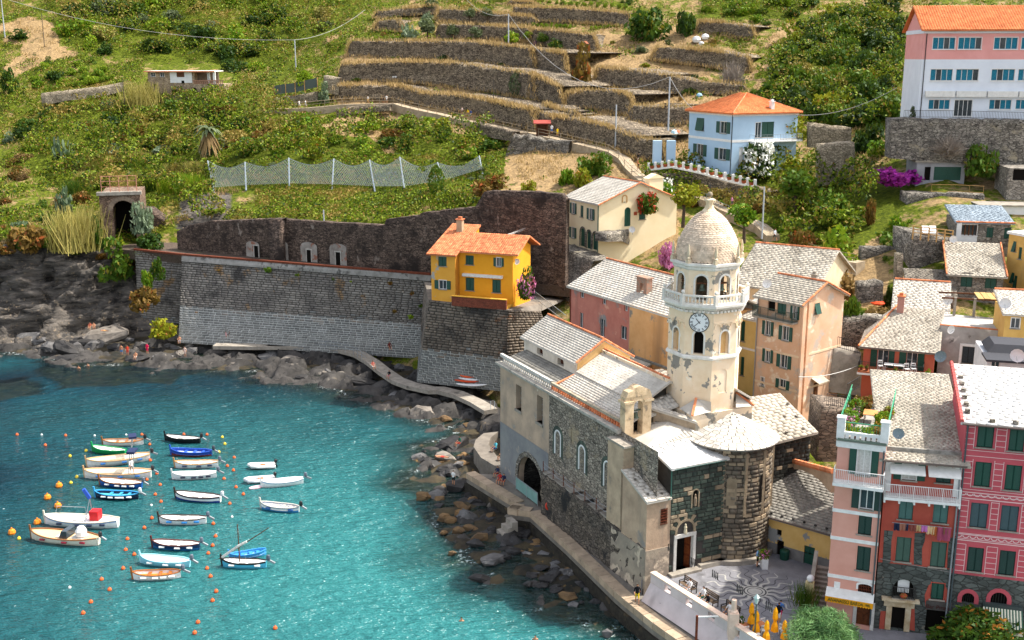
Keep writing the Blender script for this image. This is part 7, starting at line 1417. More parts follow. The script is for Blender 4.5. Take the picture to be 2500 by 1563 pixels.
def crown(kind,v,mat,n=650,s=.17):
 key=(kind,v,n)
 if key not in _CR:
  r=np.random.default_rng(sum(map(ord,kind))+v*7)
  if kind=='feather':P=crown_pts(n,r,16,.95,.9,low=-.5);V,Q=leaf_quads(P,s,r,asp=9)
  elif kind=='bush':P=crown_pts(n,r,10,1,.85);P[:,2]+=.3;V,Q=leaf_quads(P,s,r)
  elif kind=='tree':P=crown_pts(n,r,14,.95,.9,low=-.6);V,Q=leaf_quads(P,s,r)
  elif kind=='cypress':
   z=r.random(n);t=r.uniform(0,6.283,n);R=np.sin(np.clip(z*.93+.07,0,1)*math.pi)**.7*(.8+.2*r.random(n));P=np.stack([R*np.cos(t),R*np.sin(t),z*2],1);V,Q=leaf_quads(P,s,r)
  elif kind=='reed':P=r.normal(size=(n,3))*[.5,.5,0];V,Q=blade_quads(P,1.5,.05,r,.55)
  elif kind=='pads':
   P=crown_pts(150,r,9,1,.9,low=-.2);P[:,2]+=.25;V,Q=[],[]
   for p in P:
    a=r.normal(size=3)*[.5,.5,1];a/=np.linalg.norm(a);b=np.cross(a,r.normal(size=3));b/=np.linalg.norm(b);c=len(V);V+=[p+a*.15*math.cos(t)+b*.09*math.sin(t)for t in np.arange(8)*math.pi/4];Q+=[(c,c+1,c+2,c+3),(c,c+3,c+4,c+7),(c+4,c+5,c+6,c+7)]
   V,Q=np.array(V),np.array(Q)
  elif kind=='twig':
   P0=r.normal(size=(n,3))*[.15,.15,.1];d=r.normal(size=(n,3));d[:,2]=np.abs(d[:,2])+.2;d/=np.linalg.norm(d,axis=1,keepdims=True);e=P0+d*r.uniform(.5,1.1,(n,1));m_=P0+(e-P0)*.55+r.normal(size=(n,3))*.1;w_=np.cross(d,r.normal(size=(n,3)));w_/=np.linalg.norm(w_,axis=1,keepdims=True);w_*=.016
   V=np.concatenate([np.stack([P0-w_,P0+w_,m_+w_*.7,m_-w_*.7],1),np.stack([m_-w_*.7,m_+w_*.7,e+w_*.3,e-w_*.3],1)]).reshape(-1,3);Q=np.arange(len(V)).reshape(-1,4)
  _CR[key]=(V,Q)
 k2=key+(mat.name,)
 if k2 not in _CR:V,Q=_CR[key];_CR[k2]=fastmesh(kind+'_leaves',V,Q,mats=[mat])
 return _CR[k2]
FG=dict(dark=foliage('leaf_dark','#16300d','#3c5a16'),mid=foliage('leaf_mid','#2b4a10','#63801d','#8a7a2c'),lime=foliage('leaf_lime','#4f7510','#93a81f','#a89a30'),yel=foliage('leaf_yellowgreen','#6c7a14','#a9a428','#a5622a'),olive=foliage('leaf_olive','#4d5a3c','#7d8763'),grey=foliage('leaf_greygreen','#55694c','#93a084'),rust=foliage('leaf_rusty','#5e4a1e','#8a6a30','#9a4a22'),dry=foliage('leaf_dry','#7d6540','#b08f5c',tr=.2),reed=foliage('leaf_reed','#87843f','#bfae66',tr=.25),twig=M('bare_twig','#9b9084','#7a7066',sc=4),boug=foliage('bougainvillea_flower','#8a1f86','#c83fb4'),pink=foliage('oleander_pink_flower','#c0629a','#e39bc0'),white=foliage('white_flower','#e9ebe2','#f5f3ec',tr=.1),red=foliage('red_flower_leaf','#a02f20','#c9482e'),blue=foliage('blue_flower','#5560a8','#7d86c4'),straw=foliage('straw_grass','#a3875a','#d2b37c',tr=.25),tam=foliage('tamarisk','#5f8a52','#a9c48a',tr=.3),mag=foliage('magnolia_leaf','#23400f','#567420','#b5702c'))
BARK=M('tree_bark','#5a4c3c','#3d3328',sc=4)
prng=random.Random(31)
def plant(name,label,cat,base,rx,rz_,kind,mat,group=None,v=None,n=1300,s=.115,sink=.2):
 """one bush: a single leafy mesh scaled to its width and height (metres)"""
 o=link(name,crown(kind,prng.randrange(5)if v is None else v,FG[mat]if isinstance(mat,str)else mat,n,s));o.location=Vector(base)-up*sink*rz_;o.scale=(rx,rx,rz_);o.rotation_euler=(0,0,prng.uniform(0,6.28));return tag(o,label,cat,group)
def tree(name,label,base,h,r,mat,kind='tree',group=None,n=900,s=.15,extra=None):
 t=thing(name,label,'tree',base,prng.uniform(0,6.28),group);mb=MB();c=Vector((0,0,h-r*.75));mb.tube([(0,0,-.6),(.06,.03,c.z*.5),c],.05*h,6,.02*h)
 for k in range(4):a=k*1.7+prng.random();mb.tube([(.04,.02,c.z*.55),c+Vector((math.cos(a)*r*.5,math.sin(a)*r*.5,r*.15))],.022*h,5,.008*h)
 mb.build('trunk',BARK,t);o=link('crown',crown(kind,prng.randrange(5),FG[mat],n,s),t);o.location=c;o.scale=(r,r,r*.95)
 for m2,n2,s2,f in(extra or[]):o=link('blossom' if m2!='yel' else 'fruit',crown(kind,prng.randrange(5),FG[m2],n2,s2),t);o.location=c+up*r*.06;o.scale=(r*f,r*f,r*f*.95)
 return t
def pxplant(label,c,x0,y0,x1,y1,mat,kind='bush',Y=None,name='bush',cat=None,trunk=False,extra=None,n=800,s=.15,group=None):
 """a plant seen between x0..x1, y0..y1: its foot stands on the ground at the lower edge"""
 xm=(x0+x1)/2;px,py=q(c,xm,y1);Yb=Y or Dt(px,py)-.8;b=atY(px,py,Yb);sc=(b-atY(*q(c,xm,y0),Yb)).length;r=(atY(*q(c,x0,y1),Yb)-atY(*q(c,x1,y1),Yb)).length/2;h=sc
 if trunk:return tree(name if name!='bush' else 'tree',label,b,h,r*1.05,mat,extra=extra,n=n,s=s,group=group)
 zs={'bush':h/1.15,'cypress':h/2,'reed':h/1.5,'pads':h/1.15,'twig':h/1.0,'tree':h/1.6}[kind];rr=r/{'bush':.95,'cypress':.95,'reed':1.1,'pads':.95,'twig':.9,'tree':.9}[kind]
 if not extra:return plant(name,label,cat or 'shrub',b,rr,zs,kind,mat,n=n,s=s,sink=.1,group=group)
 t=thing(name,label,cat or 'shrub',b);o=link('foliage',crown(kind,prng.randrange(5),FG[mat],n,s),t);o.scale=(rr,rr,zs)
 for m2,n2,s2,f in extra:o=link('blossom',crown(kind,prng.randrange(5),FG[m2],n2,s2),t);o.scale=(rr*f,rr*f,zs*f)
 return t
for a in(('tall columnar bushy cypress on the tawny terrace','A3',145,560,290,790,'olive','cypress'),('big bush with green top and dry brown base below the utility line','A3',590,320,860,720,'rust','bush'),('large dark round bush left of a pair on the upper terrace','A3',1075,15,1470,305,'mid','bush'),('large dark round bush right of a pair on the upper terrace','A3',1475,40,1695,300,'dark','bush'),('grey green prickly pear clump beside the olive tree','A2',1250,150,1425,295,'grey','pads'),('prickly pear growing on the wall above the other one','A2',1430,85,1560,160,'grey','pads'),('bare silver twiggy tree above the blue house','A3',1870,465,2085,710,'twig','twig'),('small agave green shrub by the second terrace wall','A3',515,600,580,680,'grey','bush'),('bush hanging over the masonry right of the tunnel','B1',880,200,1040,430,'grey','bush',183),('dark bush at the foot of the tunnel recess','B1',900,440,1130,575,'dark','bush',181),('leafy shrub covering the left corner of the tunnel portal','B1',560,330,710,540,'mid','bush',181),('dense green bushes spilling below the path railing','A3',700,1190,1010,1420,'mid','bush'),('bright green rounded bush left of two below the path','A3',530,1330,680,1500,'lime','bush'),('yellowish rounded bush right of two below the path','A3',660,1330,850,1512,'yel','bush'),('dark drooping tree left of the school wall','A4',930,940,1215,1235,'dark','bush'),('bright palm leaved shrub at the corner of the school wall','A4',1050,1070,1270,1290,'lime','bush'),('silver olive shrub on the school terrace','A4',1415,815,1615,968,'olive','bush',162),('dark glossy laurel shrub on the school terrace','A4',1885,850,2115,972,'mid','bush',161),('green fig bush growing against the school retaining wall','A4',1865,1120,2135,1400,'mid','bush',155),('bare grey creeper hanging on the school retaining wall','A4',1600,1080,1870,1240,'twig','twig',156),('magenta bougainvillea over the garden pergola','A4',1085,1310,1525,1495,'boug','bush',158),('pink bougainvillea beside the bell tower dome','B3',1115,480,1255,665,'pink','bush',150),('magenta bougainvillea at the corner of the cream house','B3',370,250,502,395,'boug','bush',162),('pale yellow flowering shrub on top of the brown wall','B3',195,80,310,195,'yel','bush',167),('brown green hedge along the top of the brown wall','B2',1490,30,1780,190,'rust','bush',172),('pointed ivy covered stump in front of the rockfall net','B2',1225,0,1335,200,'mid','cypress',187),('dense leafy hedge above the grey rubble wall','B4',850,390,1180,575,'mid','bush',145),('bright vine with big leaves spilling over the garden path','B4',540,400,845,650,'lime','bush',141),('dark rounded shrub next to the man in the lane','B4',355,385,535,565,'rust','bush',145),('green shrub on the bank right of the peach house','B4',700,850,840,1060,'mid','bush',120),('pair of glossy green shrubs against the garden terrace wall','B4',1365,225,1545,405,'mid','bush',148),('climbing plant on the dark garden wall','B4',850,160,940,380,'rust','bush',150),('leafy green tree above the hedge by the sun deck','B4',1010,280,1190,480,'lime','bush',147),('dry brown bramble bank under the garden path','B4',545,640,830,860,'dry','bush',132),('green creeper tuft on the grey rubble wall','B4',960,600,1035,665,'mid','bush',139.5),('dark green ivy heap at the foot of the outdoor stair','E1',800,500,1000,580,'dark','bush',132),('green bushes between ruin and pale pier','E1',400,520,510,740,'dark','bush',129),('dry orange weeds beside the orange tarpaulin','E1',220,700,490,870,'dry','bush',122),('green creeper growing on the church parapet','T3',1285,1245,1340,1315,'mid','bush',91),('grey green tamarisk bush between shore rocks and sea wall','B1',985,1010,1190,1145,'yel','bush',168),('bushy green tree hanging down the cliff by the tunnel','B1',640,480,900,740,'mid','bush',178),('bright fig tree growing from the culvert','B1',930,690,1040,820,'lime','bush',171),('green shrubs climbing the recessed wall','B1',1010,600,1110,760,'mid','bush',172),('low bushes at the foot of the recessed wall','B1',870,790,1100,960,'rust','bush',170),('tall straw coloured reeds beside the tunnel mouth','B1',370,310,690,560,'reed','reed'),('dark prickly pear clump on the left slope','A1',430,1040,665,1330,'grey','pads'),('prickly pear on the cliff edge left of the tunnel','B1',370,130,520,330,'grey','pads'),('rust and green bush on the left cliff edge','B1',30,330,330,560,'rust','bush'),('straw coloured reed bank sweeping down beside the cottage','A1',1020,690,1330,900,'reed','reed'),('bright clipped hedge below the cottage','A1',1640,745,1865,865,'lime','bush'),('yellow green fig behind the fenced garden','A2',410,555,570,690,'lime','bush',243),('pale pink oleander tumbling over the garden corner wall','A2',570,660,710,820,'grey','bush',241),('dark bush at the end of the vine terrace','A1',365,545,545,650,'dark','bush'),('dark green bush by the brook at the far left','A1',0,520,150,740,'mid','bush'),('dark clipped bush at the top left corner','A1',60,230,230,310,'dark','bush')):  # the dark bush at the tunnel recess is added for shading
 pxplant(a[0],*a[1:6],a[6],a[7],a[8]if len(a)>8 else None,name={'pads':'prickly_pear','cypress':'cypress','reed':'reed_clump','twig':'bare_shrub'}.get(a[7],'bush'))
for a in(('olive tree beside the prickly pear','A2',1395,130,1585,325,'olive'),('middle olive tree below the fourth wall','A2',1635,185,1775,320,'olive'),('right olive tree below the fourth wall','A2',1825,215,1955,345,'olive'),('upper olive tree with slanting trunk','A2',1780,60,1895,210,'olive'),('upper olive tree at the end of its row','A2',1925,50,2040,200,'olive'),('broad olive tree at the top of the terraces','A2',1455,-20,1590,110,'olive'),('lemon bush left of the utility pole','A3',88,240,240,360,'lime'),('lemon bush just right of the utility pole','A3',248,245,342,370,'lime'),('lemon bush right of the barrel','A3',368,260,480,392,'mid'),('low lemon tree at the end of its row','A3',445,300,605,418,'mid'),('round green tree right of the bell tower dome','B3',1575,250,1815,505,'lime',145),('yellowish tree left of the bell tower dome','B3',1160,120,1410,400,'yel',152),('citrus tree above the lane, left of two','B4',235,0,540,300,'mid',158),('citrus tree in the garden, right of two','B4',495,150,785,370,'mid',153),('small fig tree beside the garden steps','B4',645,300,770,395,'lime',150),('broad orange tree on the wooded slope left of the school','A4',880,560,1150,800,'mid'),('young citrus tree beside the blue house stairs','A4',310,1270,545,1500,'yel',176)):
 pxplant(a[0],*a[1:6],a[6],Y=a[7]if len(a)>7 else None,trunk=True,name='olive_tree' if a[6]=='olive' else 'tree')
pxplant('orange tree with fruit beside the blue house','A4',275,925,595,1160,'yel',trunk=True,Y=183,extra=[('yel',200,.1,1.03)])
pxplant('large white flowering oleander in front of the blue house','A4',5,1125,375,1420,'dark',Y=176,name='oleander',extra=[('white',700,.10,1.03)])
pxplant('pink flowering oleander beside the yellow house','B3',160,690,315,890,'mid',Y=141,name='oleander',extra=[('pink',350,.11,1.03)])
pxplant('red flowering bush at the cream house gable','B3',950,165,1145,320,'mid',Y=159,name='flowering_bush',extra=[('red',400,.12,1.03)])
pxplant('white oleander above the yellowish tree','B3',1100,80,1250,230,'lime',Y=166,name='oleander',extra=[('white',200,.12,1.03)])
LOOK=dict(mid='mid green',lime='bright green',dark='dark green',yel='yellow green',olive='olive grey',grey='grey green',rust='rusty brown',dry='dry tan',reed='straw coloured')
def place(x,y,poly):
 X_,Y_=[p[0]for p in poly],[p[1]for p in poly];f,g=(x-min(X_))/(max(X_)-min(X_)),(y-min(Y_))/(max(Y_)-min(Y_))
 v,h=('upper ','middle ','lower ')[min(2,int(g*3))],('left','centre','right')[min(2,int(f*3))];return v+h
def zone(label,poly,n,rmin,rmax,mats,kind='bush',name='scrub_bush',cat='shrub',hr=(.7,1.1),tries=4000,sep=.6):
 done=[];xs_=[p[0]for p in poly];ys_=[p[1]for p in poly]
 while len(done)<n and tries:
  tries-=1;x,y=prng.uniform(min(xs_),max(xs_)),prng.uniform(min(ys_),max(ys_))
  if not inpoly(x,y,poly):continue
  if 345<x<562 and 150<y<255:continue
  b=ground(x,y);r=prng.uniform(rmin,rmax)
  if any((b-d).length<sep*(r+rr)for d,rr in done):continue
  done.append((b,r));k=prng.choice(kind)if isinstance(kind,(list,tuple))else kind
  m_=prng.choice(mats);plant(name,f"{'large' if r > (rmin + rmax) / 2 else 'small'} {LOOK[m_]} {label.replace(' of ', ', ' + place(x, y, poly) + ' of ', 1) if ' of ' in label else label.replace(' on ', ', ' + place(x, y, poly) + ' on ', 1)}",cat,b,r,r*prng.uniform(*hr),k,m_,label)
zone('bush of the thicket on the upper hillside',[(150,-60),(850,-60),(840,60),(640,110),(620,190),(540,170),(400,140),(250,150),(160,60)],46,3.0,5.8,['mid','dark','lime','dark','olive','reed','mid'])
zone('bush of the slope below the vine terrace',[(60,240),(300,260),(420,250),(640,270),(600,330),(480,420),(300,440),(120,420),(60,320)],38,2.2,4.2,['mid','lime','dark','mid','grey','dark','rust'])
zone('bush of the cliff top fringe',[(0,560),(220,560),(330,600),(420,690),(400,720),(300,640),(150,620),(0,620)],22,1.4,2.8,['mid','grey','rust','lime'])
zone('bush of the slope above the tunnel',[(0,330),(150,400),(470,410),(480,450),(250,470),(110,560),(0,560)],24,1.3,2.6,['mid','grey','rust','lime','dry'])
zone('reed clump of the bank above the tunnel',[(190,400),(480,410),(510,470),(400,480),(300,470),(180,480)],22,1.6,2.4,['reed','lime','mid'],'reed','reed_clump','reeds',(.8,1.1))
zone('bush of the slope between path and net',[(550,280),(760,290),(840,330),(1000,290),(1240,340),(1230,385),(900,390),(560,385)],30,2.0,4.0,['lime','yel','mid','lime','rust'])
zone('bush of the rockfall net strip',[(510,400),(1250,395),(1240,445),(520,450)],22,.8,1.4,['grey','mid','yel','olive'])
zone('tree of the wood beside the school',[(1880,130),(2040,40),(2180,20),(2200,150),(2180,300),(2060,330),(1960,290),(1900,250)],44,3.0,5.4,['dark','mid','dark','mid','yel'],'bush','wood_tree','tree',(1.0,1.4))
zone('bush of the bank above the blue house',[(1640,180),(1900,210),(1880,270),(1760,240),(1640,230)],12,1.2,2.2,['mid','yel','lime'])
zone('bush of the hedge on the top terraces',[(1720,-20),(2000,-20),(1960,60),(1840,60),(1720,30)],18,1.6,3.0,['lime','mid','lime'])
zone('bush of the dry stone terraces',[(830,100),(1400,60),(1900,100),(1720,330),(1500,360),(1240,240),(850,200)],40,.7,2.0,['dark','mid','yel','rust','olive','dry'])
zone('shrub of the gardens below the blue house',[(1560,470),(1650,450),(1900,440),(2040,470),(2080,560),(1980,640),(1880,560),(1740,520)],34,1.0,2.0,['mid','lime','dark','rust'])
zone('vine of the terrace rows on the left',[(70,150),(260,150),(280,200),(90,215)],14,1.3,2.0,['lime','lime','mid'])
zone('vine of the vineyard at the top edge',[(1240,-30),(1540,-30),(1530,12),(1250,12)],16,1.2,1.8,['lime','mid'])
def scatter(n,keep,rng):
 i=rng.integers(0,len(xs)-1,n);j=rng.integers(0,NR-1,n);fi,fj=rng.random((2,n));P=TP[i,j]*((1-fi)*(1-fj))[:,None]+TP[i+1,j]*(fi*(1-fj))[:,None]+TP[i,j+1]*((1-fi)*fj)[:,None]+TP[i+1,j+1]*(fi*fj)[:,None]
 px=TPX[i,j];py=TPY[i,j];m=keep(P,px,py,TGREEN[i,j]);return P[m],px[m],py[m]
VEG=[(-300,-140),(2750,-140),(2750,270),(2230,290),(2180,420),(2060,640),(1960,700),(1890,560),(1700,500),(1540,470),(1480,400),(1380,440),(1240,440),(1190,480),(1150,500),(940,540),(650,540),(440,540),(330,590),(240,605),(-300,600)]
r6=np.random.default_rng(66)
def thick(P,px,py):
 WX,WY=warp(P,px,py);m=np.zeros(len(px),bool)
 for z in THICK:m|=inpoly(WX,WY,z)
 return m
COT=[(345,150),(562,150),(562,236),(345,236)]
def kg(P,px,py,g):c=fbm(P[:,0]*.16,P[:,1]*.16,P[:,2]*.16,3);return inpoly(px,py,VEG)&~inpoly(px,py,COT)&((g*.9+(c-.47)*2.0>.42+(r6.random(len(P))-.5)*.3)|(thick(P,px,py)&(c>.36)))
P,px,py=scatter(900000,kg,r6);P=P[:400000];px,py=px[:len(P)],py[:len(P)];th=thick(P,px,py)
cd,ch=cells(P[:,0]*.17+fbm(P[:,0]*.3,P[:,1]*.3,P[:,2],2),P[:,1]*.17);md=np.sqrt(np.clip(1-(cd/.72)**2,0,1))*(.3+.7*np.clip(ch,0,1));hh=np.where(th,md*6.2+.15,md*1.0+.1)
P[:,2]+=hh*(1-.45*r6.random(len(P))**2);V,Q=leaf_quads(P,np.where(th,.36,.30),r6);me=fastmesh('undergrowth',V,Q,mats=[foliage('undergrowth_leaf','#1d380b','#7d8f1c','#8f6a38',big=('#1c300a','#8a7838'))])
me.attributes.new('tone','FLOAT','POINT').data.foreach_set('value',np.repeat(np.mod(ch*37.7,1)*1.35-.5,4).astype(np.float32))
tag(link('undergrowth',me),'low green undergrowth covering the hillside',kind='stuff')
def kd(P,px,py,g):c=fbm(P[:,0]*.16,P[:,1]*.16,P[:,2]*.16,3);return inpoly(px,py,VEG)&(g*.9+(c-.47)*2.0<.42)&(fbm(P[:,0]*.4,P[:,1]*.4,P[:,2]*.4+9,2)>.40)
P,px,py=scatter(300000,kd,r6);P=P[:80000]
for tp_,bp_ in TWP:
 for ln,n_ in((tp_,60),(bp_,26)):
  for a_,b_ in zip(ln,ln[1:]):
   k=int((b_-a_).length*n_*r6.choice([.3,.8,1.3]));f=r6.random((k,1));P=np.concatenate([P,np.array(a_)*(1-f)+np.array(b_)*f+r6.normal(size=(k,3))*[.3,1.1,.2]])
V,Q=blade_quads(P,.7,.15,r6,.8)
tag(link('dry_grass',fastmesh('dry_grass',V,Q,mats=[FG['straw']])),'tawny dry grass on the terraces',kind='stuff')
sn=(P4_:=[TL,TR,BR])[1]-P4_[0];sn=sn.cross(BL-TL).normalized()
for k,(c,x,y,w_)in enumerate((('B2',348,748,36),('B2',972,803,44),('B2',1106,1028,48),('B2',1176,955,40),('B2',1002,992,44),('B2',155,716,50),('B2',590,775,26),('B2',1120,872,40),('B2',706,790,24),('B1',1800,715,60),('B1',1470,715,26))):p=atPl(*q(c,x,y),TL,sn)-Vector((0,.3,0));r_=w_/2*CROP[c][2]/scale_at(p.y,p.z);plant('wall_plant',f"{('small', 'round', 'drooping')[k % 3]} green tuft growing from the sea wall, {('upper', 'lower')[p.z < 9]} part {('left', 'centre', 'right')[min(2, int((p.x + 52) / 13.5))]}",'plant',p,r_,r_*1.2,'bush',('mid','rust','lime')[k%3],'tufts on the sea wall',n=150,s=.3)
pb=ground(*q('A1',1755,1290))+Vector((0,-3,1.6));pt=thing('palm_tree','palm with a skirt of grey dead fronds above the rockfall net','palm',pb);mb=MB();mb.tube([(0,0,-.5),(0,0,3.6)],.4,8);mb.build('trunk',BARK,pt)
for nm,m_,n_,dz,ln in(('green_frond','olive',26,.25,3.2),('dead_frond','dry',46,-1.0,3.6)):
 for k in range(n_):
  a=2*math.pi*k/n_+prng.random();mb=MB();d=Vector((math.cos(a),math.sin(a),0));s=Vector((-d.y,d.x,0));el=prng.uniform(.2,1.2)if dz>0 else prng.uniform(-.9,-.3);p=[Vector((0,0,3.6))+d*ln*f*(.95 if dz>0 else.62)+up*(el*ln*f-(1.0 if dz>0 else.55)*ln*f*f)for f in(0,.3,.6,1)]
  for i in range(3):w0,w1=(.1,.34,.3,.03)[i],(.1,.34,.3,.03)[i+1];mb.face(p[i]-s*w0,p[i]+s*w0,p[i+1]+s*w1,p[i+1]-s*w1)
  mb.build(nm,FG[m_],pt)
for lab,nm,c,rx,rz_,mat,n_,s_ in(('feathery pale green tamarisk at the lower right edge','tamarisk_tree',atY(*q('E4',150,1010),71.5),2.6,2.5,'tam',15000,.02),('glossy magnolia with rusty leaf backs in the lower right corner','magnolia_tree',atY(*q('E4',1960,990),71.0),3.1,2.5,'mag',5200,.085)):
 t=thing(nm,lab,'tree',(c.x,c.y,SQ));mb=MB();mb.tube([(0,0,0),(.1,0,c.z-SQ)],.18,7,.1);mb.build('trunk',BARK,t);o=link('crown',crown('feather' if mat=='tam' else 'tree',3,FG[mat],n_,s_),t);o.location=(0,0,c.z-SQ);o.scale=(rx*1.25,rx*1.1,rz_*1.1)
# ROCKS
def rock_mesh(v,m):
 r=np.random.default_rng(900+v);bm=bmesh.new()
 for p in r.normal(size=(26,3)):p=p/np.linalg.norm(p)*r.uniform(.75,1.05)*np.array([1,.8,.62]);bm.verts.new(p)
 bmesh.ops.convex_hull(bm,input=bm.verts);bmesh.ops.delete(bm,geom=[x for x in bm.verts if not x.link_faces],context='VERTS')
 bmesh.ops.subdivide_edges(bm,edges=bm.edges[:],cuts=1,use_grid_fill=True)
 for x in bm.verts:x.co*=1+r.normal()*.045
 me=bpy.data.meshes.new('boulder');bm.to_mesh(me);bm.free();me.materials.append(m);return me
RK=[M('shore_rock','#6f6d6b','#4d4b4a',sc=.7,patches=[('#8f8b84',.8,.58,.1),('#2f2d2c',1.2,.60,.08)],bump=.7,bsc=3,rough=.9),M('black_rock','#3d3b3a','#262524',sc=.8,patches=[('#5f5c58',.9,.60,.1)],bump=.7,bsc=3,rough=.6),M('ochre_rock','#7c6242','#564532',sc=.8,bump=.6,bsc=3),M('pale_rock','#8a8278','#655e56',sc=.8,bump=.6,bsc=3)]
RKM=[[rock_mesh(v+10*i,m)for v in range(6)]for i,m in enumerate(RK)]
def rock(label,c,x,y,w,h,k=0,z=0.0,tilt=.3,group=None):
 px,py=q(c,x,y);p=atZ(px,py,z);s=scale_at(p.y,z)/CROP[c][2];rw=w/s/2;rh=max(.3,h/s/1.75)
 o=link('boulder',prng.choice(RKM[k]));o.location=p+up*rh*.15;o.scale=(rw*1.05,rw*prng.uniform(.8,1.0),rh*1.3);o.rotation_euler=(prng.uniform(-tilt,tilt),prng.uniform(-tilt,tilt),prng.uniform(-.5,.5)+(3.14 if prng.random()<.5 else 0));return tag(o,label,'rock',group)
for a in(('large flat pale boulder standing in the water off the shore path','C2',300,255,170,90,3),('brown topped boulder right behind the large flat one','C2',415,225,100,60,3),('orange brown boulder at the waterline beside the flat one','C2',425,285,90,50,2),('dark rounded boulder against the shore path bend','C2',460,175,120,90,0),('black boulder left of the rounded one by the shore path','C2',400,160,60,80,1),('mossy small rock near the pool ladder','C2',560,318,80,35,2),('dark slab boulder with two people sitting by the quay','C2',480,430,190,95,1),('pale oval boulder with a sunbather','C2',420,505,160,85,3),('small black boulder left of the sunbather rock','C2',330,520,70,55,1),('brown block behind the sunbather rock','C2',535,490,75,50,2),('grey round boulder below the sunbather rock','C2',500,545,75,60,0),('big black tilted boulder with a standing man','C2',485,665,150,110,1),('orange boulder left of the standing man','C2',305,720,95,70,2),('black rock block beside the quay corner','C2',600,695,80,55,1),('pale angular boulder leaning on the quay','C2',700,765,100,75,3),('large dark boulder in the middle of the shallows','C2',545,830,130,105,0),('pale brown boulder next to the quay steps','C2',800,830,85,55,3),('mossy rock with white foam at its left','C2',420,835,85,60,2),('orange rock in the outer shallows','C2',500,910,85,55,2),('small orange rock awash left of the outer one','C2',420,915,55,22,2),('dark boulder by the quay in the brown pool','C2',690,905,80,60,1),('wide smooth dark boulder in the lower shallows','C2',690,1070,165,75,0),('flat rock awash below the wide smooth boulder','C2',620,1170,130,55,1),('pale small rock at the edge of the lower pool','C2',465,1030,60,30,2),('tan rock half under the lower quay','C2',1110,1065,60,60,3),('dark rock slab near the lower quay','C2',960,1110,100,35,1),('dark rock left of the brown algae patch','C2',890,1205,60,45,1),('round dark rock at the very bottom of the shallows','C2',1330,1480,70,70,0),('huge pale slab boulder with sunbathers on the left shore','B1',690,1175,400,130,3),('grey ribbed boulder, left of two at the water by the slab','B1',505,1255,130,120,0),('grey ribbed boulder, right of two at the water by the slab','B1',620,1240,160,130,0),('low dark flat rock in front of the ribbed boulders','B1',460,1315,220,55,1),('wide block behind the slab boulder','B1',640,1060,190,70,0),('pale pointed block at the cliff foot','B1',755,1000,130,65,3),('pale flat rock beside the tamarisk','B1',860,1085,140,60,3),('dark flat ledge with bathers at the waterline','B1',920,1310,210,55,1),('grey boulder with fan of cracks under the sea wall','B1',1285,1270,100,90,0),('tilted slab pile at the start of the shore path','B1',1130,1180,130,50,3),('grey boulder below the red swimsuit bather','B1',1100,1300,150,60,0),('grey rounded boulder left of the path start','B1',950,1230,110,80,0),('dark boulder right of the path start','B1',1660,1290,150,80,1),('big grey ribbed boulder below the shore path','B1',1800,1310,160,100,0),('pale cleft boulder left of the dark sloping rock','B2',220,1290,200,90,0),('pale leaning boulder at the water below the path','B2',300,1330,150,90,3),('large dark sloping rock under the white railing','B2',650,1310,240,120,1),('dark rock mass in the middle of the shore path bend','B2',450,1290,220,100,0),('big dark rounded rock with two sitters','B2',820,1385,200,110,1),('high dark rock between path and sea wall','B2',940,1275,230,150,1),('jagged dark rock beside the path near the bastion','B2',1040,1385,110,90,0),('flat dark rock awash below the path','B2',390,1440,130,50,1),('dark rock slope left of the sitting woman','B2',800,1470,300,70,1),('dark rock shelf below the sitting woman','B2',990,1480,200,70,1),('black stratified cliff foot at the far left','B1',90,1130,330,150,0),('lower black stratified rock at the far left','B1',250,1180,300,130,0),('flat dark reef at the far left waterline','B1',60,1235,260,70,1)):
 rock(*a[:7],z=.6 if a[1]=='B1' and a[3]<1200 else.15)
def rocks(label,poly,n,w0,w1,ks,z=.1):
 done=0;RN=['grey','black','ochre brown','pale']
 while done<n:
  x,y=prng.uniform(min(p[0]for p in poly),max(p[0]for p in poly)),prng.uniform(min(p[1]for p in poly),max(p[1]for p in poly))
  if inpoly(x,y,poly):w_=prng.uniform(w0,w1);k=prng.choice(ks);rock(f"{'large' if w_ > (w0 + w1) / 2 else 'small'} {RN[k]} {label.replace(' of ', ', ' + place(x, y, poly) + ' of ', 1)}",'S',x,y,w_,w_*prng.uniform(.4,.7),k,z,.4,label);done+=1
rocks('boulder of the rubble under the sea wall',[(300,830),(440,800),(560,835),(880,845),(960,925),(880,925),(690,905),(580,890),(330,870)],62,16,44,[0,0,1,3],.25)
rocks('boulder of the shallows along the quay',[(1030,1060),(1130,1110),(1200,1200),(1330,1320),(1500,1470),(1400,1480),(1250,1400),(1150,1330),(1060,1230),(1020,1120)],110,16,56,[1,1,1,1,0,2],-.05)
rocks('boulder of the cove between bastion and quay',[(900,900),(1020,930),(1100,960),(1200,990),(1180,1040),(1080,1010),(1000,980),(880,940)],26,16,40,[0,1,1],.1)
rocks('rock of the far left shore',[(0,760),(120,740),(260,810),(300,850),(120,860),(0,850)],18,30,80,[0,1],.5)
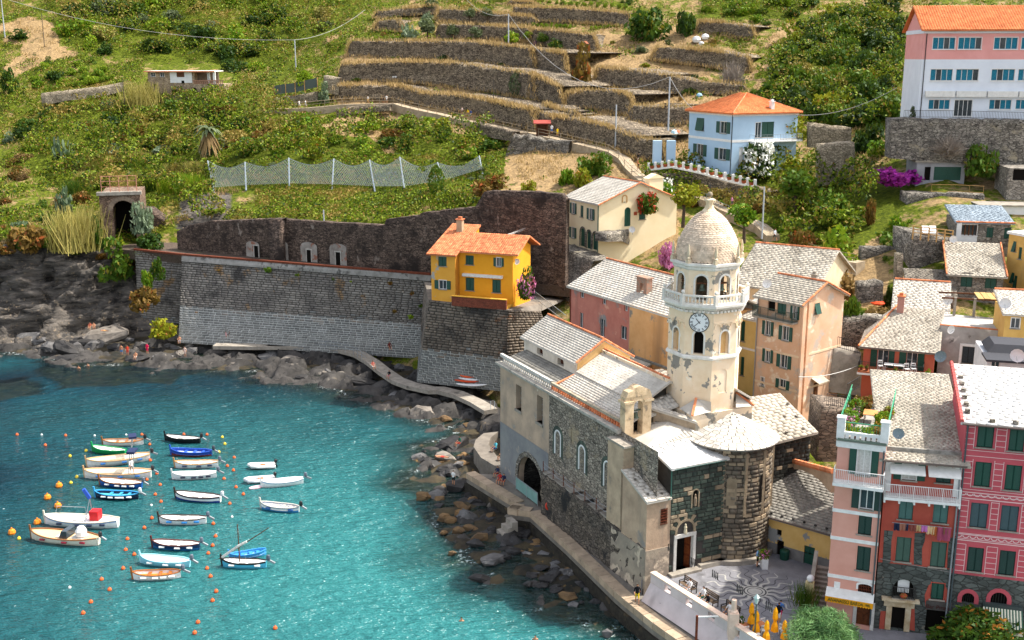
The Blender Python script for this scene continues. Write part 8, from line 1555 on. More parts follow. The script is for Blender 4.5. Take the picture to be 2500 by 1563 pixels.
# BOATS AND BUOYS
def boat(label,c,bow,stern,hull='#eeeeea',stripe=None,deck='#f1f0ec',rim='#8a5a34',kind='deck',motor='#5c6672',fend=None,wide=.30,z=.45,group='small boats moored in the harbour',cat='boat',name='rowing_boat',bottom=None):
 A,B=atZ(*q(c,*bow),z),atZ(*q(c,*stern),z);L=(A-B).length;t=thing(name,label,cat,((A+B)/2).xy.to_3d(),math.atan2((A-B).y,(A-B).x),group);W=L*wide;fb=min(1.0,.30+L*.05)
 cm_=lambda h:flat('boat_'+h[1:],h,.4);n=13;S=[]
 for i in range(n):
  f=-1+2*i/(n-1);w_=W/2*max(.03,(1-abs(f)**2.6))**(.75)if f>0 else W/2*max(.25 if kind=='deck' else.12,(1-abs(f)**3.2))**.75;sh=fb*(1+.45*max(0,f)**2+.15*min(0,f)**2);S.append((f*L/2,w_,sh))
 def ring(fr):return[(x,y)for x,y in fr]
 hb,st_=MB(),MB()
 for(x0,w0,s0),(x1,w1,s1)in zip(S,S[1:]):
  for sg in(1,-1):
   for m_,(a0,b0),(a1,b1)in((hb.mat(cm_(bottom or hull)),(.45,-.25),(.86,.35)),(hb.mat(cm_(hull)),(.86,.35),(.97,.78)),(hb.mat(cm_(stripe or hull)),(.97,.78),(1,1))):
    hb.mat(cm_(bottom or hull)if b0<0 else cm_(hull)if b0<.5 else cm_(stripe or hull));zf=lambda s,b:s*b if b>0 else-.25
    hb.face((x0,sg*w0*a0,zf(s0,b0)),(x1,sg*w1*a0,zf(s1,b0)),(x1,sg*w1*a1,zf(s1,b1)),(x0,sg*w0*a1,zf(s0,b1)))
 x,w_,s=S[0];hb.mat(cm_(hull)).face((x,-w_,s),(x,w_,s),(x,w_*.45,-.25),(x,-w_*.45,-.25));hb.build('hull',None,t)
 mb=MB()
 for sg in(1,-1):mb.tube([(x,sg*w_,s)for x,w_,s in S],.045+L*.004,5)
 mb.build('gunwale',cm_(rim),t)
 mb=MB();dz=-.06 if kind=='deck' else-.32
 for(x0,w0,s0),(x1,w1,s1)in zip(S,S[1:]):mb.face((x0,-w0*.97,s0+dz),(x1,-w1*.97,s1+dz),(x1,w1*.97,s1+dz),(x0,w0*.97,s0+dz))
 mb.build('deck',cm_(deck),t)
 if kind=='deck':
  mb=MB()
  for f0,f1 in((-.62,-.25),(-.12,.18)):mb.box(f0*L/2,f1*L/2,-W*.26,W*.26,fb-.05,fb+.005);mb.box(f0*L/2,f1*L/2,W*.26,W*.29,fb-.05,fb+.04);mb.box(f0*L/2,f1*L/2,-W*.29,-W*.26,fb-.05,fb+.04)
  mb.build('hatch',flat('boat_hatch','#cfccc4'),t)
 else:
  for f in(-.55,-.15,.3):mb=MB();mb.box(f*L/2-.14,f*L/2+.14,-W*.44,W*.44,fb-.16,fb-.1);mb.build('thwart',cm_(rim),t)
 x,w_,s=S[-1];mb=MB();mb.hexa([(x-.06,-.06,0),(x+.1,-.06,0),(x+.1,.06,0),(x-.06,.06,0)],[(x+.05,-.06,s+.45),(x+.2,-.06,s+.45),(x+.2,.06,s+.45),(x+.05,.06,s+.45)]);mb.build('stem_post',cm_(rim),t)
 if motor:
  x=S[0][0];mb=MB();mb.lathe([(.02,0),(.17,.05),(.2,.25),(.16,.5),(.03,.58)],(x-.25,.05,fb+.15),8);mo=mb.build('outboard_motor',cm_(motor),t);mb=MB();mb.bar((x-.25,.05,fb+.2),(x-.85,.1,fb-.1),.14,.18);mb.build('motor_leg',GALV,mo)
 for k in range(fend[1]if fend else 0):f=-.6+1.1*k/max(1,fend[1]-1);i=int((f+1)/2*(n-1));mb=MB();mb.tube([(S[i][0]-.25,S[i][1]*sg+.06*sg,S[i][2]*.62)for sg in(1,)]+[(S[i][0]+.25,S[i][1]+.06,S[i][2]*.62)],.1,6);mb.build('fender',cm_(fend[0]),t)
 return t,L,W,fb,S
NV,WH,BL_='#1d3763','#f0f0ed','#2f7fc0';WD='#9a6536'
boat('white wooden boat with red foredeck cover at the back of the left row','E5',(905,188),(1368,168),rim=WD,kind='open',deck='#c9a27a',motor='#1a1a1c')
boat('green boat tied alongside the upper cream launch','E5',(785,250),(1165,290),'#17934f',None,'#e9e9e4','#17934f',motor=None)
for lab,b_,s_ in(('big cream launch with navy sunshade arch, upper of the cream pair',(715,385),(1442,300)),('big cream launch with a man aboard, lower of the cream pair',(690,505),(1452,500))):
 t,L,W,fb,S=boat(lab,'E5',b_,s_,'#efeae2',None,'#ecdcc3','#c79f72',motor='#2a2a2e',fend=('#2f6fb3',3),wide=.28,z=.9,name='launch')
 mb=MB();x0=-L*.2
 for sg in(1,-1):mb.tube([(x0,sg*W*.42,fb),(x0-.3,sg*W*.34,fb+2.3)],.05,5)
 mb.tube([(x0-.3,-W*.34,fb+2.3),(x0-.3,W*.34,fb+2.3)],.05,5);mb.build('arch',GALV,t);mb=MB();mb.box(x0-.75,x0+.1,-W*.36,W*.36,fb+2.25,fb+2.5);mb.build('folded_sunshade',flat('navy_canvas','#1e2c50',.8),t);mb=MB();mb.box(-L*.1,L*.28,-W*.3,W*.3,fb,fb+.12);mb.build('sun_deck',flat('cream_deck','#e6d3b4'),t)
boat('blue and white boat moored alongside the lower cream launch','E5',(868,632),(1350,668),'#2360ad','#2b3f66',fend=(WH,4),bottom='#1d4f98')
boat('sky blue open boat with dark hull and white fenders','E5',(815,778),(1310,790),'#16223c','#1d2c4c','#58b3dd','#3f9fd0','open','#cfd3d6',(WH,5))
t,L,W,fb,S=boat('big white launch with red seats and blue stripe','E5',(235,1030),(1075,1060),'#f2f2f0','#3e88c9','#f4f3f0','#d8cdb9',motor=None,fend=('#26304a',4),wide=.28,z=.9,name='launch')
mb=MB();mb.box(-L*.26,-L*.14,-W*.22,W*.22,fb,fb+.95);mb.build('red_seat',flat('red_vinyl','#d41f26'),t);mb=MB();mb.tube([(-L*.1,W*.4,fb),(-L*.14,0,fb+2.2),(-L*.1,-W*.4,fb)],.05,5);mb.build('arch',GALV,t);mb=MB();mb.bar((-L*.14,0,fb+2.2),(-L*.08,.2,fb+3.2),.4,.3);mb.build('furled_sunshade',flat('blue_canvas','#2a55b8',.8),t);mb=MB()
mb.tube([(L*.4,-W*.35,fb+.2),(L*.38,-W*.37,fb+.9),(0,-W*.46,fb+.8),(0,-W*.46,fb)],.04,5);mb.build('side_rail',GALV,t)
t,L,W,fb,S=boat('big beige launch with wooden foredeck and red fenders','E5',(75,1195),(850,1265),'#e9e0cd',None,'#e0bb8c','#8a5a34',motor='#2a2a2e',fend=('#8e1f33',3),wide=.30,z=.9,name='launch')
mb=MB();mb.hexa([(-L*.1,-W*.35,fb),(L*.02,-W*.35,fb),(L*.02,W*.35,fb),(-L*.1,W*.35,fb)],[(-L*.1,-W*.35,fb+.7),(-L*.02,-W*.35,fb+.7),(-L*.02,W*.35,fb+.7),(-L*.1,W*.35,fb+.7)]);mb.build('windscreen',GLASS,t);mb=MB();mb.lathe([(.02,0),(.5,.1),(.55,.6),(.3,1.0),(.02,1.1)],(-L*.25,0,fb),9);mb.build('engine_cover',WHITE,t)
boat('white boat with black hull at the top of the middle row','E6',(318,100),(635,122),'#17191d',None,WH,'#17191d',motor='#1a1a1c')
boat('royal blue boat carrying yellow oars','E6',(370,232),(745,240),'#1f47a8',None,'#c4d3e6','#2a56b8','open','#3a4048',bottom='#8a3c2c')
boat('white boat with brown rim and navy fenders, upper of a close pair','E6',(405,350),(800,338),WH,None,'#f4f1ea','#b98a58',fend=('#2a3550',3))
boat('all white boat with black fenders, lower of a close pair','E6',(385,455),(785,436),WH,None,'#f4f3f0','#e6e4de',fend=('#22283a',4))
boat('white boat with two hatches and navy waterline in the middle row','E6',(412,630),(825,665),WH,NV,rim='#3a2c26',motor='#cfd3d6',bottom='#23479b')
boat('white boat with blue and white fenders near two orange buoys','E6',(260,855),(690,855),WH,None,rim='#3a2c26',fend=(BL_,3))
boat('navy hulled white boat with three white fenders','E6',(198,1080),(630,1095),'#1b3560',None,WH,'#5a2c26',fend=(WH,3),bottom='#2b6da8')
boat('light aqua boat with white fenders above the wooden one','E6',(90,1220),(540,1255),'#8fd3e2',None,'#e9f1f2','#9fd8e4',fend=(WH,3))
boat('varnished orange wooden boat with a blue cover inside','E6',(15,1372),(455,1350),WH,None,'#c77a2c','#9a5a24','open',fend=(WH,4))
boat('long white boat with blue trim beside the grey inflatable','E6',(1205,530),(1590,490),WH,'#7fb2d8','#f2f0ea',WH)
boat('small white boat with red gear at the right of the fleet','E6',(1200,722),(1550,755),WH,'#33588f','#ecebe6','#c9c4ba','open','#1a1a1c',bottom='#3a96d0',fend=('#33588f',2))
t,L,W,fb,S=boat('turquoise sailing boat with bare mast and long slanting yard','E6',(842,1250),(1245,1258),'#56b9d8','#1f1a18','#e3eaec','#1f1a18',motor='#4b5664',fend=(WH,2),name='sailing_boat')
mb=MB();mb.tube([(L*.1,0,0),(L*.1,0,4.1)],.07,6,.045);mb.build('mast',WOODM,t);mb=MB();mb.tube([(L*.56,0,.7),(L*.1,.1,1.9),(-L*.62,.2,3.9)],.07,6,.04);mb.build('yard',WOODM,t);mb=MB();mb.tube([(L*.5,0,.85),(L*.1,.12,2.05),(-L*.1,.15,2.5)],.12,6);mb.build('furled_sail',CURTAIN,t)
mb=MB()
for x in(.35,.2,-.1):mb.tube([(L*x,W*.4,fb),(L*.1,0,4.0)],.012,4)
mb.build('stay',GALV,t)
boat('bright blue boat half hidden behind the sailing boat','E6',(915,1200),(1245,1140),'#4aa7e0',None,'#d7e6f0','#3a8fd0','open',None)
for lab,b_,s_,h in(('white inflatable dinghy with orange bag and black motor',(1082,362),(1335,350),'#eceae6'),('grey inflatable dinghy beside the long white boat',(1046,498),(1330,470),'#d4d6d8')):
 A,B=atZ(*q('E6',*b_),.4),atZ(*q('E6',*s_),.4);L=(A-B).length;t=thing('inflatable_dinghy',lab,'dinghy',((A+B)/2).xy.to_3d(),math.atan2((A-B).y,(A-B).x),'small boats moored in the harbour');W=L*.42;mb=MB();mb.tube([(-L/2,W*.38,.25),(L*.15,W*.38,.3),(L*.38,W*.25,.38),(L*.48,0,.45),(L*.38,-W*.25,.38),(L*.15,-W*.38,.3),(-L/2,-W*.38,.25)],L*.065,8);mb.build('tube',flat('dinghy_'+h[1:],h),t);mb=MB();mb.box(-L*.42,L*.4,-W*.3,W*.3,.1,.2);mb.build('floor',flat('dinghy_floor','#bfc1c2'),t);mb=MB();mb.box(-L*.1,L*.05,-W*.2,W*.2,.2,.4);mb.build('bag',flat('orange_bag','#d9642a'),t);mb=MB();mb.lathe([(.02,0),(.18,.1),(.18,.4),(.02,.5)],(-L*.5,0,.5),8);mb.bar((-L*.5,0,.6),(-L*.55,0,-.1),.12);mb.build('outboard_motor',flat('boat_1a1a1c','#1a1a1c'),t)
A,B=atZ(*q('E6',1088,578),.1),atZ(*q('E6',1215,552),.1);mb=MB();d=A-B;mb.prism([(math.cos(t)*d.length/2,math.sin(t)*.36)for t in np.arange(12)*math.pi/6],.02,.14);o=mb.build('paddle_board',flat('pink_board','#e3bdc4'));o.location=((A+B)/2).xy.to_3d();o.rotation_euler=(0,0,math.atan2(d.y,d.x));tag(o,'pale pink paddle board tied to the long white boat','paddle board')
def buoy(c,x,y,r,col,label,group):
 p=atZ(*q(c,x,y),r*.4);t=thing('buoy',label,'buoy',p,0,group);mb=MB();mb.lathe([(.02,-r),(r*.7,-r*.7),(r,0),(r*.75,r*.65),(r*.25,r*.95),(r*.18,r*1.3),(.02,r*1.35)],(0,0,0),8);mb.build('float',flat('buoy_'+col[1:],col,.45),t)
for x,y,lab in((398,688,'large round orange buoy, uppermost of the big ones at the left'),(265,825,'large round orange buoy left of the sky blue boat'),(384,922,'large round orange buoy above the big white launch'),(148,1112,'large round orange buoy at the bow of the beige launch')):buoy('E5',x,y,.38,'#f08a1c',lab,'large orange buoys')
buoy('C1',78,805,.38,'#f08a1c','large round orange buoy at the far left edge','large orange buoys')
_bl=[(o.location.copy(),o['label'])for o in COL.objects if o.get('category')in('boat','dinghy')];_used=set()
def near(kind,c,x,y):
 p=atZ(*q(c,x,y),0)
 for d,b,l in sorted(((b-p).length,tuple(b),l)for b,l in _bl):
  dx,dy=p.x-b[0],p.y-b[1];r=('left of' if dx<0 else 'right of')if abs(dx)>abs(dy)*.7 else('behind' if dy>0 else 'in front of');w_=l.split();t=f"{kind} {r} the {' '.join(w_[:9])}"
  if t not in _used:_used.add(t);return t
for c,pts in(('C1',((112,165),(297,234),(430,171),(930,165),(1205,163),(1357,165),(981,229),(985,333),(1028,420),(963,460),(1050,494),(1018,557),(1055,604),(995,711),(946,775),(835,848),(824,920),(880,950),(807,1041),(666,1113),(718,1180),(596,1261),(545,1334),(1535,315),(1490,370),(1530,398),(1468,454),(1547,509),(1595,555),(1506,617),(1398,748),(1413,831),(1393,891),(1365,943),(1357,1041),(1380,1093),(1417,1191),(1393,1252),(1298,1394),(1276,1463),(1804,1432))),):
 for x,y in pts:buoy(c,x,y,.19,'#e8642a',near('small orange buoy',c,x,y),'small orange mooring buoys')
for x,y in((564,270),(459,305),(503,442),(465,480),(125,845),(1457,182),(1474,226),(1435,279)):buoy('C1',x,y,.19,'#e9c93a',near('small yellow buoy','C1',x,y),'small yellow mooring buoys')
for x,y in((273,166),(620,172),(827,166),(1104,166),(992,628),(1521,704),(457,1167)):buoy('C1',x,y,.14,'#ecebe6',near('small white float','C1',x,y),'small white floats')
# PEOPLE
def body_mesh(pose):
 J=dict(pel=(0,0,.95,.135),che=(0,.01,1.30,.15),nek=(0,0,1.47,.06),hed=(0,-.03,1.62,.10),top=(0,-.02,1.70,.08))
 for s,n in((1,'L'),(-1,'R')):J.update({'sh'+n:(s*.18,0,1.40,.07),'el'+n:(s*.25,.03,1.12,.05),'ha'+n:(s*.24,-.10,.88,.042),'hi'+n:(s*.09,0,.88,.10),'kn'+n:(s*.11,-.02,.50,.066),'an'+n:(s*.11,.03,.09,.045),'to'+n:(s*.12,-.13,.04,.04)})
 def mv(k,x,y,z):J[k]=(x,y,z,J[k][3])
 if pose=='walk':
  for n,s,f in(('L',1,-1),('R',-1,1)):mv('kn'+n,s*.1,f*.16-.05,.5);mv('an'+n,s*.1,f*.30,.10);mv('to'+n,s*.1,f*.30-.16,.05);mv('el'+n,s*.25,-f*.1,1.12);mv('ha'+n,s*.23,-f*.26-.06,.92)
 if pose in('sit','swim'):
  d=.50
  for k in list(J):x,y,z,r=J[k];J[k]=(x,y+.1*(z>1),z-d,r)
  for n,s in(('L',1),('R',-1)):mv('kn'+n,s*.14,-.45,.48);mv('an'+n,s*.13,-.48,.09);mv('to'+n,s*.13,-.64,.05);mv('el'+n,s*.25,-.06,.66);mv('ha'+n,s*.12,-.30,.55)
 if pose=='lie':
  for k in list(J):x,y,z,r=J[k];J[k]=(x*1.1,z-.9,.14-y*.4 if k[:2]!='to' else.2,r)
 B=[('pel','che',1),('che','nek',1),('nek','hed',0),('hed','top',3)]+[(a+n,b+n,m)for n in 'LR' for a,b,m in(('sh','el',1),('el','ha',0),('hi','kn',2),('kn','an',0),('an','to',4))]+[('che','sh'+n,1)for n in 'LR']+[('pel','hi'+n,2)for n in 'LR']
 ks=list(J);bm=bmesh.new();sk=bm.verts.layers.skin.verify();vs={}
 for k in ks:v=bm.verts.new(J[k][:3]);v[sk].radius=(J[k][3],J[k][3]*.85);v[sk].use_root=k=='pel';vs[k]=v
 for a,b,_ in B:bm.edges.new((vs[a],vs[b]))
 me=bpy.data.meshes.new('b');bm.to_mesh(me);bm.free();o=link('tmp',me);o.modifiers.new('s','SKIN');o.modifiers.new('u','SUBSURF').levels=1
 dg=bpy.context.evaluated_depsgraph_get();r=bpy.data.meshes.new_from_object(o.evaluated_get(dg));bpy.data.objects.remove(o);r.name='person_'+pose;r.materials.clear()
 for m in range(5):r.materials.append(SKIN)
 mi=[]
 for p in r.polygons:
  c=p.center;best=(9,0)
  for a,b,m in B:
   A,E=Vector(J[a][:3]),Vector(J[b][:3]);t=max(0,min(1,(c-A).dot(E-A)/(E-A).length_squared));dd=(c-A.lerp(E,t)).length-.5*(J[a][3]+J[b][3]);best=min(best,(dd,m if not(a[:2]=='hi' and t>.85)else 0))
  m=best[1]
  if m in(0,3)and(c-Vector(J['hed'][:3])).length<.16:m=3 if(c-Vector(J['hed'][:3])).dot(Vector(J['top'][:3])-Vector(J['nek'][:3]))>-.005 and(c.y-J['hed'][1]>-.05 or c.z>J['hed'][2]+.07)else 0
  mi.append(m)
 r.polygons.foreach_set('material_index',mi);r.polygons.foreach_set('use_smooth',np.ones(len(mi),bool));return r
SKIN=flat('skin','#c08a68',.6,.3);PM={p:body_mesh(p)for p in('stand','walk','sit','lie')}
def cloth(h):return flat('cloth_'+h[1:],h,.85,.1)
def person(label,c,x,y,pose,top,bot,yaw=0,z=None,sk=None,lift=0,hair='#2b1c12',legs=None):
 px,py=q(c,x,y);p=atZ(px,py,z)if z is not None else atY(px,py,Dt(px,py)-2.9);o=link('person',PM[pose]);o.location=p+up*lift;o.rotation_euler=(0,0,rad(yaw));k=prng.uniform(.95,1.05);o.scale=(k,k,k)
 for i,h in((1,top),(2,bot),(3,hair),(4,'#3a3634')):o.material_slots[i].link='OBJECT';o.material_slots[i].material=SKIN if h is None else cloth(h)
 return tag(o,label,'person')
W_,K_,SQ2='#e9e8e4','#1c1c20',SQ+.01
for a in(('person in white on the path, left of a pair below the fenced garden','A2',440,890,'walk',W_,W_,60),('person in white on the path, right of a pair below the fenced garden','A2',492,888,'walk',W_,'#d8d8d8',70),('person in white shirt and yellow shorts on the path','A2',1003,852,'walk',W_,'#d8a83c',-80),('person in dark clothes standing on the path beside one in white','A2',1130,850,'stand','#3a3338','#2c2a30',-20),('person in white leaning on the path railing','A2',1156,850,'stand',W_,'#9a9488',10),('person in pale pink on the descending path','A2',1775,945,'walk','#dcc4b8','#4a4448',-60),('person in yellow on the descending path','A2',1822,962,'walk','#e8c01e','#77706a',-60),('person with blue backpack on the descending path','A2',1846,972,'walk','#27467e','#b9b4a8',-60),('person in black top, upper of the walkers near the blue gate','A3',1200,1342,'walk',K_,'#d8b8a0',120),('person in orange and black shorts, middle of the walkers near the blue gate','A3',1202,1395,'walk','#d89060',K_,120),('person all in black, lowest of the walkers near the blue gate','A3',1262,1465,'walk',K_,K_,-40),('person in white and blue beside the path kiosk','A3',493,1100,'stand',W_,'#4a7cc0',0),('person draped in yellow beside the path kiosk','A3',540,1122,'stand','#edc81c','#edc81c',20),('person in pink dress by the sea wall, left of three','B1',1520,1198,'stand','#d9a8a8','#e0b8b0',-60,1.8),('person in grey trousers by the sea wall, middle of three','B1',1545,1198,'stand','#6a5a58','#a8acb0',40,1.8),('person in white shirt by the sea wall, right of three','B1',1580,1199,'stand',W_,'#3a4a6a',70,1.8),('person in blue shirt walking along the sea wall','B2',328,1210,'walk','#3f7fbf','#b8a888',-70,1.8),('person with bare shoulders sitting on the big dark rounded rock','B2',855,1378,'sit','#b8685a',W_,30,2.2),('person in black sitting with a pink towel beside the path','B2',962,1440,'sit',K_,'#d890a8',-20,1.9),('person in dark red sitting on the high dark rock','B2',966,1250,'sit','#70302c','#70302c',20,3.2),('person in grey standing at the kayak rack','B2',1640,1502,'stand','#b8c0c8','#5a5a62',60,2.0),('sunbather sitting on the huge slab, left of two','B1',605,1112,'sit','#c06a50',None,0,2.6),('sunbather sitting on the huge slab, right of two','B1',632,1112,'sit',None,'#3a3a48',20,2.6),('sunbather lying on a white towel on the huge slab','B1',700,1125,'lie',None,'#d8a060',70,2.6),('child in swimming shorts at the water edge','B1',817,1286,'stand',None,'#3a80c0',0,.7),('bather wading in red swimsuit near the ledge','B1',858,1290,'stand','#c8402c','#c8402c',30,.7),('bather sitting on the dark flat ledge','B1',912,1312,'sit',None,'#d8c8b8',0,.8),('bather in bright pink swimsuit on the boulders','B1',990,1278,'stand','#e02858','#e02858',-20,.9),('bather sitting among towels under the sea wall','B1',1205,1205,'sit',None,'#58a0c8',10,1.7),('bather in pale swimsuit standing by the ribbed boulder','B1',1243,1298,'stand','#e8c8b8','#e8c8b8',0,.8),('person standing on the big black tilted boulder in white shirt','C2',472,648,'stand',W_,K_,150,1.3),('sunbather lying on the pale oval boulder','C2',405,497,'lie',None,'#c8483c',75,1.25),('person sitting with red towel on the dark slab boulder','C2',505,432,'sit','#2d5a4c','#d8483c',-60,1.3),('person with turquoise towel sitting on the curved quay','C2',705,462,'sit','#5ab8c8','#38588c',-60,QZ),('person in dark red sitting against the church wall','C2',742,510,'sit','#8c2f30',K_,-60,QZ),('person in navy sitting on the quay, left of the group at the arch','C2',716,602,'sit','#2c3450','#a83a38',-40,QZ),('person in red sitting on the quay, middle of the group at the arch','C2',730,640,'sit','#b83a34','#c85a40',-30,QZ),('person in dark top sitting on the quay, right of the group at the arch','C2',752,645,'sit','#2c3048','#d0583c',-20,QZ),('person in black shirt and yellow shorts walking on the quay','C3',468,1310,'walk',K_,'#d8b820',0,QZ),('person in white with black rucksack on the first bench','E3',640,520,'sit',W_,W_,-60,SQ2),('person in white top and green skirt on the second bench','E3',800,620,'sit',W_,'#1f6a5a',-60,SQ2),('person in black top sitting on the parapet by the second bench','E3',850,700,'sit',K_,W_,-60,SQ2),('person in white reading on the third bench','E3',1110,810,'sit',W_,'#6a6a70',-60,SQ2),('person in pink beside the reader on the third bench','E3',1165,850,'sit','#c83a58',W_,-60,SQ2),('person in black top and white shorts crossing the square','E3',1690,890,'walk',K_,W_,150,SQ2),('person in blue shirt with pink bag crossing the square','E3',1712,845,'walk','#4a78b8','#c84868',150,SQ2),('vendor in pale blue shirt beside the flower cart','E3',1445,212,'stand','#8ab4d8',K_,60,SQ2),('person bending over in the lower cream launch','E5',1240,555,'walk',W_,'#8a8a8c',40,1.0),('person in white shirt walking in the lane behind the tower','B4',250,522,'walk','#dfe4ea','#3a3a44',30),('person in pink on the lane above the round tree','B3',1612,292,'walk','#d890b0','#5a5a60',90)):person(*a)
for lab,c,x,y in(('swimmer left of the brown reef','B1',528,1375),('swimmer standing shoulder deep by the ribbed boulder','B1',590,1355),('swimmer alone in the turquoise water at the bottom','C2',517,1405),('swimmer with dark hair at the bottom edge','C2',928,1508)):person(lab,c,x,y,'stand',None,None,0,0,lift=-1.28)
# STREET AND HARBOUR THINGS
def bench(c,x,y,yaw,lab):
 t=thing('bench',lab,'bench',atZ(*q(c,x,y),SQ),rad(yaw),'benches along the parapet');WDB=M('bench_slat','#7d6a58','#62523f',sc=5)
 for k in range(4):mb=MB();mb.box(-.8,.8,-.25+k*.14,-.14+k*.14,.42,.46);mb.build('seat_slat',WDB,t)
 for k in range(3):mb=MB();mb.box(-.8,.8,.30+k*.03,.33+k*.03,.55+k*.14,.66+k*.14);mb.build('back_slat',WDB,t)
 for xx in(-.75,.75):mb=MB();mb.box(xx-.03,xx+.03,-.25,.33,.38,.42);mb.box(xx-.03,xx+.03,-.25,-.2,0,.6);mb.box(xx-.03,xx+.03,.27,.33,0,.95);mb.box(xx-.03,xx+.03,-.25,.3,.58,.63);mb.build('frame',IRON,t)
for x,y,l in((620,490,'bench nearest the church door with a rucksack on it'),(870,650,'middle bench with two people beside the parapet'),(1120,790,'bench nearest the gate pier on the square')):bench('E3',x,y,-60,l)
def parasol(x,y,h,lab):t=thing('parasol',lab,'parasol',atZ(*q('E3',x,y),SQ),0,'closed yellow parasols');mb=MB();mb.tube([(0,0,0),(0,0,h)],.035,6);mb.build('pole',GALV,t);mb=MB();mb.add(*(lambda V,F:(V,F))([(r*(1+.25*(k%2))*math.cos(k*math.pi/5),r*(1+.25*(k%2))*math.sin(k*math.pi/5),z)for r,z in((.24,h*.36),(.2,h*.5),(.09,h*.62),(.17,h*.7),(.13,h*.9),(.02,h*1.0))for k in range(10)],[(i*10+k,i*10+(k+1)%10,i*10+10+(k+1)%10,i*10+10+k)for i in range(5)for k in range(10)]));mb.build('canopy',M('parasol_yellow','#eda512','#dd930c',sc=3),t)
for a in((1365,1010,2.6,'closed yellow parasol nearest the potted shrub'),(1425,1110,2.6,'closed yellow parasol in front of the lamp post'),(1640,1130,3.0,'tallest closed yellow parasol at the bottom edge'),(1545,1180,2.3,'low closed yellow parasol left of the tallest'),(1755,1180,2.3,'low closed yellow parasol right of the tallest')):parasol(*a)
t=thing('street_lamp','green cast iron lamp post with square lantern among the parasols','street lamp',atZ(*q('E3',1408,1130),SQ));mb=MB();mb.lathe([(.12,0),(.1,.3),(.05,.5),(.045,3.2),(.1,3.25)],(0,0,0),8);mb.build('post',flat('lamp_green','#3f5a50',.5),t);mb=MB();mb.lathe([(.1,3.25),(.2,3.7),(.26,3.72),(.03,4.0)],(0,0,0),4);mb.build('lantern',flat('lantern_glass','#b9cfc8',.3),t)
def seat(x,y,yaw,lab,c='E3',z=SQ,col=WHITE):
 t=thing('chair',lab,'chair',atZ(*q(c,x,y),z),rad(yaw),'white chairs');mb=MB();mb.box(-.21,.21,-.21,.21,.43,.47);mb.build('seat',col,t)
 for sx in(-.2,.2):
  for sy in(-.19,.2):mb=MB();mb.bar((sx,sy,0),(sx,sy,.92 if sy>0 else.44),.04);mb.build('leg',col,t)
 mb=MB();mb.box(-.2,.2,.18,.22,.8,.92);mb.box(-.2,.2,.18,.22,.62,.68);mb.build('backrest',col,t)
for x,y,w,l in((1330,1065,20,'white chair at the left round table, front'),(1440,1075,60,'white chair behind the folded parasol'),(1510,1020,190,'white chair at the right of the round table'),(1740,1010,140,'white chair standing alone beside the tallest parasol'),(1485,935,200,'white chair at the far side of the round table'),(1275,965,100,'white chair beside the potted shrub'),(1770,1075,30,'white chair by the tamarisk')):seat(x,y,w,l)
for x,y,l in((1285,1010,'round terracotta cafe table by the gate pier'),(1450,985,'round terracotta cafe table under the lamp')):t=thing('cafe_table',l,'table',atZ(*q('E3',x,y),SQ));mb=MB();mb.lathe([(.01,.74),(.5,.74),(.5,.71),(.01,.71)],(0,0,0),16);mb.build('table_top',M('table_terracotta','#b8764e','#a06440',sc=4),t);mb=MB();mb.tube([(0,0,0),(0,0,.72)],.04,6);mb.build('leg',IRON,t)
def pot(lab,c,x,y,z,r,mat,kind='bush',pr=.28,ph=.45,fl=None,n=350,s=.22,potc='#a4583a',p=None):
 t=thing('potted_plant',lab,'potted plant',p or atZ(*q(c,x,y),z));mb=MB();mb.lathe([(pr*.7,0),(pr,ph),(pr*.85,ph),(.01,ph-.05)],(0,0,0),10);mb.build('pot',M('pot_'+potc[1:],potc),t);o=link('foliage',crown(kind,prng.randrange(5),FG[mat],n,s),t);o.location=(0,0,ph);o.scale=(r,r,r)
 if fl:o=link('blossom',crown(kind,2,FG[fl],90,.14),t);o.location=(0,0,ph);o.scale=(r,r,r)
pot('clipped shrub in brown planter by the gate pier','E3',1250,960,SQ,.6,'mid',pr=.5);pot('small shrub behind the lamp post','E3',1425,900,SQ,.45,'mid');pot('cycad in dark planter at the stair foot','E3',1990,750,SQ,.95,'mid','twig' if 0 else 'reed',.4,.75,n=260,potc='#4a3630')
t=thing('flower_cart','flower stall with wrapped bouquets beside the apse','stall',atZ(*q('E3',1525,225),SQ));mb=MB();mb.box(-.25,.25,-.35,.35,0,.9);mb.build('stand',WHITE,t);o=link('bouquets',crown('bush',1,FG['lime'],350,.22),t);o.location=(0,.2,.9);o.scale=(.7,.7,.7);o=link('blossom',crown('bush',2,FG['pink'],160,.16),t);o.location=(0,.2,.9);o.scale=(.7,.7,.72)
mb=MB();mb.lathe([(.01,0),(.38,0),(.42,.75),(.36,.85),(.01,.9)],(0,0,0),10);o=mb.build('litter_bin',GREEN_SH);o.location=atZ(*q('E3',1765,120),SQ);tag(o,'round green bin beside the dark doorway','bin')
t=thing('mooring_crane','rusty post with white arm at the bottom edge of the quay','post',atZ(*q('E3',720,1150),QZ));mb=MB();mb.tube([(0,0,0),(0,0,2.5)],.1,8);mb.build('post',RUST,t);mb=MB();mb.bar((0,0,2.4),(2.0,.3,2.3),.09);mb.build('arm',WHITE,t)
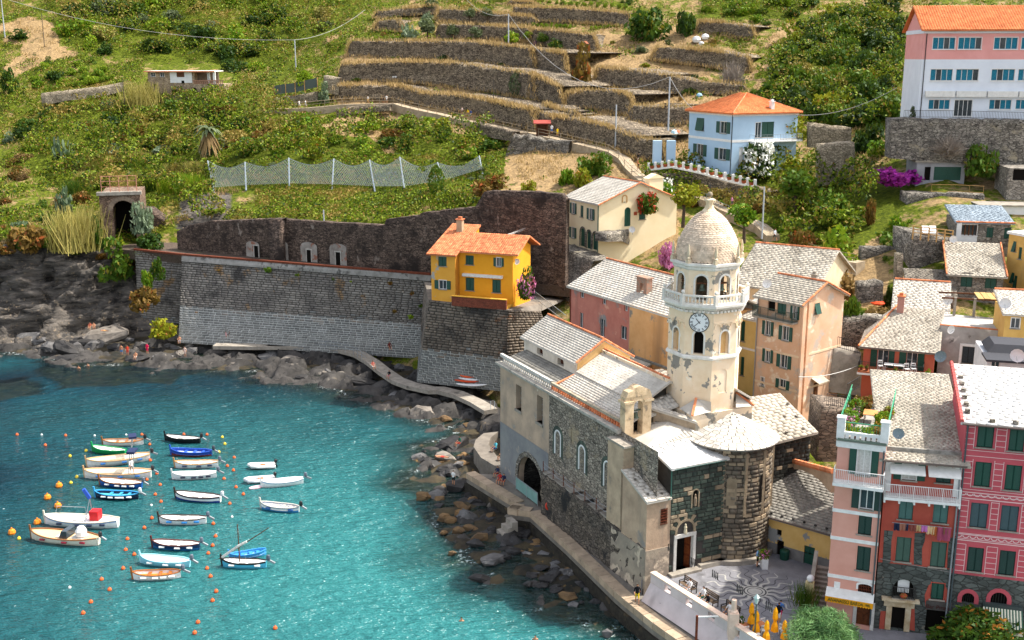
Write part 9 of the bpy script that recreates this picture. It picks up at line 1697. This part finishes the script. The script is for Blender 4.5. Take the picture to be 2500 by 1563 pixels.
for k,(y,x0,x1,h)in enumerate(((1415,1440,1580,'#e05a24'),(1432,1430,1610,'#e8e8e6'),(1445,1405,1595,'#dd4f22'),(1470,1415,1620,'#ecebe8'),(1422,1470,1560,'#d8e0e4'))):
 A,B=atZ(*q('B2',x0,y),3.5-k*.28),atZ(*q('B2',x1,y+6),3.5-k*.28);mb=MB();V,F=[],[];d=(B-A);L=d.length
 for i in range(9):f=-1+i/4;w_=.36*max(.03,1-f*f)**.7;mb_=[(f*L/2,w_*math.cos(t),.17*math.sin(t)*(1-.5*f*f)+.16*f*f)for t in np.arange(6)*math.pi/3];V+=mb_
 mb.add(V,[(i*6+j,i*6+(j+1)%6,i*6+6+(j+1)%6,i*6+6+j)for i in range(8)for j in range(6)]);o=mb.build('kayak',flat('kayak_'+h[1:],h));o.location=(A+B)/2-Vector((0,.9,0));o.rotation_euler=(0,0,math.atan2(d.y,d.x));tag(o,['orange kayak on top of the rack under the bastion','white kayak second from the top of the rack','orange kayak in the middle of the rack','white kayak lowest on the rack','pale blue kayak behind the orange ones'][k],'kayak')
for lab,c,x,y,Y in(('red lifebuoy hanging on the sea wall','B2',777,1183,162.6),('red lifebuoy on the wall beside the church arch','C2',1010,765,98.2)):
 p=atY(*q(c,x,y),Y);mb=MB()
 for k in range(12):a,b=2*math.pi*k/12,2*math.pi*(k+1)/12;mb.tube([(.4*math.cos(a),0,.4*math.sin(a)),(.4*math.cos(b),0,.4*math.sin(b))],.1,6)
 o=mb.build('lifebuoy',flat('lifebuoy_red','#d8432c'));o.location=p;tag(o,lab,'lifebuoy')
t=thing('barrier','glazed barrier with steel frame closing the arch under the church','barrier',CW(-.4,20.8,QZ),CYAW+rad(90));mb=MB();mb.box(-2.4,2.4,-.02,.02,.15,1.3);mb.build('glass_panel',M('pale_glass','#7fa39c','#6d938c',rough=.1),t);mb=MB()
for x in(-2.4,0,2.4):mb.bar((x,0,0),(x,0,1.4),.06)
mb.bar((-2.4,0,1.36),(2.4,0,1.36),.06);mb.build('frame',GALV,t)
mb=MB();a,b=atZ(*q('C2',655,285),.2),atZ(*q('C2',690,225),2.0)
for s_ in(-.25,.25):mb.tube([a+Vector((s_,0,0)),b+Vector((s_,0,0)),b+Vector((s_,.5,.9))],.04,5)
for k in range(4):p=a.lerp(b,k/4);mb.bar(p-Vector((.25,0,0)),p+Vector((.25,0,0)),.05)
o=mb.build('ladder',GALV);tag(o,'steel bathing ladder at the end of the shore path','ladder')
NP=[(507,393),(598,396),(705,386),(815,388),(902,391),(976,384),(1068,397),(1170,381)];NBt=[(522,458),(600,452),(706,448),(810,450),(915,455),(988,455),(1085,440),(1178,412)]
T_=[atY(x,y,Dt(x,y)-5.5)for x,y in NP];B_=[atY(x,y,Dt(x,y)-3.0)for x,y in NBt];t=thing('rockfall_net','long grey wire rockfall net on leaning steel posts above the railway','net',B_[0]);o_=B_[0]
for a,b in zip(T_,B_):mb=MB();mb.tube([b-o_-up,a-o_],.16,6,.12);mb.build('post',flat('net_post','#8f9aa0',.5),t)
mb=MB()
for(a0,b0),(a1,b1)in zip(list(zip(T_,B_)),list(zip(T_,B_))[1:]):
 a0,b0,a1,b1=[v-o_ for v in(a0,b0,a1,b1)];nu,nv=20,7;Pn_=lambda u,v:a0.lerp(a1,u).lerp(b0.lerp(b1,u),v)-up*(1-v)*1.2*math.sin(math.pi*u)+Vector((0,-.5*math.sin(math.pi*v),0))
 for i in range(nu):
  for j in range(nv):
   for e,f in(((i/nu,j/nv),((i+1)/nu,(j+1)/nv)),((i/nu,(j+1)/nv),((i+1)/nu,j/nv))):mb.bar(Pn_(*e),Pn_(*f),.032)
 for i in range(nu):mb.bar(Pn_(i/nu,0),Pn_((i+1)/nu,0),.09)
mb.build('wire_mesh',flat('net_wire','#7c8684',.6),t)['kind']='stuff'
def pole(lab,c,x,y0,y1,r,m,Y=None):
 Yb=Y or Dt(*q(c,x,y1))-.8;b=atY(*q(c,x,y1),Yb);h=(atY(*q(c,x,y0),Yb)-b).z;mb=MB();mb.tube([(0,0,-.5),(0,0,h)],r,7,r*.7);o=mb.build('utility_pole',m);o.location=b;tag(o,lab,'utility pole','utility poles');return b+up*h
PG,PDK=flat('pole_grey','#b3b9bd',.6),flat('pole_dark','#4b443c',.8)
p1=pole('grey utility pole beside the round lemon tree garden','A2',412,328,580,.16,PG);p2=pole('tall grey utility pole in the middle of the terraces','A2',2155,115,530,.17,PG);p3=pole('grey utility pole left of the blue house','A3',1447,632,1120,.17,PG);p4=pole('shorter grey pole beside the descending path','A3',1016,860,1225,.17,PG);p5=pole('pale pole at the top left corner','A1',40,-20,300,.17,PG)
for a in(('thin dark pole near the top left corner','A1',365,110,375),('dark wooden pole beside the vine terrace wall','A1',1030,655,945),('dark wooden pole at the fenced garden','A2',294,695,915),('dark wooden pole on the path right of the walkers','A2',2033,650,980)):pole(*a,.10,PDK)
p6=pole('railway pole with slanting brace above the niches','B2',532,310,575,.14,PG,172.5);p7=pole('pale pole beside the lane right of the dome','B4',165,155,480,.13,PG,146)
def wire(lab,a,b,sag,r=.04):mb=MB();mb.tube([a.lerp(b,f)-up*sag*4*f*(1-f)-a for f in np.linspace(0,1,13)],r,4,cap=False);o=mb.build('overhead_wire',flat('wire_grey','#b5b3ae',.7));o.location=a;tag(o,lab,'wire')
wire('wire from the tall pole up to the top edge',p2,atY(*q('A2',1780,-40),285),2);wire('long sagging wire across the terraces between two poles',p2,p3,7.5,.05);wire('wire from the grey pole to the blue house roof',p3,atY(*q('A3',1650,892),186),.5);wire('wire from the garden pole to the wooded slope',p1,atY(*q('A2',980,80),285),1.5);wire('wire from the top left pole to the garden pole',p5,p1,3);wire('cable from the cream house down to the yellow house',atY(*q('B3',490,280),163),atY(*q('B2',1690,492),146),.6,.05);wire('second cable running beside the first to the yellow house',atY(*q('B3',492,284),163.2),atY(*q('B2',1660,500),146),.8,.05);wire('wire from the blue house roof to the school terrace',atY(*q('A4',420,935),182),atY(*q('A4',1310,720),165),1.5);wire('cable from coral house to peach house',atY(*q('E2',730,365),112),atY(*q('E2',0,505),104),.4)
t=thing('kiosk','small wooden path kiosk with red sloping roof','kiosk',atY(*q('A3',415,1120),Dt(*q('A3',415,1120))-2.2));mb=MB()
for x in(-1,1):mb.box(x-.1,x+.1,-.6,.6,0,2.4)
mb.box(-1,1,.5,.6,0,2.4);mb.build('cabin',WOODM,t);mb=MB();mb.hexa([(-1.6,-1,2.3),(1.6,-1,2.3),(1.6,1,2.8),(-1.6,1,2.8)],[(-1.6,-1,2.45),(1.6,-1,2.45),(1.6,1,2.95),(-1.6,1,2.95)]);mb.build('roof',M('kiosk_red','#a0493f','#8a3c34'),t)
def blob(nm,lab,cat,c,x,y,r,h,sz=.8):o=MB().sphere((0,0,r*sz*.8),r,8,sz).build(nm,flat('stuff_'+h[1:],h,.8));px,py=q(c,x,y);o.location=atY(px,py,Dt(px,py)-.9);tag(o,lab,cat)
for a in(('wrapped_bale','white wrapped bale on the tawny terrace','bale','A2',1232,655,1.0,'#e3e2de'),('sack','white sack, left of the heap below the round bushes','sack','A3',1680,350,1.0,'#dedfe0'),('sack','white sack, upper right of the heap below the round bushes','sack','A3',1752,325,.9,'#e6e6e4'),('sack','small white sack at the foot of the heap','sack','A3',1720,372,.6,'#dadada'),('barrel','purple barrel among the lemon bushes','barrel','A3',357,380,.5,'#6a4a58',1.4),('water_tank','pale blue water tank left of the blue house','water tank','A3',1496,1128,.65,'#b9dbe6',1.2),('barrel','orange barrel beside the pale blue tank','barrel','A3',1525,1100,.5,'#d8724a'),('barrel','light blue barrel under the bare tree','barrel','A3',1704,800,.6,'#9cc8e0'),('tarpaulin','crumpled orange tarpaulin in the garden by the ruin','tarpaulin','E1',352,735,.9,'#e2521e',.35),('barrel','dark red barrel on the bank above the orange tree','barrel','A4',573,905,.55,'#8e2c3a')):blob(*a)
def dish(lab,c,x,y,Y,r=.45,h='#e9e9e6'):t=thing('satellite_dish',lab,'satellite dish',atY(*q(c,x,y),Y));mb=MB();mb.add([(rr*math.cos(k*math.pi/6),-dd,rr*math.sin(k*math.pi/6))for rr,dd in((.01,0),(r*.6,.05),(r,.16))for k in range(12)],[(i*12+k,i*12+(k+1)%12,i*12+12+(k+1)%12,i*12+12+k)for i in range(2)for k in range(12)]);mb.build('dish',flat('dish_'+h[1:],h,.5),t);mb=MB();mb.tube([(0,.02,0),(0,.25,-.1),(0,.3,-.8)],.03,5);mb.bar((0,-.1,-r*.8),(0,-.5,0),.03);mb.build('arm',GALV,t);t.rotation_euler=(0,0,rad(prng.uniform(-35,15)))
for a in(('white dish on the terrace wall of the cream house','B3',945,440,152),('white dish on the peach house roof','B4',195,800,111,.5),('white dish beside the white pier of the terrace house','B4',1450,505,133),('white dish above the attic house roof edge','B4',1410,912,118,.55),('white dish on the grey house roof tiles','B4',1428,1110,111),('large blue grey dish on the side of the coral house','B4',1360,1290,106,.6,'#7d939c'),('white dish on a pole at the small ochre house','B4',1800,935,105,.55),('large white dish beside the dark canopy','B4',1882,1285,92,.6),('grey blue dish on the white pier of the roof terrace','C4',670,358,75.5,.42,'#7f8f98'),('white dish on the side of the yellow house','B3',168,655,142,.4)):dish(*a)
t=thing('sun_deck','timber sun deck railing on top of the stone tower','railing',atY(*q('E1',675,85),134.5));o_=t.location;e_=atY(*q('E1',1040,130),134.5)-o_;TIM=M('raw_timber','#c29a63','#a37e4c',sc=5)
for k in range(6):p=e_*(k/5);mb=MB();mb.bar(p-up*.6,p+up*1.1,.14);mb.build('post',TIM,t)
for h in(.25,.65,1.05):mb=MB();mb.bar(up*h,e_+up*h,.1);mb.build('rail',TIM,t)
for x,l in((1262,'white sun lounger, left of two on the timber deck'),(1312,'white sun lounger, right of two on the timber deck')):
 t=thing('sun_lounger',l,'sun lounger',atY(*q('B4',x,475),136.5),rad(170),'white sun loungers');mb=MB();mb.box(-.4,.4,-.2,1.2,.3,.4);mb.build('seat',WHITE,t);mb=MB();mb.hexa([(-.4,-.2,.32),(.4,-.2,.32),(.4,-.1,.32),(-.4,-.1,.32)],[(-.4,-.75,1.0),(.4,-.75,1.0),(.4,-.65,1.0),(-.4,-.65,1.0)]);mb.build('backrest',WHITE,t)
t=thing('pergola','timber pergola roofed with bamboo mats beside the stone house','pergola',atY(*q('E1',1245,925),117),rad(-14));mb=MB()
for k in range(9):mb=MB();mb.box(.1+k*.62,.66+k*.62,-.3,3.2,3.0+.03*(k%2),3.06+.03*(k%2));mb.build('bamboo_mat',M('bamboo','#b99a63','#9a7d4c',sc=6,isl=.15),t)
for x in(-2.2,-.2,5.6):mb=MB();mb.bar((x,0,-.5),(x,0,3.0),.25);mb.build('post',CONCRETE if x<0 else WOODM,t)
mb=MB();mb.bar((-3.6,0,2.9),(5.8,0,2.9),.16);mb.bar((-3.6,3,2.9),(5.8,3,2.9),.16);mb.build('beam',WOODM,t)
F=lambda a,n,z:rb.O+rb.x*a-rb.y*n+up*z
t=thing('terrace_table','white plastic table on the coral house balcony','table',F(rb.W*.46,1.3,BALZ),rb.yaw);mb=MB();mb.box(-1.0,1.0,-.45,.45,.7,.76);mb.build('table_top',WHITE,t)
for x in(-.9,.9):mb=MB();mb.bar((x,-.35,0),(x,-.35,.7),.06);mb.bar((x,.35,0),(x,.35,.7),.06);mb.build('leg',WHITE,t)
for k,(f,n,l)in enumerate(((.27,1.4,'white garden chair left of the balcony table'),(.64,1.7,'white garden chair in front right of the balcony table'),(.73,1.3,'white garden chair at the right end of the balcony'))):seat(0,0,0,l);o=[x for x in COL.objects if x.name.startswith('chair')][-1];o.location=F(rb.W*f,n,BALZ);o.scale=(1.15,)*3
for k,f in enumerate((.02,.1,.5,.95)):pot(['potted flowers in the left corner of the coral balcony','potted geranium beside the left shutter of the coral balcony','potted cactus under the balcony table','tall potted palm at the right end of the coral balcony'][k],0,0,0,0,.32+.15*(k==3),'lime' if k!=1 else 'mid',pr=.18,ph=.3,fl='red' if k<2 else None,p=F(rb.W*f-.1,2.0,BALZ))
G=lambda a,n,z=zt:pp.O+pp.x*a+pp.y*n+up*(pp.zt+.5)
for k,(a,n,r,m_,fl)in enumerate(((.4,.8,.75,'yel',None),(1.1,.6,.55,'lime',None),(pp.W-1.3,.6,.7,'lime',None),(pp.W-.7,1.0,.6,'rust',None),(.4,2.2,.9,'olive','pink'),(.5,3.4,1.0,'lime',None),(.6,4.6,.8,'olive','pink'),(1.0,5.6,.9,'mid',None),(.6,6.6,.8,'lime','red'),(1.2,7.4,1.0,'rust',None),(pp.W-.5,2.6,.8,'yel',None),(pp.W-.5,3.8,.9,'lime',None),(pp.W-.3,5.2,.7,'rust','red'),(pp.W-.2,6.4,.6,'yel',None))):
 pot(['straw coloured potted grass in the left front corner','low green pot behind the front rail','bushy potted vine at the right front','small rusty potted plant by the right pier','large olive potted shrub on the left rail with pink flowers','lush green potted shrub on the left rail','potted oleander halfway along the left rail','dark green potted plant beside the table','potted geranium far along the left rail','tall reddish potted shrub at the back','yellow green potted shrub on the right rail','leafy potted shrub right of the table','potted red flowers at the roof edge','small potted plant at the back right'][k]+' of the roof garden',0,0,0,0,r,m_,pr=.25,ph=.35,fl=fl,p=G(a,n),n=450,s=.16)
t=thing('garden_table','orange wooden table in the middle of the roof garden','table',G(pp.W*.55,4.8),pp.yaw);mb=MB();mb.box(-.5,.5,-.7,.7,.7,.75);mb.build('table_top',M('table_orange','#c98a54','#b07442'),t)
for sx in(-.4,.4):
 for sy in(-.6,.6):mb=MB();mb.bar((sx,sy,0),(sx,sy,.7),.05);mb.build('leg',WOODM,t)
P=rh.P['F'];c0,z0=rh.at('F','C4',630,842);c1,z1=rh.at('F','C4',960,872);tl=thing('washing_line','washing line under the windows of the red house','washing line',rh.O,rh.yaw);mb=MB();mb.tube([P(c0,z0,-.5),P(c1,z0,-.5)],.02,4);mb.build('line',GALV,tl)
for k,(h,w_,d)in enumerate((('#232a44',.45,.55),('#a8705c',.5,.5),('#2a3350',.25,.5),('#8e4e44',.5,.5),('#c8a878',.4,.45),('#c878b8',.5,.45),('#d8b88c',.6,.6),('#c06a34',.3,.7),('#a04a64',.9,1.0),('#8c5c48',.4,.5))):
 a=c0+.15+(c1-c0-.5)*k/9.5;mb=MB();n=5;V=[(P(a+w_*i/n,z0-(d if j else 0)-.04*(i%2)*j,-.5-.05*math.sin(i*2.1)*(1+j)))for j in(0,1)for i in range(n+1)];mb.add(V,[(i,i+1,n+2+i,n+1+i)for i in range(n)]);o=mb.build('laundry',M('laundry_'+h[1:],h,sc=6));o.location=rh.O;o.rotation_euler=(0,0,rh.yaw);tag(o,['navy cloth at the left end','brown patterned cloth second from the left','narrow navy cloth','checked red brown cloth','tan patterned cloth','pink cloth','beige cloth with hanging corner','narrow orange cloth','large magenta checked cloth','brown cloth at the right end'][k]+' of the washing line','laundry')
def balustrade(lab,pts,n,m,planters=True):
 t=thing('balustrade',lab,'balustrade',pts[0]);o_=pts[0];mb=MB()
 for a,b in zip(pts,pts[1:]):mb.bar(a-o_+up*.1,b-o_+up*.1,.35,.3);mb.bar(a-o_+up*1.0,b-o_+up*1.0,.06)
 mb.build('rail',m,t);tot=len(pts)-1
 for k in range(n):
  f=tot*k/(n-1);i=min(int(f),tot-1);p=pts[i].lerp(pts[i+1],f-i)-o_;mb=MB();mb.bar(p,p+up*1.25,.4);mb.build('pier',m,t)
  if planters and k<n-1:f+=.5*tot/(n-1);i=min(int(f),tot-1);p=pts[i].lerp(pts[i+1],f-i);pot('terracotta planter with low greenery between the white piers',0,0,0,0,.5,prng.choice(['mid','lime']),pr=.4,ph=.45,p=p+up*.25,n=160,s=.3);[x for x in COL.objects if x.name.startswith('potted_plant')][-1]['group']='planters of the white balustrade'
balustrade('white balustrade with terracotta planters in front of the blue house',[atY(*q('A3',x,y),Y)for x,y,Y in((1290,1400,181),(1480,1375,179),(1700,1420,174),(1950,1490,169),(2160,1540,166))],15,WHITE)
for x,l in((1355,'pale blue gate pillar with red cap, left of two'),(1468,'pale blue gate pillar with red cap, right of two')):mb=MB();mb.box(-.7,.7,-.5,.5,-.5,4.2);o=mb.build('gate_pillar',BLU);o.location=atY(*q('A3',x,1365),183);tag(o,l,'gate pillar')
def irail(lab,c,pts,Y,h=1.0,sp=.2,m=IRON):P_=[atY(*q(c,x,y),yy)for(x,y),yy in zip(pts,Y)];t=thing('iron_railing',lab,'railing',P_[0]);o_=P_[0];mb=MB();[mb.bar(a-o_+up*k,b-o_+up*k,.05)for a,b in zip(P_,P_[1:])for k in(h,.1)];[mb.bar(a.lerp(b,i/n)-o_,a.lerp(b,i/n)-o_+up*h,.03)for a,b in zip(P_,P_[1:])for n in[max(1,int((b-a).length/sp))]for i in range(n+1)];mb.build('bars',m,t)
irail('grey iron railing along the school terrace edge','A4',[(1365,965),(1750,968),(2420,985)],(157.6,156.8,154.8));irail('black iron railing of the small stone terrace by the pink house','C4',[(268,205),(345,215),(445,232)],(95.6,95.5,95.4),1.1,.16);irail('dark railing of the stair above the stone terrace','C4',[(380,150),(450,105)],(99,102),1.1,.3);irail('thin dark railing in front of the arched doors of the cream house','B3',[(445,560),(560,600),(690,650)],(156.5,153.5,150),1.0,.25);irail('iron railing on the curved wall right of the peach house','B4',[(670,1235),(820,1275)],(112,112),1.2,.2);irail('green wire railing of the sea walk ramp beside the bastion','B3',[(285,900),(400,990),(500,1070)],(150,142,136),1.0,.5,GALV)
irail('wooden fence of the garden under the grey garage','B4',[(1300,190),(1460,190),(1650,200)],(151.5,151,150),1.0,1.6,TIM)
t=thing('garden_net_fence','dark netting fence with pale posts around the garden above the path','fence',atY(*q('A2',235,800),242));P_=[atY(*q('A2',x,y),242)-t.location for x,y in((235,800),(330,785),(408,778),(485,758),(590,735))]
for a in P_:mb=MB();mb.bar(a,a+up*2.6,.15);mb.build('post',TIM,t)
for a,b in zip(P_,P_[1:]):mb=MB();mb.bar(a+up*1.5,b+up*1.5,.04,1.9);mb.build('netting',flat('dark_netting','#4f5a54',.9),t)
for c,x0,y0,x1,y1,n in(('A1',390,740,930,640,14),('A3',340,215,640,230,9),('A3',820,245,1030,225,7),('A2',980,330,1240,320,7),('A3',250,15,1100,60,16)):
 for k in range(n):x,y=x0+(x1-x0)*k/(n-1),y0+(y1-y0)*k/(n-1);g=ground(*q(c,x,y))-Vector((0,.8,0));plant('grape_vine','leafy staked grape vine of the terrace rows','vine',g,.75,1.1,'bush','lime','staked vines on the terraces')
